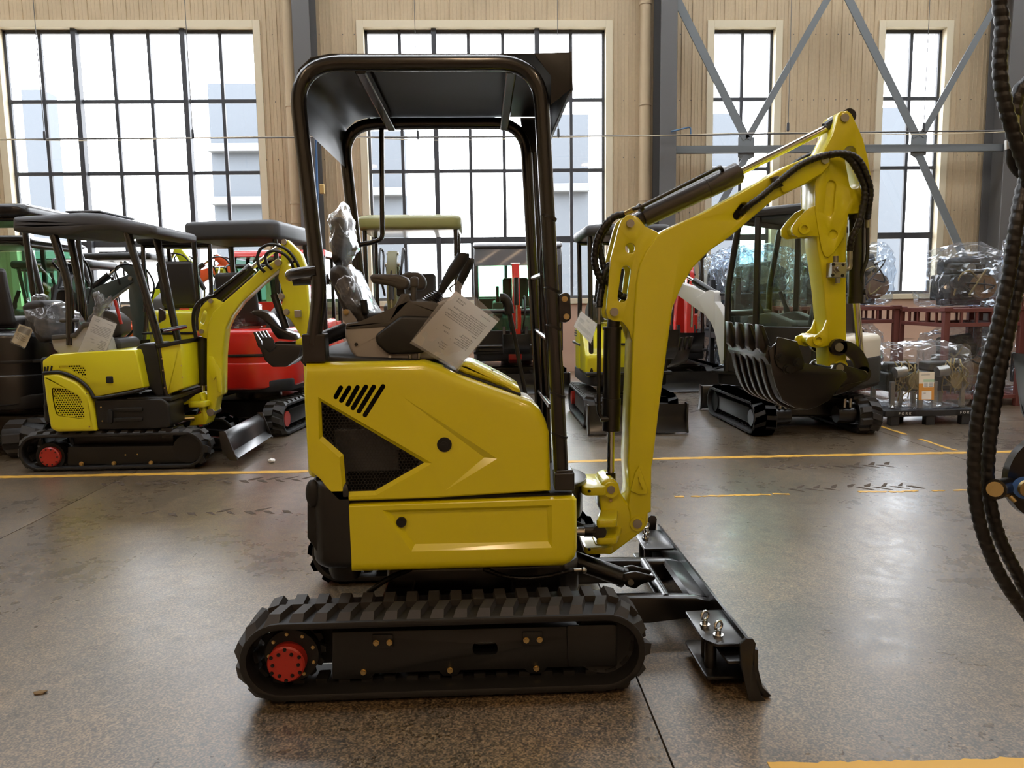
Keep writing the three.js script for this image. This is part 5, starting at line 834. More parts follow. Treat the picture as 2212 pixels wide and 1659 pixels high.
  const lc = part(t, 'boom_cylinder', cyl(...[[-2.6014,1.1366,-7],[-2.6291,0.6821,-7]], 0.042, 0.042, 20), M.blackPaint);
  part(lc, 'rod', cyl(...[[-2.6291,0.6821,-7],[-2.6371,0.551,-7]], 0.022), M.chrome);
  const am = part(t, 'arm', prism(roundPoly([[-1.8355,1.9586],[-1.8078,2.0123],[-1.7663,2.0077],[-1.6548,1.8899],[-1.6111,1.7472],[-1.6003,1.2396],[-1.6164,1.0688],[-1.6641,1.0481],[-1.6898,1.1342],[-1.7758,1.2849],[-1.8328,1.3282],[-1.8498,1.4133],[-1.8246,1.4975],[-1.8667,1.6665],[-1.8333,1.8336]], 0.012), -6.94, -7.06, 0.01, [slotPoly(...[[-1.7516,1.7908],[-1.7162,1.8322]], 0.02)], 3), M.yellow2);
  part(am, 'pin', zcyl(-1.7927,1.9891, -6.92, -7.08, 0.025), M.steel);
  bolts(am, [[-1.8414,1.4978],[-1.8021,1.3533]], -6.935, M.steel, boltGeo(0.024, 0.03));
  part(am, 'valve_block', rbox([[-1.7241,1.3273]][0][0], [[-1.6653,1.3264]][0][0], [[-1.7253,1.3019]][0][1], [[-1.7221,1.3695]][0][1], -6.89, -6.94, 0.006), M.steel);
  part(t, 'boom_hose', hose([[-1.967,1.7164,-6.88],[-2.0081,1.77,-6.86],[-2.0203,1.8528,-6.86],[-1.9747,1.9347,-6.86],[-1.8743,1.9623,-6.86],[-1.7528,1.9116,-6.86],[-1.6798,1.8084,-6.88],[-1.6552,1.7257,-6.9]], 0.014, 40), M.hoseM);
  part(t, 'boom_hose', hose([[-1.8993,1.7405,-6.88],[-1.9409,1.7899,-6.86],[-1.9453,1.8643,-6.86],[-1.8854,1.9048,-6.86],[-1.7875,1.879,-6.86],[-1.722,1.7965,-6.88],[-1.7146,1.7056,-6.9]], 0.014, 40), M.hoseM);
  part(t, 'boom_hose', hose([[-2.4861,1.5069,-7],[-2.594,1.4658,-7],[-2.6624,1.3816,-7],[-2.6788,1.2537,-7],[-2.6641,1.0817,-7],[-2.6802,0.8224,-7]], 0.018, 30), M.hoseM);
  // bucket with thumb
  const bk = part(t, 'bucket', prism(roundPoly([[-2.0199,1.0494],[-1.9647,1.0737],[-1.6454,1.0558],[-1.684,0.9426],[-1.7881,0.8598],[-1.9089,0.8619],[-1.9766,0.9223]], 0.02), -6.8, -6.82, 0.004), M.blackPaint);
  part(bk, 'bowl', prism(roundPoly([[-2.0348,1.0464],[-1.9912,0.9184],[-1.923,0.8576],[-1.8012,0.8554],[-1.6964,0.9389],[-1.6575,1.053],[-1.6828,1.0491],[-1.7212,0.9478],[-1.813,0.8727],[-1.9137,0.8745],[-1.9738,0.9308],[-2.0097,1.046]], 0.003), -6.82, -7.18, 0.003), M.blackPaint);
  part(bk, 'side_plate', prism(roundPoly([[-2.0199,1.0494],[-1.9647,1.0737],[-1.6454,1.0558],[-1.684,0.9426],[-1.7881,0.8598],[-1.9089,0.8619],[-1.9766,0.9223]], 0.02), -7.18, -7.2, 0.004), M.blackPaint);
  part(bk, 'side_cutter', prism(roundPoly([[-1.9919,1.1334],[-1.905,1.132],[-1.8723,1.0392],[-1.9329,0.9897],[-1.9925,1.0412]], 0.01), -6.78, -6.8, 0.006), M.satin);
  for (const z of [-6.84, -6.95, -7.06, -7.17]) part(bk, 'tooth', prism([[-2.0821,1.1781],[-2.0654,1.1779],[-2.0158,1.0884],[-2.0106,1.0291],[-2.0436,1.0381]], z - 0.025, z + 0.025, 0.005), M.blackPaint);
  part(bk, 'bucket_ear', prism(roundPoly([[-1.7307,1.0909],[-1.6437,1.1325],[-1.5956,1.0673],[-1.6703,1.0168],[-1.7337,1.0265]], 0.01), -6.92, -7.08, 0.006), M.yellow2);
  part(t, 'thumb', prism(roundPoly([[-2.1299,1.3501],[-2.0911,1.3707],[-2.0323,1.374],[-1.9666,1.3478],[-1.9198,1.2794],[-1.8727,1.2109],[-1.7325,1.1492],[-1.7183,1.0935],[-1.8862,1.109],[-1.9257,1.1607],[-1.9639,1.2377],[-2.02,1.2894],[-2.0605,1.3153]], 0.008), -6.9, -7.1, 0.008), M.blackPaint);
  part(t, 'thumb_cylinder', cyl(...[[-1.927,1.5162,-7],[-1.8321,1.1977,-7]], 0.035), M.blackPaint);
  // blade
  const bx = [[-2.2886,0.304],[-2.2392,0.2489],[-2.2254,0.1361],[-2.2082,0.0813]];
  const bl = part(t, 'blade', prism([[bx[0][0], bx[0][1]], [bx[1][0] - 0.01, bx[1][1]], [bx[2][0] - 0.01, bx[2][1]], [bx[3][0] + 0.03, bx[3][1]], [bx[3][0], bx[3][1] - 0.01], [bx[2][0] - 0.05, bx[2][1]], [bx[1][0] - 0.05, bx[1][1]], [bx[0][0] - 0.02, bx[0][1] + 0.01]], -6.52, -7.6, 0.006), M.blackPaint);
  for (const z of [-6.5, -7.6]) part(bl, 'end_plate', prism(roundPoly([[bx[0][0] - 0.04, bx[0][1] + 0.02], [bx[0][0] + 0.02, bx[0][1] + 0.02], [bx[3][0] + 0.03, bx[3][1] - 0.02], [bx[3][0] - 0.03, bx[3][1] - 0.02], [bx[2][0] - 0.08, bx[2][1]]], 0.01), z - 0.01, z + 0.01, 0.004), M.blackPaint);
  for (const z of [-6.85, -7.2]) part(t, 'blade_arm', prism([[-2.75, 0.24], [-2.3, 0.2], [-2.3, 0.12], [-2.75, 0.14]], z - 0.03, z + 0.03, 0.008), M.blackPaint);
}
{
  const c = thing('plastic_cover', 'clear plastic bag over the seat of the left yellow excavator', 'plastic cover', [-3.8, 1.1, -7]);
  part(c, 'seat_bag', filmBag([[-4.1258,1.4372],[-3.9457,1.4723],[-3.8228,1.4622],[-3.7263,1.3768],[-3.6851,1.2707],[-3.709,1.178],[-3.8296,1.1248],[-3.9474,1.1054],[-4.0078,1.225],[-4.0806,1.3399]], -6.95, 0.26, 0.012, 12, 14), M.film);
  part(c, 'head_bag', filmBag([[-4.1267,1.5209],[-4.0089,1.5527],[-3.9617,1.527],[-3.9762,1.4518],[-4.0319,1.4274],[-4.0825,1.4617]], -6.95, 0.1, 0.008, 8, 20, 3), M.film);
  const c2 = thing('plastic_cover', 'clear plastic bag knotted over the joystick of the left yellow excavator', 'plastic cover', [-3.5, 1.3, -6.65]);
  part(c2, 'bag', filmBag([[-3.3755,1.5576],[-3.335,1.5729],[-3.2859,1.4966],[-3.2136,1.5156],[-3.2353,1.436],[-3.2928,1.4049],[-3.3468,1.3176],[-3.3893,1.2781],[-3.4255,1.3187],[-3.3597,1.4058]], -6.62, 0.05, 0.008, 10, 26, 5), M.film);
  const tg = thing('paper_tag', 'white printed sheet in a clear bag on the left yellow excavator', 'paper tag', [-3.4, 1, -6.5]);
  const q = [[-3.324,1.3595],[-3.1359,1.2776],[-3.2947,0.9297],[-3.4903,1.025]];
  const mk = (Q, z) => { const g = new THREE.PlaneGeometry(1, 1, 8, 8), p = g.attributes.position; for (let i = 0; i < p.count; i++) { const u = p.getX(i) + 0.5, v = 0.5 - p.getY(i); p.setXYZ(i, (Q[0][0] * (1 - u) + Q[1][0] * u) * (1 - v) + (Q[3][0] * (1 - u) + Q[2][0] * u) * v, (Q[0][1] * (1 - u) + Q[1][1] * u) * (1 - v) + (Q[3][1] * (1 - u) + Q[2][1] * u) * v, z + 0.004 * Math.sin(u * 9 + v * 5)); } g.computeVertexNormals(); return plain(g); };
  part(tg, 'sheet', mk([q[2], q[3], q[0], q[1]], -6.5), matSheet); part(tg, 'bag', mk([[-3.3094,1.3831],[-3.1227,1.2856],[-3.2863,0.9224],[-3.493,1.0218]], -6.49), M.film);
}

// ---------------------------------------------------------------- the other machines in the rows behind; own axes: x forward, z to the right side
function beamOutline(pts, w) {   // bent beam: outline around a centre line [x,y] with half widths
  const c = curve(pts.map((p) => [p[0], p[1], 0]), 24), f = (t) => { const k = t * (w.length - 1), i = Math.min(Math.floor(k), w.length - 2); return w[i] + (w[i + 1] - w[i]) * (k - i); };
  const side = (s) => c.map((p, i) => { const d = c[Math.min(i + 1, 24)].clone().sub(c[Math.max(i - 1, 0)]).normalize(), h = s * f(i / 24); return [p.x - d.y * h, p.y + d.x * h]; });
  return [...side(1), ...side(-1).reverse()];
}
function excavator(o) {
  const t = local('mini_excavator', o.label, 'excavator', o.pos, o.turn), ut = o.upper || 0, L = o.len || 1.5, W = o.width || 1.1, tw = o.tw || 0.24;
  const up = (name, geo, m, parent = t, stuff) => { geo = plain(Array.isArray(geo) ? merge(geo) : geo).clone(); if (ut) geo.rotateY(ut); return part(parent, name, geo, m, stuff); };
  const h = o.hood || M.red, bm = o.boomMat || h;
  for (const dir of [1, -1]) {
    const z = dir * W / 2, s = (a) => z - dir * a;
    const belt = rubberTrack(t, { x0: -L / 2, x1: L / 2, y0: 0.016, y1: 0.35, w: tw, count: o.lugs || 30, lugH: 0.024, z, dir, plain: !o.fine });
    part(t, 'track_frame', prism(roundPoly([[-L / 2 + 0.3, 0.1], [L / 2 - 0.25, 0.1], [L / 2 - 0.25, 0.26], [-L / 2 + 0.3, 0.27]], 0.02), s(0.05), s(0.19), 0.01), M.satin);
    part(t, 'motor_cover', zcyl(-L / 2 + 0.17, 0.18, s(0.02), s(0.2), 0.085, 24), o.motor || M.motor);
    part(t, 'idler_wheel', zcyl(L / 2 - 0.17, 0.18, s(0.04), s(0.2), 0.12, 24), M.darkBlack);
    if (o.motors) part(t, 'travel_motor', [cyl([-L / 2 + 0.17, 0.2, s(0.24)], [-L / 2 + 0.17, 0.2, s(0.42)], 0.1, 0.09, 20)], M.blackPaint);
    if (o.motors) for (const k of [0.3, 0.36]) part(t, 'fitting', [cyl([-L / 2 + 0.1, 0.28, s(k)], [-L / 2 + 0.1, 0.37, s(k)], 0.016, 0.016, 8)], M.steel);
  }
  part(t, 'chassis', [rbox(-0.42, 0.42, 0.14, 0.36, -W / 2 + 0.2, W / 2 - 0.2, 0.03), cyl([0, 0.36, 0], [0, 0.46, 0], 0.26, 0.26, 24)], M.blackPaint);
  // blade
  const bx = L / 2 + 0.3, by = o.bladeUp || 0;
  const bl = part(t, 'blade', prism([[bx - 0.03, 0.31 + by], [bx + 0.01, 0.32 + by], [bx - 0.015, 0.2 + by], [bx - 0.005, 0.1 + by], [bx + 0.04, 0.02 + by], [bx, 0.02 + by], [bx - 0.05, 0.1 + by], [bx - 0.06, 0.2 + by]], -W / 2, W / 2, 0.006), o.bladeMat || M.blackPaint);
  for (const z of [-W / 2, W / 2]) part(bl, 'end_plate', prism(roundPoly([[bx - 0.07, 0.33 + by], [bx + 0.03, 0.33 + by], [bx + 0.02, 0.12 + by], [bx + 0.05, 0.01 + by], [bx - 0.04, 0.01 + by], [bx - 0.08, 0.15 + by]], 0.02), z - 0.01, z + 0.01, 0.004), M.blackPaint);
  for (const z of [-0.22, 0.22]) part(t, 'blade_arm', prism([[0.3, 0.3], [bx - 0.03, 0.24 + by], [bx - 0.03, 0.14 + by], [0.3, 0.18]], z - 0.03, z + 0.03, 0.006), M.blackPaint);
  // upper body
  const bh = o.bodyH || 1.18, bw = (o.bodyW || 0.96) / 2, rx = -(o.rear || 0.72);
  up('upper_frame', prismY(roundPoly([[0.6, -bw + 0.05], [0.6, bw - 0.05], [0.2, bw], [rx + 0.2, bw], [rx, bw - 0.2], [rx, -bw + 0.2], [rx + 0.2, -bw], [0.2, -bw]], 0.1), 0.46, 0.6, 0.02), M.darkBlack);
  const hood = up('engine_hood', prismY(roundPoly([[0.05, -bw], [0.05, bw], [rx + 0.25, bw], [rx - 0.02, bw - 0.22], [rx - 0.04, 0], [rx - 0.02, -bw + 0.22], [rx + 0.25, -bw]], [0.04, 0.04, 0.2, 0.2, 0.4, 0.2, 0.2]), o.hoodBase || 0.56, bh, 0.06, [], 4), h);
  if (o.lowHood) up('counterweight', prismY(roundPoly([[0.1, -bw - 0.01], [0.1, bw + 0.01], [rx + 0.25, bw + 0.01], [rx - 0.03, bw - 0.22], [rx - 0.05, 0], [rx - 0.03, -bw + 0.22], [rx + 0.25, -bw - 0.01]], [0.04, 0.04, 0.2, 0.2, 0.4, 0.2, 0.2]), 0.5, 0.8, 0.03, [], 4), o.lowHood, t);
  up('hood_seam', [rbox(rx + 0.1, 0.07, bh - 0.3, bh - 0.275, -bw - 0.006, bw + 0.006, 0.004), prismY(roundPoly([[rx + 0.27, -bw - 0.006], [rx + 0.27, bw + 0.006], [rx + 0.24, bw + 0.006], [rx - 0.026, bw - 0.22], [rx - 0.048, 0], [rx - 0.026, -bw + 0.22], [rx + 0.24, -bw - 0.006]], [0, 0, 0.2, 0.2, 0.4, 0.2, 0.2]), bh - 0.3, bh - 0.27, 0.002)], M.plasticBlack, hood);
  up('hood_vent', [-0.02, -0.05, -0.08].map((d) => rbox(rx + 0.3, rx + 0.5, bh - 0.12 + d, bh - 0.105 + d, bw - 0.006, bw + 0.004, 0.003)), M.darkBlack, hood, true);
  up('side_tank', prism(roundPoly([[0.05, 0.56], [0.55, 0.56], [0.58, 0.8], [0.3, 1.05], [0.05, bh - 0.02]], 0.05), bw - 0.3, bw, 0.04, [], 3), h);
  up('floor_plate', rbox(0.02, 0.62, 0.58, 0.62, -bw, bw, 0.01), M.plasticBlack);
  const fullCab = o.cab;
  // seat and controls
  const st = up('seat', [rbox(-0.35, 0.08, bh + 0.02, bh + 0.14, -0.24, 0.2, 0.05, 3), prism(roundPoly([[-0.38, bh + 0.05], [-0.28, bh + 0.05], [-0.38, bh + 0.62], [-0.48, bh + 0.6]], 0.04), -0.24, 0.2, 0.04, [], 3)], M.seat);
  for (const z of [-0.34, 0.3]) { up('console', prism(roundPoly([[-0.25, bh - 0.02], [0.25, bh - 0.02], [0.3, bh + 0.2], [0.05, bh + 0.24], [-0.2, bh + 0.14]], 0.03), z - 0.08, z + 0.08, 0.02, [], 2), M.plastic); up('joystick', sweep(curve([[0.16, bh + 0.2, z], [0.2, bh + 0.32, z], [0.26, bh + 0.46, z]], 8), (l) => l < 0.08 ? 0.035 : 0.024, 10), M.plasticBlack); }
  if (fullCab) {
    const c = o.cab, ch = c.h || 2.3, x0 = c.x0 ?? -0.5, x1 = c.x1 ?? 0.62, z0 = c.z0 ?? -0.5, z1 = c.z1 ?? 0.4, fm = c.frame || M.blackPaint, r = 0.035, side = [[x0, 0.62], [x0, ch], [x1 - 0.12, ch], [x1, 1.55], [x1, 0.62]];
    for (const z of [z0, z1]) up('cab_frame', sweep(fillet([...side].map((p) => [p[0], p[1], z]), [0, 0.16, 0.16, 0.1, 0], 6), r, 10), fm);
    for (const [x, y] of [[x0, ch - 0.16], [x1 - 0.11, ch - 0.05], [x1, 0.7], [x0, 0.7], [x1, 1.25]]) up('cab_rail', cyl([x, y, z0], [x, y, z1], r, r, 10), fm);
    for (const z of [z0, z1]) up('door_post', rbox(0.06, 0.12, 0.62, ch - 0.02, z - 0.025, z + 0.025, 0.01), fm);
    up('cab_roof', prism(roundPoly([[x0 - 0.03, ch - 0.03], [x1 - 0.08, ch - 0.03], [x1 - 0.02, ch + 0.0], [x1 - 0.14, ch + 0.07], [x0 + 0.06, ch + 0.08]], 0.04), z0 - 0.04, z1 + 0.04, 0.03, [], 3), c.roof || M.blackPaint);
    if (c.panel) { up('lower_panel', rbox(x0, x1, 0.62, 1.12, z0 - 0.015, z0 + 0.015, 0.01), c.panel); up('lower_panel', rbox(x0, x1, 0.62, 1.12, z1 - 0.015, z1 + 0.015, 0.01), c.panel); up('rear_panel', rbox(x0 - 0.015, x0 + 0.015, 0.62, 1.45, z0, z1, 0.01), c.panel); up('front_panel', rbox(x1 - 0.015, x1 + 0.015, 0.62, 0.95, z0, z1, 0.01), c.panel); }
    const gl = o.clear ? M.clearGlass : M.greenGlass, pl = (a, b, d, e) => triGeo(quad(a, b, d, e)), yb = c.panel ? 1.12 : 0.65;
    for (const z of [z0, z1]) { up('pane', pl([x0, yb, z], [0.06, yb, z], [0.06, ch - 0.05, z], [x0, ch - 0.05, z]), gl); up('pane', pl([0.12, yb, z], [x1, yb, z], [x1 - 0.11, ch - 0.05, z], [0.12, ch - 0.05, z]), gl); }
    up('windscreen', pl([x1, 1.25, z0], [x1, 1.25, z1], [x1 - 0.11, ch - 0.05, z1], [x1 - 0.11, ch - 0.05, z0]), gl); up('pane', pl([x1, 0.95, z0], [x1, 0.95, z1], [x1, 1.25, z1], [x1, 1.25, z0]), gl); up('pane', pl([x0, 1.45, z0], [x0, 1.45, z1], [x0, ch - 0.16, z1], [x0, ch - 0.16, z0]), gl);
    if (c.header) up('header_panel', prism([[x1 - 0.115, ch], [x1 - 0.06, ch - 0.05], [x1 - 0.03, ch - 0.3], [x1 - 0.07, ch - 0.3]], z0 - 0.02, z1 + 0.02, 0.02), c.header);
    if (c.header) up('work_lamp', rbox(x1 - 0.05, x1 + 0.02, ch - 0.2, ch - 0.08, z0 + 0.08, z0 + 0.24, 0.01), M.white);
    if (c.mirror) up('mirror', [rbox(x1 + 0.06, x1 + 0.09, 1.5, 1.8, z0 - 0.2, z0 - 0.06, 0.02), cyl([x1, 1.6, z0], [x1 + 0.08, 1.62, z0 - 0.12], 0.012)], M.plasticBlack);
  } else if (o.roof) {
    const c = o.roof, ch = c.h || 2.26, x0 = c.x0 ?? -0.62, x1 = c.x1 ?? 0.55, z = c.w ?? 0.45;
    const rf = up('canopy_roof', prismY(roundPoly([[x1, -z - 0.03], [x1, z + 0.03], [x0, z + 0.03], [x0, -z - 0.03]], 0.12), ch - (c.t || 0.12), ch, 0.05, [], 4), c.mat || M.roofGrey);
    if (c.rib) up('roof_rib', [[-0.4, -0.2], [-0.05, 0.15], [0.28, 0.42]].map(([a, b]) => rbox(a, b, ch - 0.01, ch + 0.025, -z + 0.06, z - 0.06, 0.012)), c.mat || M.roofGrey, rf, true);
    else up('roof_rib', prismY(roundPoly([[x1 - 0.25, -z + 0.1], [x1 - 0.25, z - 0.1], [x0 + 0.25, z - 0.1], [x0 + 0.25, -z + 0.1]], 0.1), ch - 0.01, ch + 0.03, 0.015), c.mat || M.roofGrey, rf);
    for (const s of [-1, 1]) { up('canopy_post', pipe([[x0 + 0.12, ch - 0.1, s * z * 0.92], [-0.42, bh + 0.25, s * z * 0.92], [-0.45, bh - 0.02, s * z * 0.92]], 0.028, 0.1, 10), M.tubeBlack); if (!c.two) up('canopy_post', pipe([[x1 - 0.12, ch - 0.1, s * z * 0.92], [0.5, 1.3, s * z * 0.92], [0.54, 0.6, s * z * 0.92]], 0.028, 0.1, 10), M.tubeBlack); }
    up('roof_rail', [cyl([x0 + 0.14, ch - 0.13, -z * 0.92], [x0 + 0.14, ch - 0.13, z * 0.92], 0.026, 0.026, 10)], M.tubeBlack);
  }
  // boom, arm, bucket
  if (o.boom !== false) {
    const B = o.boom || {}, zc = o.boomZ ?? 0.05, b = B.b || [[0.78, 0.62], [0.86, 1.2], [1.12, 1.62], [1.85, 1.98]], a = B.a || [[1.72, 2.16], [1.92, 1.9], [1.95, 1.05]], e = a[a.length - 1], tip = b[b.length - 1];
    up('swing_bracket', prism(roundPoly([[0.56, 0.42], [0.84, 0.5], [0.84, 0.7], [0.7, 0.8], [0.56, 0.7]], 0.03), zc - 0.1, zc + 0.1, 0.02), bm);
    const bo = up('boom', prism(beamOutline(b, [0.07, 0.09, 0.12, 0.06]), zc - 0.075, zc + 0.075, 0.012, [], 2), bm);
    up('pin', zcyl(b[0][0], b[0][1] + 0.02, zc - 0.09, zc + 0.09, 0.028, 14), M.steel, bo); up('pin', zcyl(tip[0], tip[1], zc - 0.085, zc + 0.085, 0.026, 14), M.steel, bo);
    const mid = b[Math.floor(b.length / 2)], ear = [mid[0] - 0.1, mid[1] + 0.12];
    up('boom_ear', prism(roundPoly([[mid[0] - 0.02, mid[1] - 0.15], [mid[0] + 0.12, mid[1] + 0.08], [ear[0] + 0.04, ear[1] + 0.05], [ear[0] - 0.04, ear[1] + 0.03], [ear[0] - 0.05, mid[1] - 0.3]], 0.03), zc - 0.08, zc + 0.08, 0.008), bm, bo);
    const ac = up('arm_cylinder', cyl([...ear, zc], [ear[0] + (a[0][0] - ear[0]) * 0.6, ear[1] + (a[0][1] - ear[1]) * 0.6, zc], 0.045, 0.045, 16), M.blackPaint); up('rod', cyl([ear[0] + (a[0][0] - ear[0]) * 0.6, ear[1] + (a[0][1] - ear[1]) * 0.6, zc], [...a[0], zc], 0.02, 0.02, 12), M.chrome, ac);
    const lc0 = [0.72, 0.75], lc1 = [mid[0] - 0.12, mid[1] - 0.25], lc = up('boom_cylinder', cyl([lc0[0] + (lc1[0] - lc0[0]) * 0.4, lc0[1] + (lc1[1] - lc0[1]) * 0.4, zc], [...lc1, zc], 0.045, 0.045, 16), M.blackPaint); up('rod', cyl([...lc0, zc], [lc0[0] + (lc1[0] - lc0[0]) * 0.42, lc0[1] + (lc1[1] - lc0[1]) * 0.42, zc], 0.022, 0.022, 12), M.chrome, lc);
    const ar = up('arm', prism(beamOutline(a, [0.05, 0.11, 0.06]), zc - 0.055, zc + 0.055, 0.01, [], 2), bm); up('pin', zcyl(...a[0], zc - 0.07, zc + 0.07, 0.022, 14), M.steel, ar);
    const kc = up('bucket_cylinder', cyl([a[0][0] + 0.16, a[0][1] - 0.2, zc], [e[0] + 0.14, e[1] + 0.45, zc], 0.035, 0.035, 14), M.blackPaint); up('rod', cyl([e[0] + 0.14, e[1] + 0.46, zc], [e[0] + 0.12, e[1] + 0.1, zc], 0.018, 0.018, 12), M.chrome, kc);
    for (const s of [-1, 1]) up('boom_hose', hose([[mid[0] + 0.35, mid[1] + 0.2, zc + s * 0.09], [tip[0] - 0.15, tip[1] + 0.14, zc + s * 0.12], [tip[0] + 0.08, tip[1] + 0.16, zc + s * 0.13], [tip[0] + 0.22, tip[1] - 0.08, zc + s * 0.12], [tip[0] + 0.16, tip[1] - 0.35, zc + s * 0.08]], 0.013, 24), M.hoseM);
    up('boom_hose', hose([[ear[0], ear[1], zc + 0.06], [ear[0] - 0.2, ear[1] - 0.05, zc + 0.06], [ear[0] - 0.22, ear[1] - 0.4, zc + 0.06], [0.7, 0.8, zc + 0.06]], 0.018, 20), M.hoseM);
    const bw2 = 0.2, prof = [[e[0] + 0.1, e[1] + 0.02], [e[0] + 0.06, e[1] - 0.18], [e[0] - 0.1, e[1] - 0.3], [e[0] - 0.3, e[1] - 0.22], [e[0] - 0.36, e[1]], [e[0] - 0.1, e[1] - 0.04]];
    const bk = up('bucket', [prism(roundPoly(prof, 0.04), zc + bw2 - 0.012, zc + bw2, 0.003), prism(roundPoly(prof, 0.04), zc - bw2, zc - bw2 + 0.012, 0.003), prism([...roundPoly(prof.slice(0, 5), [0, 0.05, 0.05, 0.05, 0]), ...roundPoly(prof.slice(0, 5).map((p) => [p[0] * 0.94 + 0.06 * (e[0] - 0.1), p[1] * 0.94 + 0.06 * (e[1] - 0.1)]), [0, 0.05, 0.05, 0.05, 0]).reverse()], zc - bw2, zc + bw2, 0.002)], M.blackPaint);
    for (const z of [-0.17, -0.06, 0.06, 0.17]) up('tooth', prism([[e[0] - 0.36, e[1] - 0.05], [e[0] - 0.32, e[1] - 0.03], [e[0] - 0.36, e[1] + 0.12], [e[0] - 0.39, e[1] + 0.12]], zc + z - 0.025, zc + z + 0.025, 0.005), M.blackPaint, bk);
  }
  return t;
}
const HALF = Math.PI / 2;
// front row, right half
excavator({ label: 'yellow excavator with a grey moulded roof standing behind the nearest boom, blade towards the camera', pos: [1.62, 0, -8.75], turn: -HALF, hood: M.yellow2, fine: true, width: 1.05, len: 1.55, roof: { h: 2.24, mat: M.darkGrey }, boom: { b: [[0.78, 0.62], [0.86, 1.2], [0.95, 1.6], [1.3, 1.9]], a: [[1.22, 2.0], [1.36, 1.85], [1.4, 1.1]] }, boomZ: -0.12 });
excavator({ label: 'excavator with a closed black cab and cream hood, its tracks seen end on', pos: [3.42, 0, -8.15], turn: HALF, upper: 0.75, clear: true, fine: true, motors: true, width: 1.34, len: 1.6, bodyH: 1.02, bodyW: 1.2, rear: 0.85, hood: M.cream, lowHood: M.satin, boomMat: M.white, motor: M.blackPaint, cab: { h: 2.28, x0: -0.55, x1: 0.42, z0: -0.62, z1: 0.36, panel: M.blackPaint }, boom: { b: [[0.9, 0.62], [1.0, 1.1], [1.2, 1.35], [1.7, 1.6]], a: [[1.6, 1.75], [1.8, 1.55], [1.9, 0.8]] }, boomZ: 0.3 });
excavator({ label: 'red excavator in the right back row, seen past the nearest boom', pos: [3.05, 0, -12.1], turn: -HALF, hood: M.red, width: 1.3, len: 1.6, roof: { h: 2.15, mat: M.darkGrey }, boom: { b: [[0.8, 0.62], [0.9, 1.2], [1.0, 1.55], [1.3, 1.8]], a: [[1.2, 1.95], [1.38, 1.75], [1.42, 0.9]] } });
// behind the foreground machine
excavator({ label: 'excavator with an olive ribbed roof behind the nearest seat', pos: [-0.86, 0, -9.7], turn: -HALF, hood: M.greyPaint, boomMat: mat('#6e6a48', 0.45), width: 1.2, roof: { h: 2.46, x0: -0.6, x1: 0.6, w: 0.6, t: 0.17, mat: M.olive, rib: true }, boom: { b: [[0.8, 0.62], [0.84, 1.1], [0.9, 1.5], [1.05, 1.85]], a: [[1.0, 1.98], [1.12, 1.75], [1.12, 1.0]] }, boomZ: 0.16 });
excavator({ label: 'grey cabbed excavator with green glass facing the camera behind the nearest console', pos: [0.55, 0, -12.3], turn: -HALF, hood: M.greyPaint, boomMat: M.red, width: 1.5, len: 1.8, bodyW: 1.4, motor: M.blackPaint, cab: { h: 2.26, x0: -0.6, x1: 0.62, z0: -0.68, z1: 0.64, panel: M.blackPaint, header: M.greyPaint, roof: M.greyPaint }, boom: { b: [[0.9, 0.62], [1.0, 0.9], [1.1, 1.1], [1.2, 1.3]], a: [[1.22, 1.95], [1.25, 1.6], [1.25, 0.9]] }, boomZ: 0.05 });
// left half, back rows
excavator({ label: 'red excavator seen from behind with a dark moulded roof', pos: [-2.64, 0, -8.75], turn: HALF - 0.12, hood: M.red, fine: true, lowHood: M.red, width: 1.2, len: 1.6, bodyW: 1.1, bodyH: 1.16, rear: 0.62, roof: { h: 2.32, t: 0.2, x0: -0.55, x1: 0.6, w: 0.5, mat: M.darkGrey }, motor: M.motor, boom: { b: [[0.8, 0.62], [0.9, 1.1], [1.05, 1.4], [1.6, 1.6]], a: [[1.5, 1.75], [1.7, 1.55], [1.75, 0.8]] } });
excavator({ label: 'red roofed cabbed excavator behind the left yellow boom', pos: [-2.98, 0, -11.95], turn: HALF, hood: M.red, width: 1.4, bodyW: 1.3, rear: 0.65, cab: { h: 2.14, x0: -0.6, x1: 0.62, z0: -0.72, z1: 0.6, roof: M.red, panel: M.red }, boom: { b: [[0.9, 0.62], [0.95, 1.0], [1.0, 1.3], [1.15, 1.6]], a: [[1.1, 1.75], [1.2, 1.5], [1.25, 0.8]] } });
excavator({ label: 'black bodied excavator cut off by the left edge, with tube canopy', pos: [-4.9, 0, -8.0], turn: HALF, hood: M.blackPaint, lowHood: M.blackPaint, fine: true, tw: 0.38, width: 1.45, len: 1.9, lugs: 26, bodyW: 1.4, bodyH: 1.2, rear: 0.85, roof: { h: 2.42, x0: -0.6, x1: 0.6, w: 0.5, mat: M.blackPaint }, motor: M.blackPaint, boomMat: M.blackPaint, boom: { b: [[0.78, 0.62], [0.82, 1.2], [0.88, 1.5], [1.05, 1.8]], a: [[1.0, 1.95], [1.12, 1.7], [1.15, 1.0]] } });
excavator({ label: 'cabbed excavator with green glass and dark grey boom behind the black one', pos: [-6.3, 0, -10.3], turn: 0, hood: M.greyPaint, boomMat: mat('#39423f', 0.3, 0, { clearcoat: 0.6 }), width: 1.3, bodyW: 1.25, cab: { h: 2.25, x0: -0.6, x1: 0.72, z0: -0.6, z1: 0.6, panel: M.blackPaint }, boom: { b: [[0.9, 0.7], [1.02, 1.15], [1.2, 1.5], [1.68, 1.78]], a: [[1.58, 1.98], [1.74, 1.75], [1.72, 0.95]] }, boomZ: 0.2 });
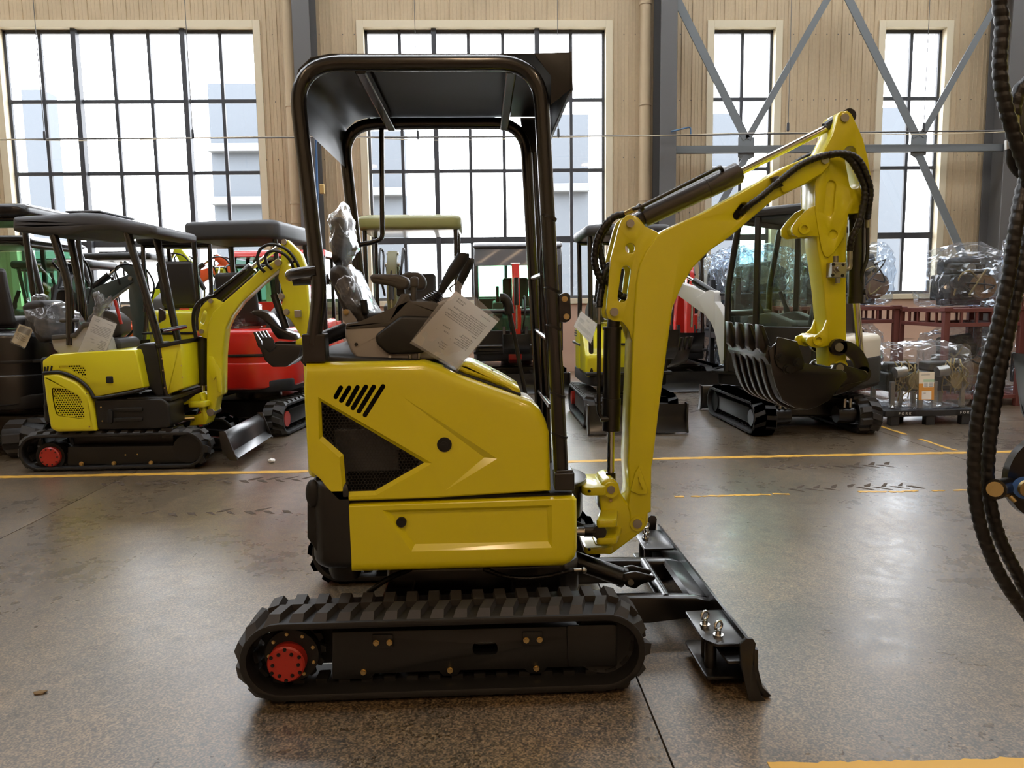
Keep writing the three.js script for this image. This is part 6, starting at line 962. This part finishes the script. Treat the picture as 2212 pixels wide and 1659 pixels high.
excavator({ label: 'yellow hooded excavator tucked behind the left yellow console', pos: [-3.84, 0, -10.02], turn: HALF, hood: M.yellow2, width: 1.0, bodyW: 0.9, bodyH: 1.36, rear: 0.6, roof: { h: 2.3, x0: -0.5, x1: 0.5, w: 0.45, mat: M.satin }, boomMat: M.yellow2, boom: { b: [[0.78, 0.62], [0.82, 1.2], [0.88, 1.5], [1.05, 1.8]], a: [[1.0, 1.95], [1.12, 1.7], [1.15, 1.0]] } });
excavator({ label: 'orange excavator in the last row on the left', pos: [-6.1, 0, -13.25], turn: 0, hood: M.orange, width: 1.2, bodyW: 1.1, roof: { h: 2.3, mat: M.satin }, boom: { b: [[0.8, 0.62], [0.9, 1.3], [1.1, 1.8], [1.6, 2.05]], a: [[1.5, 2.25], [1.68, 2.0], [1.7, 1.0]] } });
excavator({ label: 'lime green excavator with raised boom in the left back row', pos: [-6.3, 0, -11.7], turn: 0, hood: M.lime, width: 1.2, roof: { h: 2.1, mat: M.satin }, boom: { b: [[0.85, 0.62], [1.2, 1.0], [1.42, 1.5], [1.72, 2.0]], a: [[1.66, 2.3], [1.82, 1.95], [1.9, 1.2]] } });

// ---------------------------------------------------------------- racks and film-wrapped engines on the right
const rackRed = mat('#6b3a33', 0.6), rackGrey = mat('#8a8279', 0.65), rackBlack = mat('#2c2d30', 0.5), castM = mat('#26251f', 0.45, 0.3), brassM = mat('#8f7d4e', 0.45, 0.6), housM = mat('#7a5a38', 0.55, 0.3);
function filmHull(w, h, d, sd, peak = 0.15, amp = 0.02, k = 9) {   // loose film around a box-like load, gathered to a peak
  const g = new THREE.IcosahedronGeometry(1, 14), p = g.attributes.position;
  for (let i = 0; i < p.count; i++) {
    const v = new THREE.Vector3().fromBufferAttribute(p, i), e = 0.55, f = (x) => Math.sign(x) * Math.pow(Math.abs(x), e);
    let x = f(v.x) * w / 2, y = f(v.y) * h / 2, z = f(v.z) * d / 2; const m = Math.max(Math.abs(f(v.x)), Math.abs(f(v.y)), Math.abs(f(v.z))); x /= 0.5 + 0.5 * m; y /= 0.5 + 0.5 * m; z /= 0.5 + 0.5 * m;
    if (v.y > 0.3) y += peak * Math.max(0, 1 - Math.hypot(v.x - 0.4 * Math.sin(sd), v.z) * 1.4);
    p.setXYZ(i, x, y + h / 2, z);
  }
  let q = mergeVertices(new THREE.BufferGeometry().setAttribute('position', p), 1e-4);
  q = crumple(q, amp * 0.9, k, sd); q = crumple(q, amp * 0.5, k * 2.7, sd + 2);
  const P = q.attributes.position; for (let i = 0; i < P.count; i++) if (P.getY(i) < 0.004) P.setY(i, 0.004);
  q = q.toNonIndexed(); q.computeVertexNormals(); q.setAttribute('uv', new THREE.BufferAttribute(new Float32Array(q.attributes.position.count * 2), 2)); return q;
}
const matFilm2 = new THREE.MeshPhysicalMaterial({ color: '#eef3f8', roughness: 0.07, transmission: 0.95, thickness: 0, ior: 1.55, side: THREE.DoubleSide });
function engine(label, x, y, z, w, h, d, sd, turn = 0, group) {
  const t = local('wrapped_engine', label, 'engine', [x, y, z], turn, group), s0 = seed; seed = 1000 + sd * 77;
  part(t, 'engine_block', rbox(-w * 0.3, w * 0.28, h * 0.12, h * 0.6, -d * 0.28, d * 0.28, 0.03), castM);
  part(t, 'cylinder_head', rbox(-w * 0.26, w * 0.24, h * 0.6, h * 0.8, -d * 0.2, d * 0.2, 0.03), castM);
  part(t, 'oil_pan', rbox(-w * 0.24, w * 0.2, 0.02, h * 0.14, -d * 0.2, d * 0.2, 0.02), M.blackPaint);
  part(t, 'flywheel_housing', cyl([w * 0.14, h * 0.36, d * 0.26], [w * 0.14, h * 0.36, d * 0.38], h * 0.24, h * 0.21, 24), housM);
  part(t, 'pulley', cyl([-w * 0.22, h * 0.45, d * 0.28], [-w * 0.22, h * 0.45, d * 0.36], h * 0.12, h * 0.12, 20), M.blackPaint);
  part(t, 'pulley', cyl([-w * 0.05, h * 0.7, d * 0.2], [-w * 0.05, h * 0.7, d * 0.34], h * 0.09, h * 0.09, 20), M.steel);
  part(t, 'air_filter', cyl([-w * 0.3, h * 0.78, 0], [w * 0.2, h * 0.84, 0], h * 0.11, h * 0.11, 18), M.plasticBlack);
  for (let i = 0; i < 4; i++) part(t, 'hose', hose([[rr(-0.3, 0.3) * w, rr(0.2, 0.8) * h, d * 0.3], [rr(-0.3, 0.3) * w, rr(0.2, 0.8) * h, d * 0.4], [rr(-0.3, 0.3) * w, rr(0.2, 0.8) * h, d * 0.36], [rr(-0.3, 0.3) * w, rr(0.1, 0.5) * h, d * 0.3]], 0.012, 16), i % 2 ? brassM : M.hoseM);
  seed = s0;
  part(t, 'plastic_film', filmHull(w, h * 0.98, d, sd), matFilm2);
  return t;
}
function stillage(label, x, z, w, d, h, m, y = 0, group) {   // welded steel crate frame with barred top sides
  const t = local('steel_stillage', label, 'rack', [x, y, z], 0, group), r = 0.035;
  for (const sx of [-1, 1]) for (const sz of [-1, 1]) { const p = part(t, 'post', rbox(sx * w / 2 - r, sx * w / 2 + r, 0, h, sz * d / 2 - r, sz * d / 2 + r, 0.006), m); part(p, 'foot', rbox(sx * w / 2 - r - 0.02, sx * w / 2 + r + 0.02, h - 0.05, h, sz * d / 2 - r - 0.02, sz * d / 2 + r + 0.02, 0.006), m); }
  for (const sz of [-1, 1]) { for (const yy of [0.12, h - 0.22, h - 0.04]) part(t, 'rail', rbox(-w / 2, w / 2, yy - 0.025, yy + 0.025, sz * d / 2 - 0.02, sz * d / 2 + 0.02, 0.005), m); for (let i = 1; i < 5; i++) part(t, 'bar', rbox(-w / 2 + w * i / 5 - 0.015, -w / 2 + w * i / 5 + 0.015, h - 0.22, h - 0.04, sz * d / 2 - 0.015, sz * d / 2 + 0.015, 0.004), m); }
  for (const sx of [-1, 1]) { for (const yy of [0.12, h - 0.22, h - 0.04]) part(t, 'rail', rbox(sx * w / 2 - 0.02, sx * w / 2 + 0.02, yy - 0.025, yy + 0.025, -d / 2, d / 2, 0.005), m); for (let i = 1; i < 5; i++) part(t, 'bar', rbox(sx * w / 2 - 0.015, sx * w / 2 + 0.015, h - 0.22, h - 0.04, -d / 2 + d * i / 5 - 0.015, -d / 2 + d * i / 5 + 0.015, 0.004), m); }
  part(t, 'deck', rbox(-w / 2, w / 2, h - 0.05, h - 0.03, -d / 2, d / 2, 0.004), m); part(t, 'deck', rbox(-w / 2, w / 2, 0.1, 0.13, -d / 2, d / 2, 0.004), m);
  return t;
}
// three red-brown stillages, engines inside and on top
const SH = 1.28, rowZ = -9.6;
stillage('red-brown stillage left of the three, half behind the cab', 5.08, -10.6, 1.3, 1.0, SH, rackRed);
stillage('red-brown stillage in the middle with a wrapped engine on it', 6.3, rowZ, 0.98, 1.0, SH - 0.02, rackRed);
stillage('stillage with a pale scuffed rim at the right edge', 7.5, rowZ + 0.1, 1.3, 1.0, SH + 0.12, rackRed);
engine('film wrapped engine on the left stillage beside the cylinder rod', 4.79, SH, -10.6, 0.62, 0.72, 0.7, 1);
engine('film wrapped engine on the left stillage under the right window', 5.5, SH, -10.6, 0.64, 0.78, 0.7, 2);
engine('film wrapped engine with a brown round housing on the middle stillage', 6.3, SH - 0.02, rowZ, 0.94, 0.7, 0.8, 3);
engine('film wrapped engine on the pale rimmed stillage behind the hanging hoses', 7.45, SH + 0.12, rowZ + 0.1, 0.98, 0.8, 0.8, 4);
engine('film wrapped engine inside the left stillage, its left one', 4.8, 0.13, -10.6, 0.55, 0.85, 0.7, 5);
engine('film wrapped engine inside the left stillage, its right one', 5.42, 0.13, -10.6, 0.55, 0.85, 0.7, 6);
engine('film wrapped engine inside the middle stillage', 6.3, 0.13, rowZ, 0.8, 0.82, 0.7, 7);
engine('film wrapped engine inside the pale rimmed stillage', 7.4, 0.13, rowZ + 0.1, 1.0, 0.85, 0.7, 8);
{
  // black pallet with FORK lettering and two film-wrapped engines
  const z = -8.2, [a, b] = [[4.3857,0.1261],[5.4259,0.1206]], x0 = a[0], x1 = b[0];
  const t = thing('steel_pallet', 'low black steel pallet lettered FORK', 'pallet', [(x0 + x1) / 2, 0, z]);
  const fork = (() => { const c = document.createElement('canvas'); c.width = 256; c.height = 64; const k = c.getContext('2d'); k.fillStyle = '#1b1c1d'; k.fillRect(0, 0, 256, 64); k.fillStyle = '#cfcfc8'; k.font = 'bold 46px sans-serif'; k.textAlign = 'center'; k.textBaseline = 'middle'; k.fillText('F O R K', 128, 34); const tx = new THREE.CanvasTexture(c); tx.colorSpace = THREE.SRGBColorSpace; tx.magFilter = THREE.LinearFilter; return tx; })();
  part(t, 'deck', rbox(x0, x1, 0.1, 0.17, z - 0.35, z + 0.35, 0.008), rackBlack);
  for (const x of [x0 + 0.12, (x0 + x1) / 2, x1 - 0.12]) for (const s of [-1, 1]) part(t, 'leg', rbox(x - 0.05, x + 0.05, 0, 0.11, z + s * 0.3 - 0.04, z + s * 0.3 + 0.04, 0.006), rackBlack);
  const fm = new THREE.MeshStandardMaterial({ map: fork, roughness: 0.5 });
  for (const x of [x0 + 0.22, x1 - 0.13]) part(t, 'lettering', new THREE.PlaneGeometry(0.24, 0.055).translate(x, 0.137, z + 0.3515), fm);
  const eng = (label, x, sd) => {
    const e = local('wrapped_engine', label, 'engine', [x, 0.17, z], 0), s0 = seed; seed = 500 + sd;
    part(e, 'engine_block', rbox(-0.2, 0.2, 0.18, 0.4, -0.16, 0.16, 0.03), castM); part(e, 'cylinder_head', rbox(-0.17, 0.17, 0.4, 0.5, -0.12, 0.12, 0.02), castM);
    part(e, 'starter', cyl([-0.14, 0.4, 0.2], [-0.02, 0.42, 0.2], 0.06, 0.06, 16), M.steel); part(e, 'pulley', cyl([0.1, 0.3, 0.16], [0.1, 0.3, 0.22], 0.09, 0.09, 20), brassM);
    for (const [sx, sz] of [[-0.16, 0.2], [0.16, 0.2], [-0.16, -0.2], [0.16, -0.2]]) part(e, 'stand_leg', rbox(sx - 0.025, sx + 0.025, 0, 0.3, sz - 0.02, sz + 0.02, 0.004), M.steel);
    for (let i = 0; i < 16; i++) { const px = rr(-0.14, 0.16), py = rr(0.36, 0.56); part(e, 'wire_loop', hose([[px, py, 0.16], [px + rr(-0.08, 0.08), py - rr(0.03, 0.12), 0.22], [px + rr(-0.08, 0.08), py - rr(0.1, 0.24), 0.21], [px + rr(-0.05, 0.05), py - rr(0.2, 0.3), 0.18]], 0.006, 12), brassM); }
    seed = s0; return e;
  };
  const w = x1 - x0; eng('engine with bundled wiring on the FORK pallet, its left one', x0 + w * 0.3, 1); eng('engine with bundled wiring on the FORK pallet, its right one', x0 + w * 0.76, 2);
  const f = thing('plastic_sheet', 'clear plastic sheet draped over both engines on the FORK pallet', 'plastic sheet', [(x0 + x1) / 2, 0.17, z]);
  part(f, 'film', filmHull(w * 0.95, 0.7, 0.78, 9, 0.04, 0.016, 8).translate((x0 + x1) / 2, 0.17, z), new THREE.MeshPhysicalMaterial({ color: '#f6f8fa', roughness: 0.06, transmission: 0.96, thickness: 0, ior: 1.5, side: THREE.DoubleSide }));
  const [c] = [[4.7687,0.4485]], card = thing('delivery_card', 'orange and white delivery card on the plastic sheet of the FORK pallet', 'card', [c[0], c[1], -7.75]);
  const ct = (() => { const k = document.createElement('canvas'); k.width = 128; k.height = 220; const x = k.getContext('2d'); x.fillStyle = '#d99a4a'; x.fillRect(0, 0, 128, 220); x.fillStyle = '#efe6d2'; x.fillRect(0, 0, 128, 90); x.fillStyle = '#b9d3b4'; x.fillRect(38, 58, 90, 20); x.fillStyle = '#f2efe8'; x.fillRect(38, 78, 86, 42); x.fillRect(26, 150, 80, 66); x.fillStyle = '#555'; for (let i = 0; i < 5; i++) { x.fillRect(44, 84 + i * 7, 30, 3); x.fillRect(82, 84 + i * 7, 34, 3); } x.fillRect(20, 20, 70, 3); x.fillRect(40, 165, 20, 3); const t2 = new THREE.CanvasTexture(k); t2.colorSpace = THREE.SRGBColorSpace; t2.magFilter = THREE.LinearFilter; return t2; })();
  part(card, 'card', new THREE.PlaneGeometry(0.17, 0.3).rotateX(-0.05).translate(c[0], c[1], -7.745), new THREE.MeshPhysicalMaterial({ map: ct, roughness: 0.5, side: THREE.DoubleSide }));
}
// black shelving with wrapped parts behind the cab
{
  const x0 = 3.95, x1 = 5.0, za = -11.4, zb = -13.9;
  const t = thing('steel_shelving', 'black steel shelving with three decks behind the cab', 'shelving', [(x0 + x1) / 2, 0, (za + zb) / 2]);
  for (const x of [x0, x1]) for (const z of [za, (za + zb) / 2, zb]) part(t, 'post', rbox(x - 0.04, x + 0.04, 0, 1.72, z - 0.04, z + 0.04, 0.006), rackBlack);
  for (const y of [0.12, 0.78, 1.42]) { for (const x of [x0, x1]) part(t, 'beam', rbox(x - 0.03, x + 0.03, y - 0.05, y + 0.05, za, zb, 0.006), rackBlack); part(t, 'deck', rbox(x0, x1, y + 0.03, y + 0.05, za, zb, 0.004), rackBlack); for (const z of [za, zb]) part(t, 'beam', rbox(x0, x1, y - 0.05, y + 0.05, z - 0.03, z + 0.03, 0.006), rackBlack); }
  let k = 0; const tier = ['bottom', 'middle', 'top'], place = ['nearest to the camera', 'second from the camera', 'third from the camera', 'farthest from the camera'];
  for (const [i, y] of [0.17, 0.83, 1.47].entries()) for (let j = 0; j < 4; j++) {
    const h = i === 2 ? 0.72 : 0.55, b = local('wrapped_bundle', `clear film wrapped machine part on the ${tier[i]} shelf deck, ${place[j]}`, 'wrapped part', [(x0 + x1) / 2, y, za - 0.33 - j * 0.6], 0, 'wrapped parts on the black shelving'); k++;
    part(b, 'metal_part', prism(roundPoly([[-0.32, 0.03], [0.3, 0.03], [0.34, h * 0.5], [0.05, h * 0.72], [-0.3, h * 0.6]], 0.06), -0.2, 0.2, 0.04, [], 2), j % 2 ? castM : M.darkGrey);
    part(b, 'metal_part', cyl([-0.1, h * 0.4, -0.24], [-0.1, h * 0.4, 0.24], h * 0.2, h * 0.2, 18), M.steel);
    part(b, 'plastic_film', filmHull(0.9, h, 0.5, 20 + k, 0.08, 0.025, 10), matFilm2);
  }
}

// ---------------------------------------------------------------- the machine just outside the right edge: bucket linkage and hoses reach into view
{
  const px = 3.42, pz = -1.92, t = excavator({ label: 'yellow excavator cut off by the right edge, only hoses and bucket pins showing', pos: [px, 0, pz], turn: Math.PI, hood: M.yellow, width: 1.1, roof: { h: 2.3, mat: M.satin }, boom: { b: [[0.78, 0.62], [0.86, 1.2], [1.12, 1.65], [1.72, 2.02]], a: [[1.6, 2.2], [1.8, 1.95], [1.76, 1.25]] }, boomZ: 0 });
  const L = (pts) => pts.map((p) => [px - p[0], p[1], pz - p[2]]);
  part(t, 'long_hose', spiralHose(L([[1.72, 2.2, -1.83], [1.5, 2.38, -1.87], ...[[1.3238,2.2181,-1.9],[1.3178,2.1079,-1.9],[1.3182,2.0075,-1.9],[1.3353,1.9284,-1.9],[1.3647,1.8485,-1.9],[1.3961,1.7792,-1.9],[1.4361,1.6975,-1.9]], [1.52, 1.7, -1.86], [1.6, 1.6, -1.86]]), 0.016, 0.026), M.hoseM);
  part(t, 'long_hose', spiralHose(L([[1.62, 1.8, -1.86], [1.5, 1.85, -1.88], ...[[1.4513,1.8077,-1.93],[1.4148,1.724,-1.92],[1.3866,1.6276,-1.9],[1.3754,1.4972,-1.9],[1.354,1.365,-1.9],[1.329,1.2432,-1.9],[1.3138,1.1195,-1.9],[1.3111,0.9938,-1.9],[1.3227,0.8851,-1.9],[1.3534,0.781,-1.9],[1.4054,0.675,-1.9],[1.4773,0.5761,-1.9],[1.5454,0.5043,-1.9]], [1.62, 0.6, -1.9], [1.85, 0.72, -1.9], [1.95, 1.0, -1.9]]), 0.0155, 0.026), M.hoseM);
  part(t, 'long_hose', spiralHose(L([[1.62, 1.68, -1.86], ...[[1.495,1.6932,-1.96],[1.4577,1.6077,-1.95],[1.4365,1.51,-1.94],[1.4175,1.3751,-1.94],[1.3973,1.2507,-1.94],[1.3829,1.1117,-1.94],[1.3778,0.9833,-1.94],[1.3861,0.892,-1.94],[1.4177,0.7859,-1.94],[1.4706,0.6845,-1.94],[1.5443,0.5811,-1.94]], [1.62, 0.68, -1.94], [1.8, 0.8, -1.94], [1.88, 1.02, -1.94]]), 0.0155, 0.026), M.hoseM);
  part(t, 'short_hose', spiralHose(L([[1.441,1.9988,-1.95],[1.4128,1.9757,-1.95],[1.4002,1.9409,-1.95],[1.3976,1.9059,-1.95]]), 0.016, 0.026), M.hoseM);
  part(t, 'fitting', cyl(...L([[1.3976,1.9059,-1.95],[1.4018,1.8413,-1.95]]), 0.013, 0.013, 8), M.steel);
  part(t, 'elbow', pipe(L([[1.3953,1.826,-1.95],[1.3978,1.7881,-1.95],[1.4263,1.7546,-1.95],[1.4579,1.752,-1.95]]), 0.013, 0.03), M.hoseM);
  part(t, 'fitting', cyl(...L([[1.3941,1.8449,-1.95],[1.3956,1.8213,-1.95]]), 0.015, 0.015, 6), M.steel);
  const c = L([[1.5642,0.9351,-1.96]])[0];
  const sp = part(t, 'link_plate', zcyl(c[0], c[1], c[2] - 0.012, c[2] + 0.012, 0.122, 40), M.blackPaint);
  part(t, 'bucket_link', prism([[c[0], c[1] - 0.03], [1.76, 1.2], [1.79, 1.28], [c[0], c[1] + 0.03]], c[2] - 0.03, c[2] - 0.012, 0.004), M.blackPaint);
  const q = L([[1.4483,0.9114,-1.93],[1.36,0.9253,-1.88],[1.4767,0.9159,-1.93]]);
  part(sp, 'boss', cyl([q[0][0], q[0][1], q[0][2] + 0.02], [q[1][0], q[1][1], q[1][2]], 0.027, 0.027, 24), M.blackPaint);
  const q2 = L([[1.36,0.9253,-1.88],[1.3529,0.9276,-1.872]]);
  part(sp, 'pin', cyl(q2[0], q2[1], 0.02, 0.02, 20), M.gold);
  const q3 = L([[1.4168,0.8995,-1.9],[1.4258,0.8866,-1.89]]);
  part(sp, 'grease_nipple', cyl(q3[0], q3[1], 0.009, 0.006, 6), M.gold);
  const q4 = L([[1.4822,0.9132,-1.93],[1.4425,0.9271,-1.88]]);
  part(sp, 'pin', cyl(q4[0], q4[1], 0.03, 0.03, 22), mat('#2e5fa6', 0.4)); part(sp, 'pin', cyl(q4[1], [q4[1][0], q4[1][1], q4[1][2] - 0.01], 0.022, 0.022, 22), M.gold);
  const lf = thing('dry_leaf', 'brown dried leaf lying on the floor at lower left', 'leaf', [[[-1.688,-2.7]][0][0], 0, [[-1.688,-2.7]][0][1]]);
  const [lx, lz] = [[-1.688,-2.7]][0]; part(lf, 'blade', crumple(prismY(roundPoly([[lx - 0.025, lz], [lx - 0.01, lz - 0.014], [lx + 0.01, lz - 0.016], [lx + 0.028, lz - 0.004], [lx + 0.012, lz + 0.012], [lx - 0.01, lz + 0.014]], 0.006), 0.002, 0.006, 0.001), 0.0015, 90), mat('#6b5638', 0.9));
  const [wx, wz] = [[-1.93,-6.66]][0], pw = thing('foam_scrap', 'small white foam scrap on the floor near the raised blade', 'scrap', [wx, 0, wz]);
  part(pw, 'scrap', crumple(ball(wx, 0.022, wz, 0.026, 1.3, 0.75, 1, 12), 0.002, 60), M.white);
}

// hanging paper tags and a seat cover on machines farther back
function paperTag(label, quadPts, z, m) {
  const c = quadPts.reduce((s, p) => [s[0] + p[0] / 4, s[1] + p[1] / 4], [0, 0]), t = thing('paper_tag', label, 'paper tag', [c[0], c[1], z]);
  const mk = (Q, zz, a) => { const g = new THREE.PlaneGeometry(1, 1, 8, 8), p = g.attributes.position; for (let i = 0; i < p.count; i++) { const u = p.getX(i) + 0.5, v = 0.5 - p.getY(i); p.setXYZ(i, (Q[0][0] * (1 - u) + Q[1][0] * u) * (1 - v) + (Q[3][0] * (1 - u) + Q[2][0] * u) * v, (Q[0][1] * (1 - u) + Q[1][1] * u) * (1 - v) + (Q[3][1] * (1 - u) + Q[2][1] * u) * v, zz + a * Math.sin(u * 9 + v * 5)); } g.computeVertexNormals(); return plain(g); };
  part(t, 'sheet', mk(quadPts, z, 0.004), m); part(t, 'bag', mk(quadPts.map((p) => [c[0] + (p[0] - c[0]) * 1.1, c[1] + (p[1] - c[1]) * 1.1]), z + 0.01, 0.006), M.film);
}
paperTag('white printed sheet in a clear bag on the yellow excavator behind the nearest boom', [[1.0304,1.307],[1.2008,1.1692],[1.1321,0.9662],[0.9568,1.1487]], -7.75, matSheet);
paperTag('tan printed card hanging on the black excavator at the left edge', [[-4.2524,1.2777],[-4.1315,1.2333],[-4.2177,1.0556],[-4.3414,1.1174]], -7.0, new THREE.MeshPhysicalMaterial({ map: strokes(128, 160, (x) => { x.fillStyle = '#8a8474'; x.fillRect(12, 12, 104, 50); x.fillStyle = '#5a5546'; for (let i = 0; i < 6; i++) x.fillRect(16, 76 + i * 8, 60 + (i * 23) % 40, 3); }, '#cdbf9c'), roughness: 0.7, side: THREE.DoubleSide }));
{
  const c = thing('plastic_cover', 'clear plastic bag over the seat of the red hooded excavator', 'plastic cover', [-2.6, 1.2, -8.6]);
  part(c, 'bag', filmBag([[-2.8565,1.3726],[-2.6996,1.4373],[-2.5155,1.4347],[-2.5045,1.2537],[-2.5374,1.0204],[-2.673,0.9861],[-2.8867,1.0261]], -8.55, 0.2, 0.012, 12, 14, 7), M.film);
}

renderer.render(scene, camera);
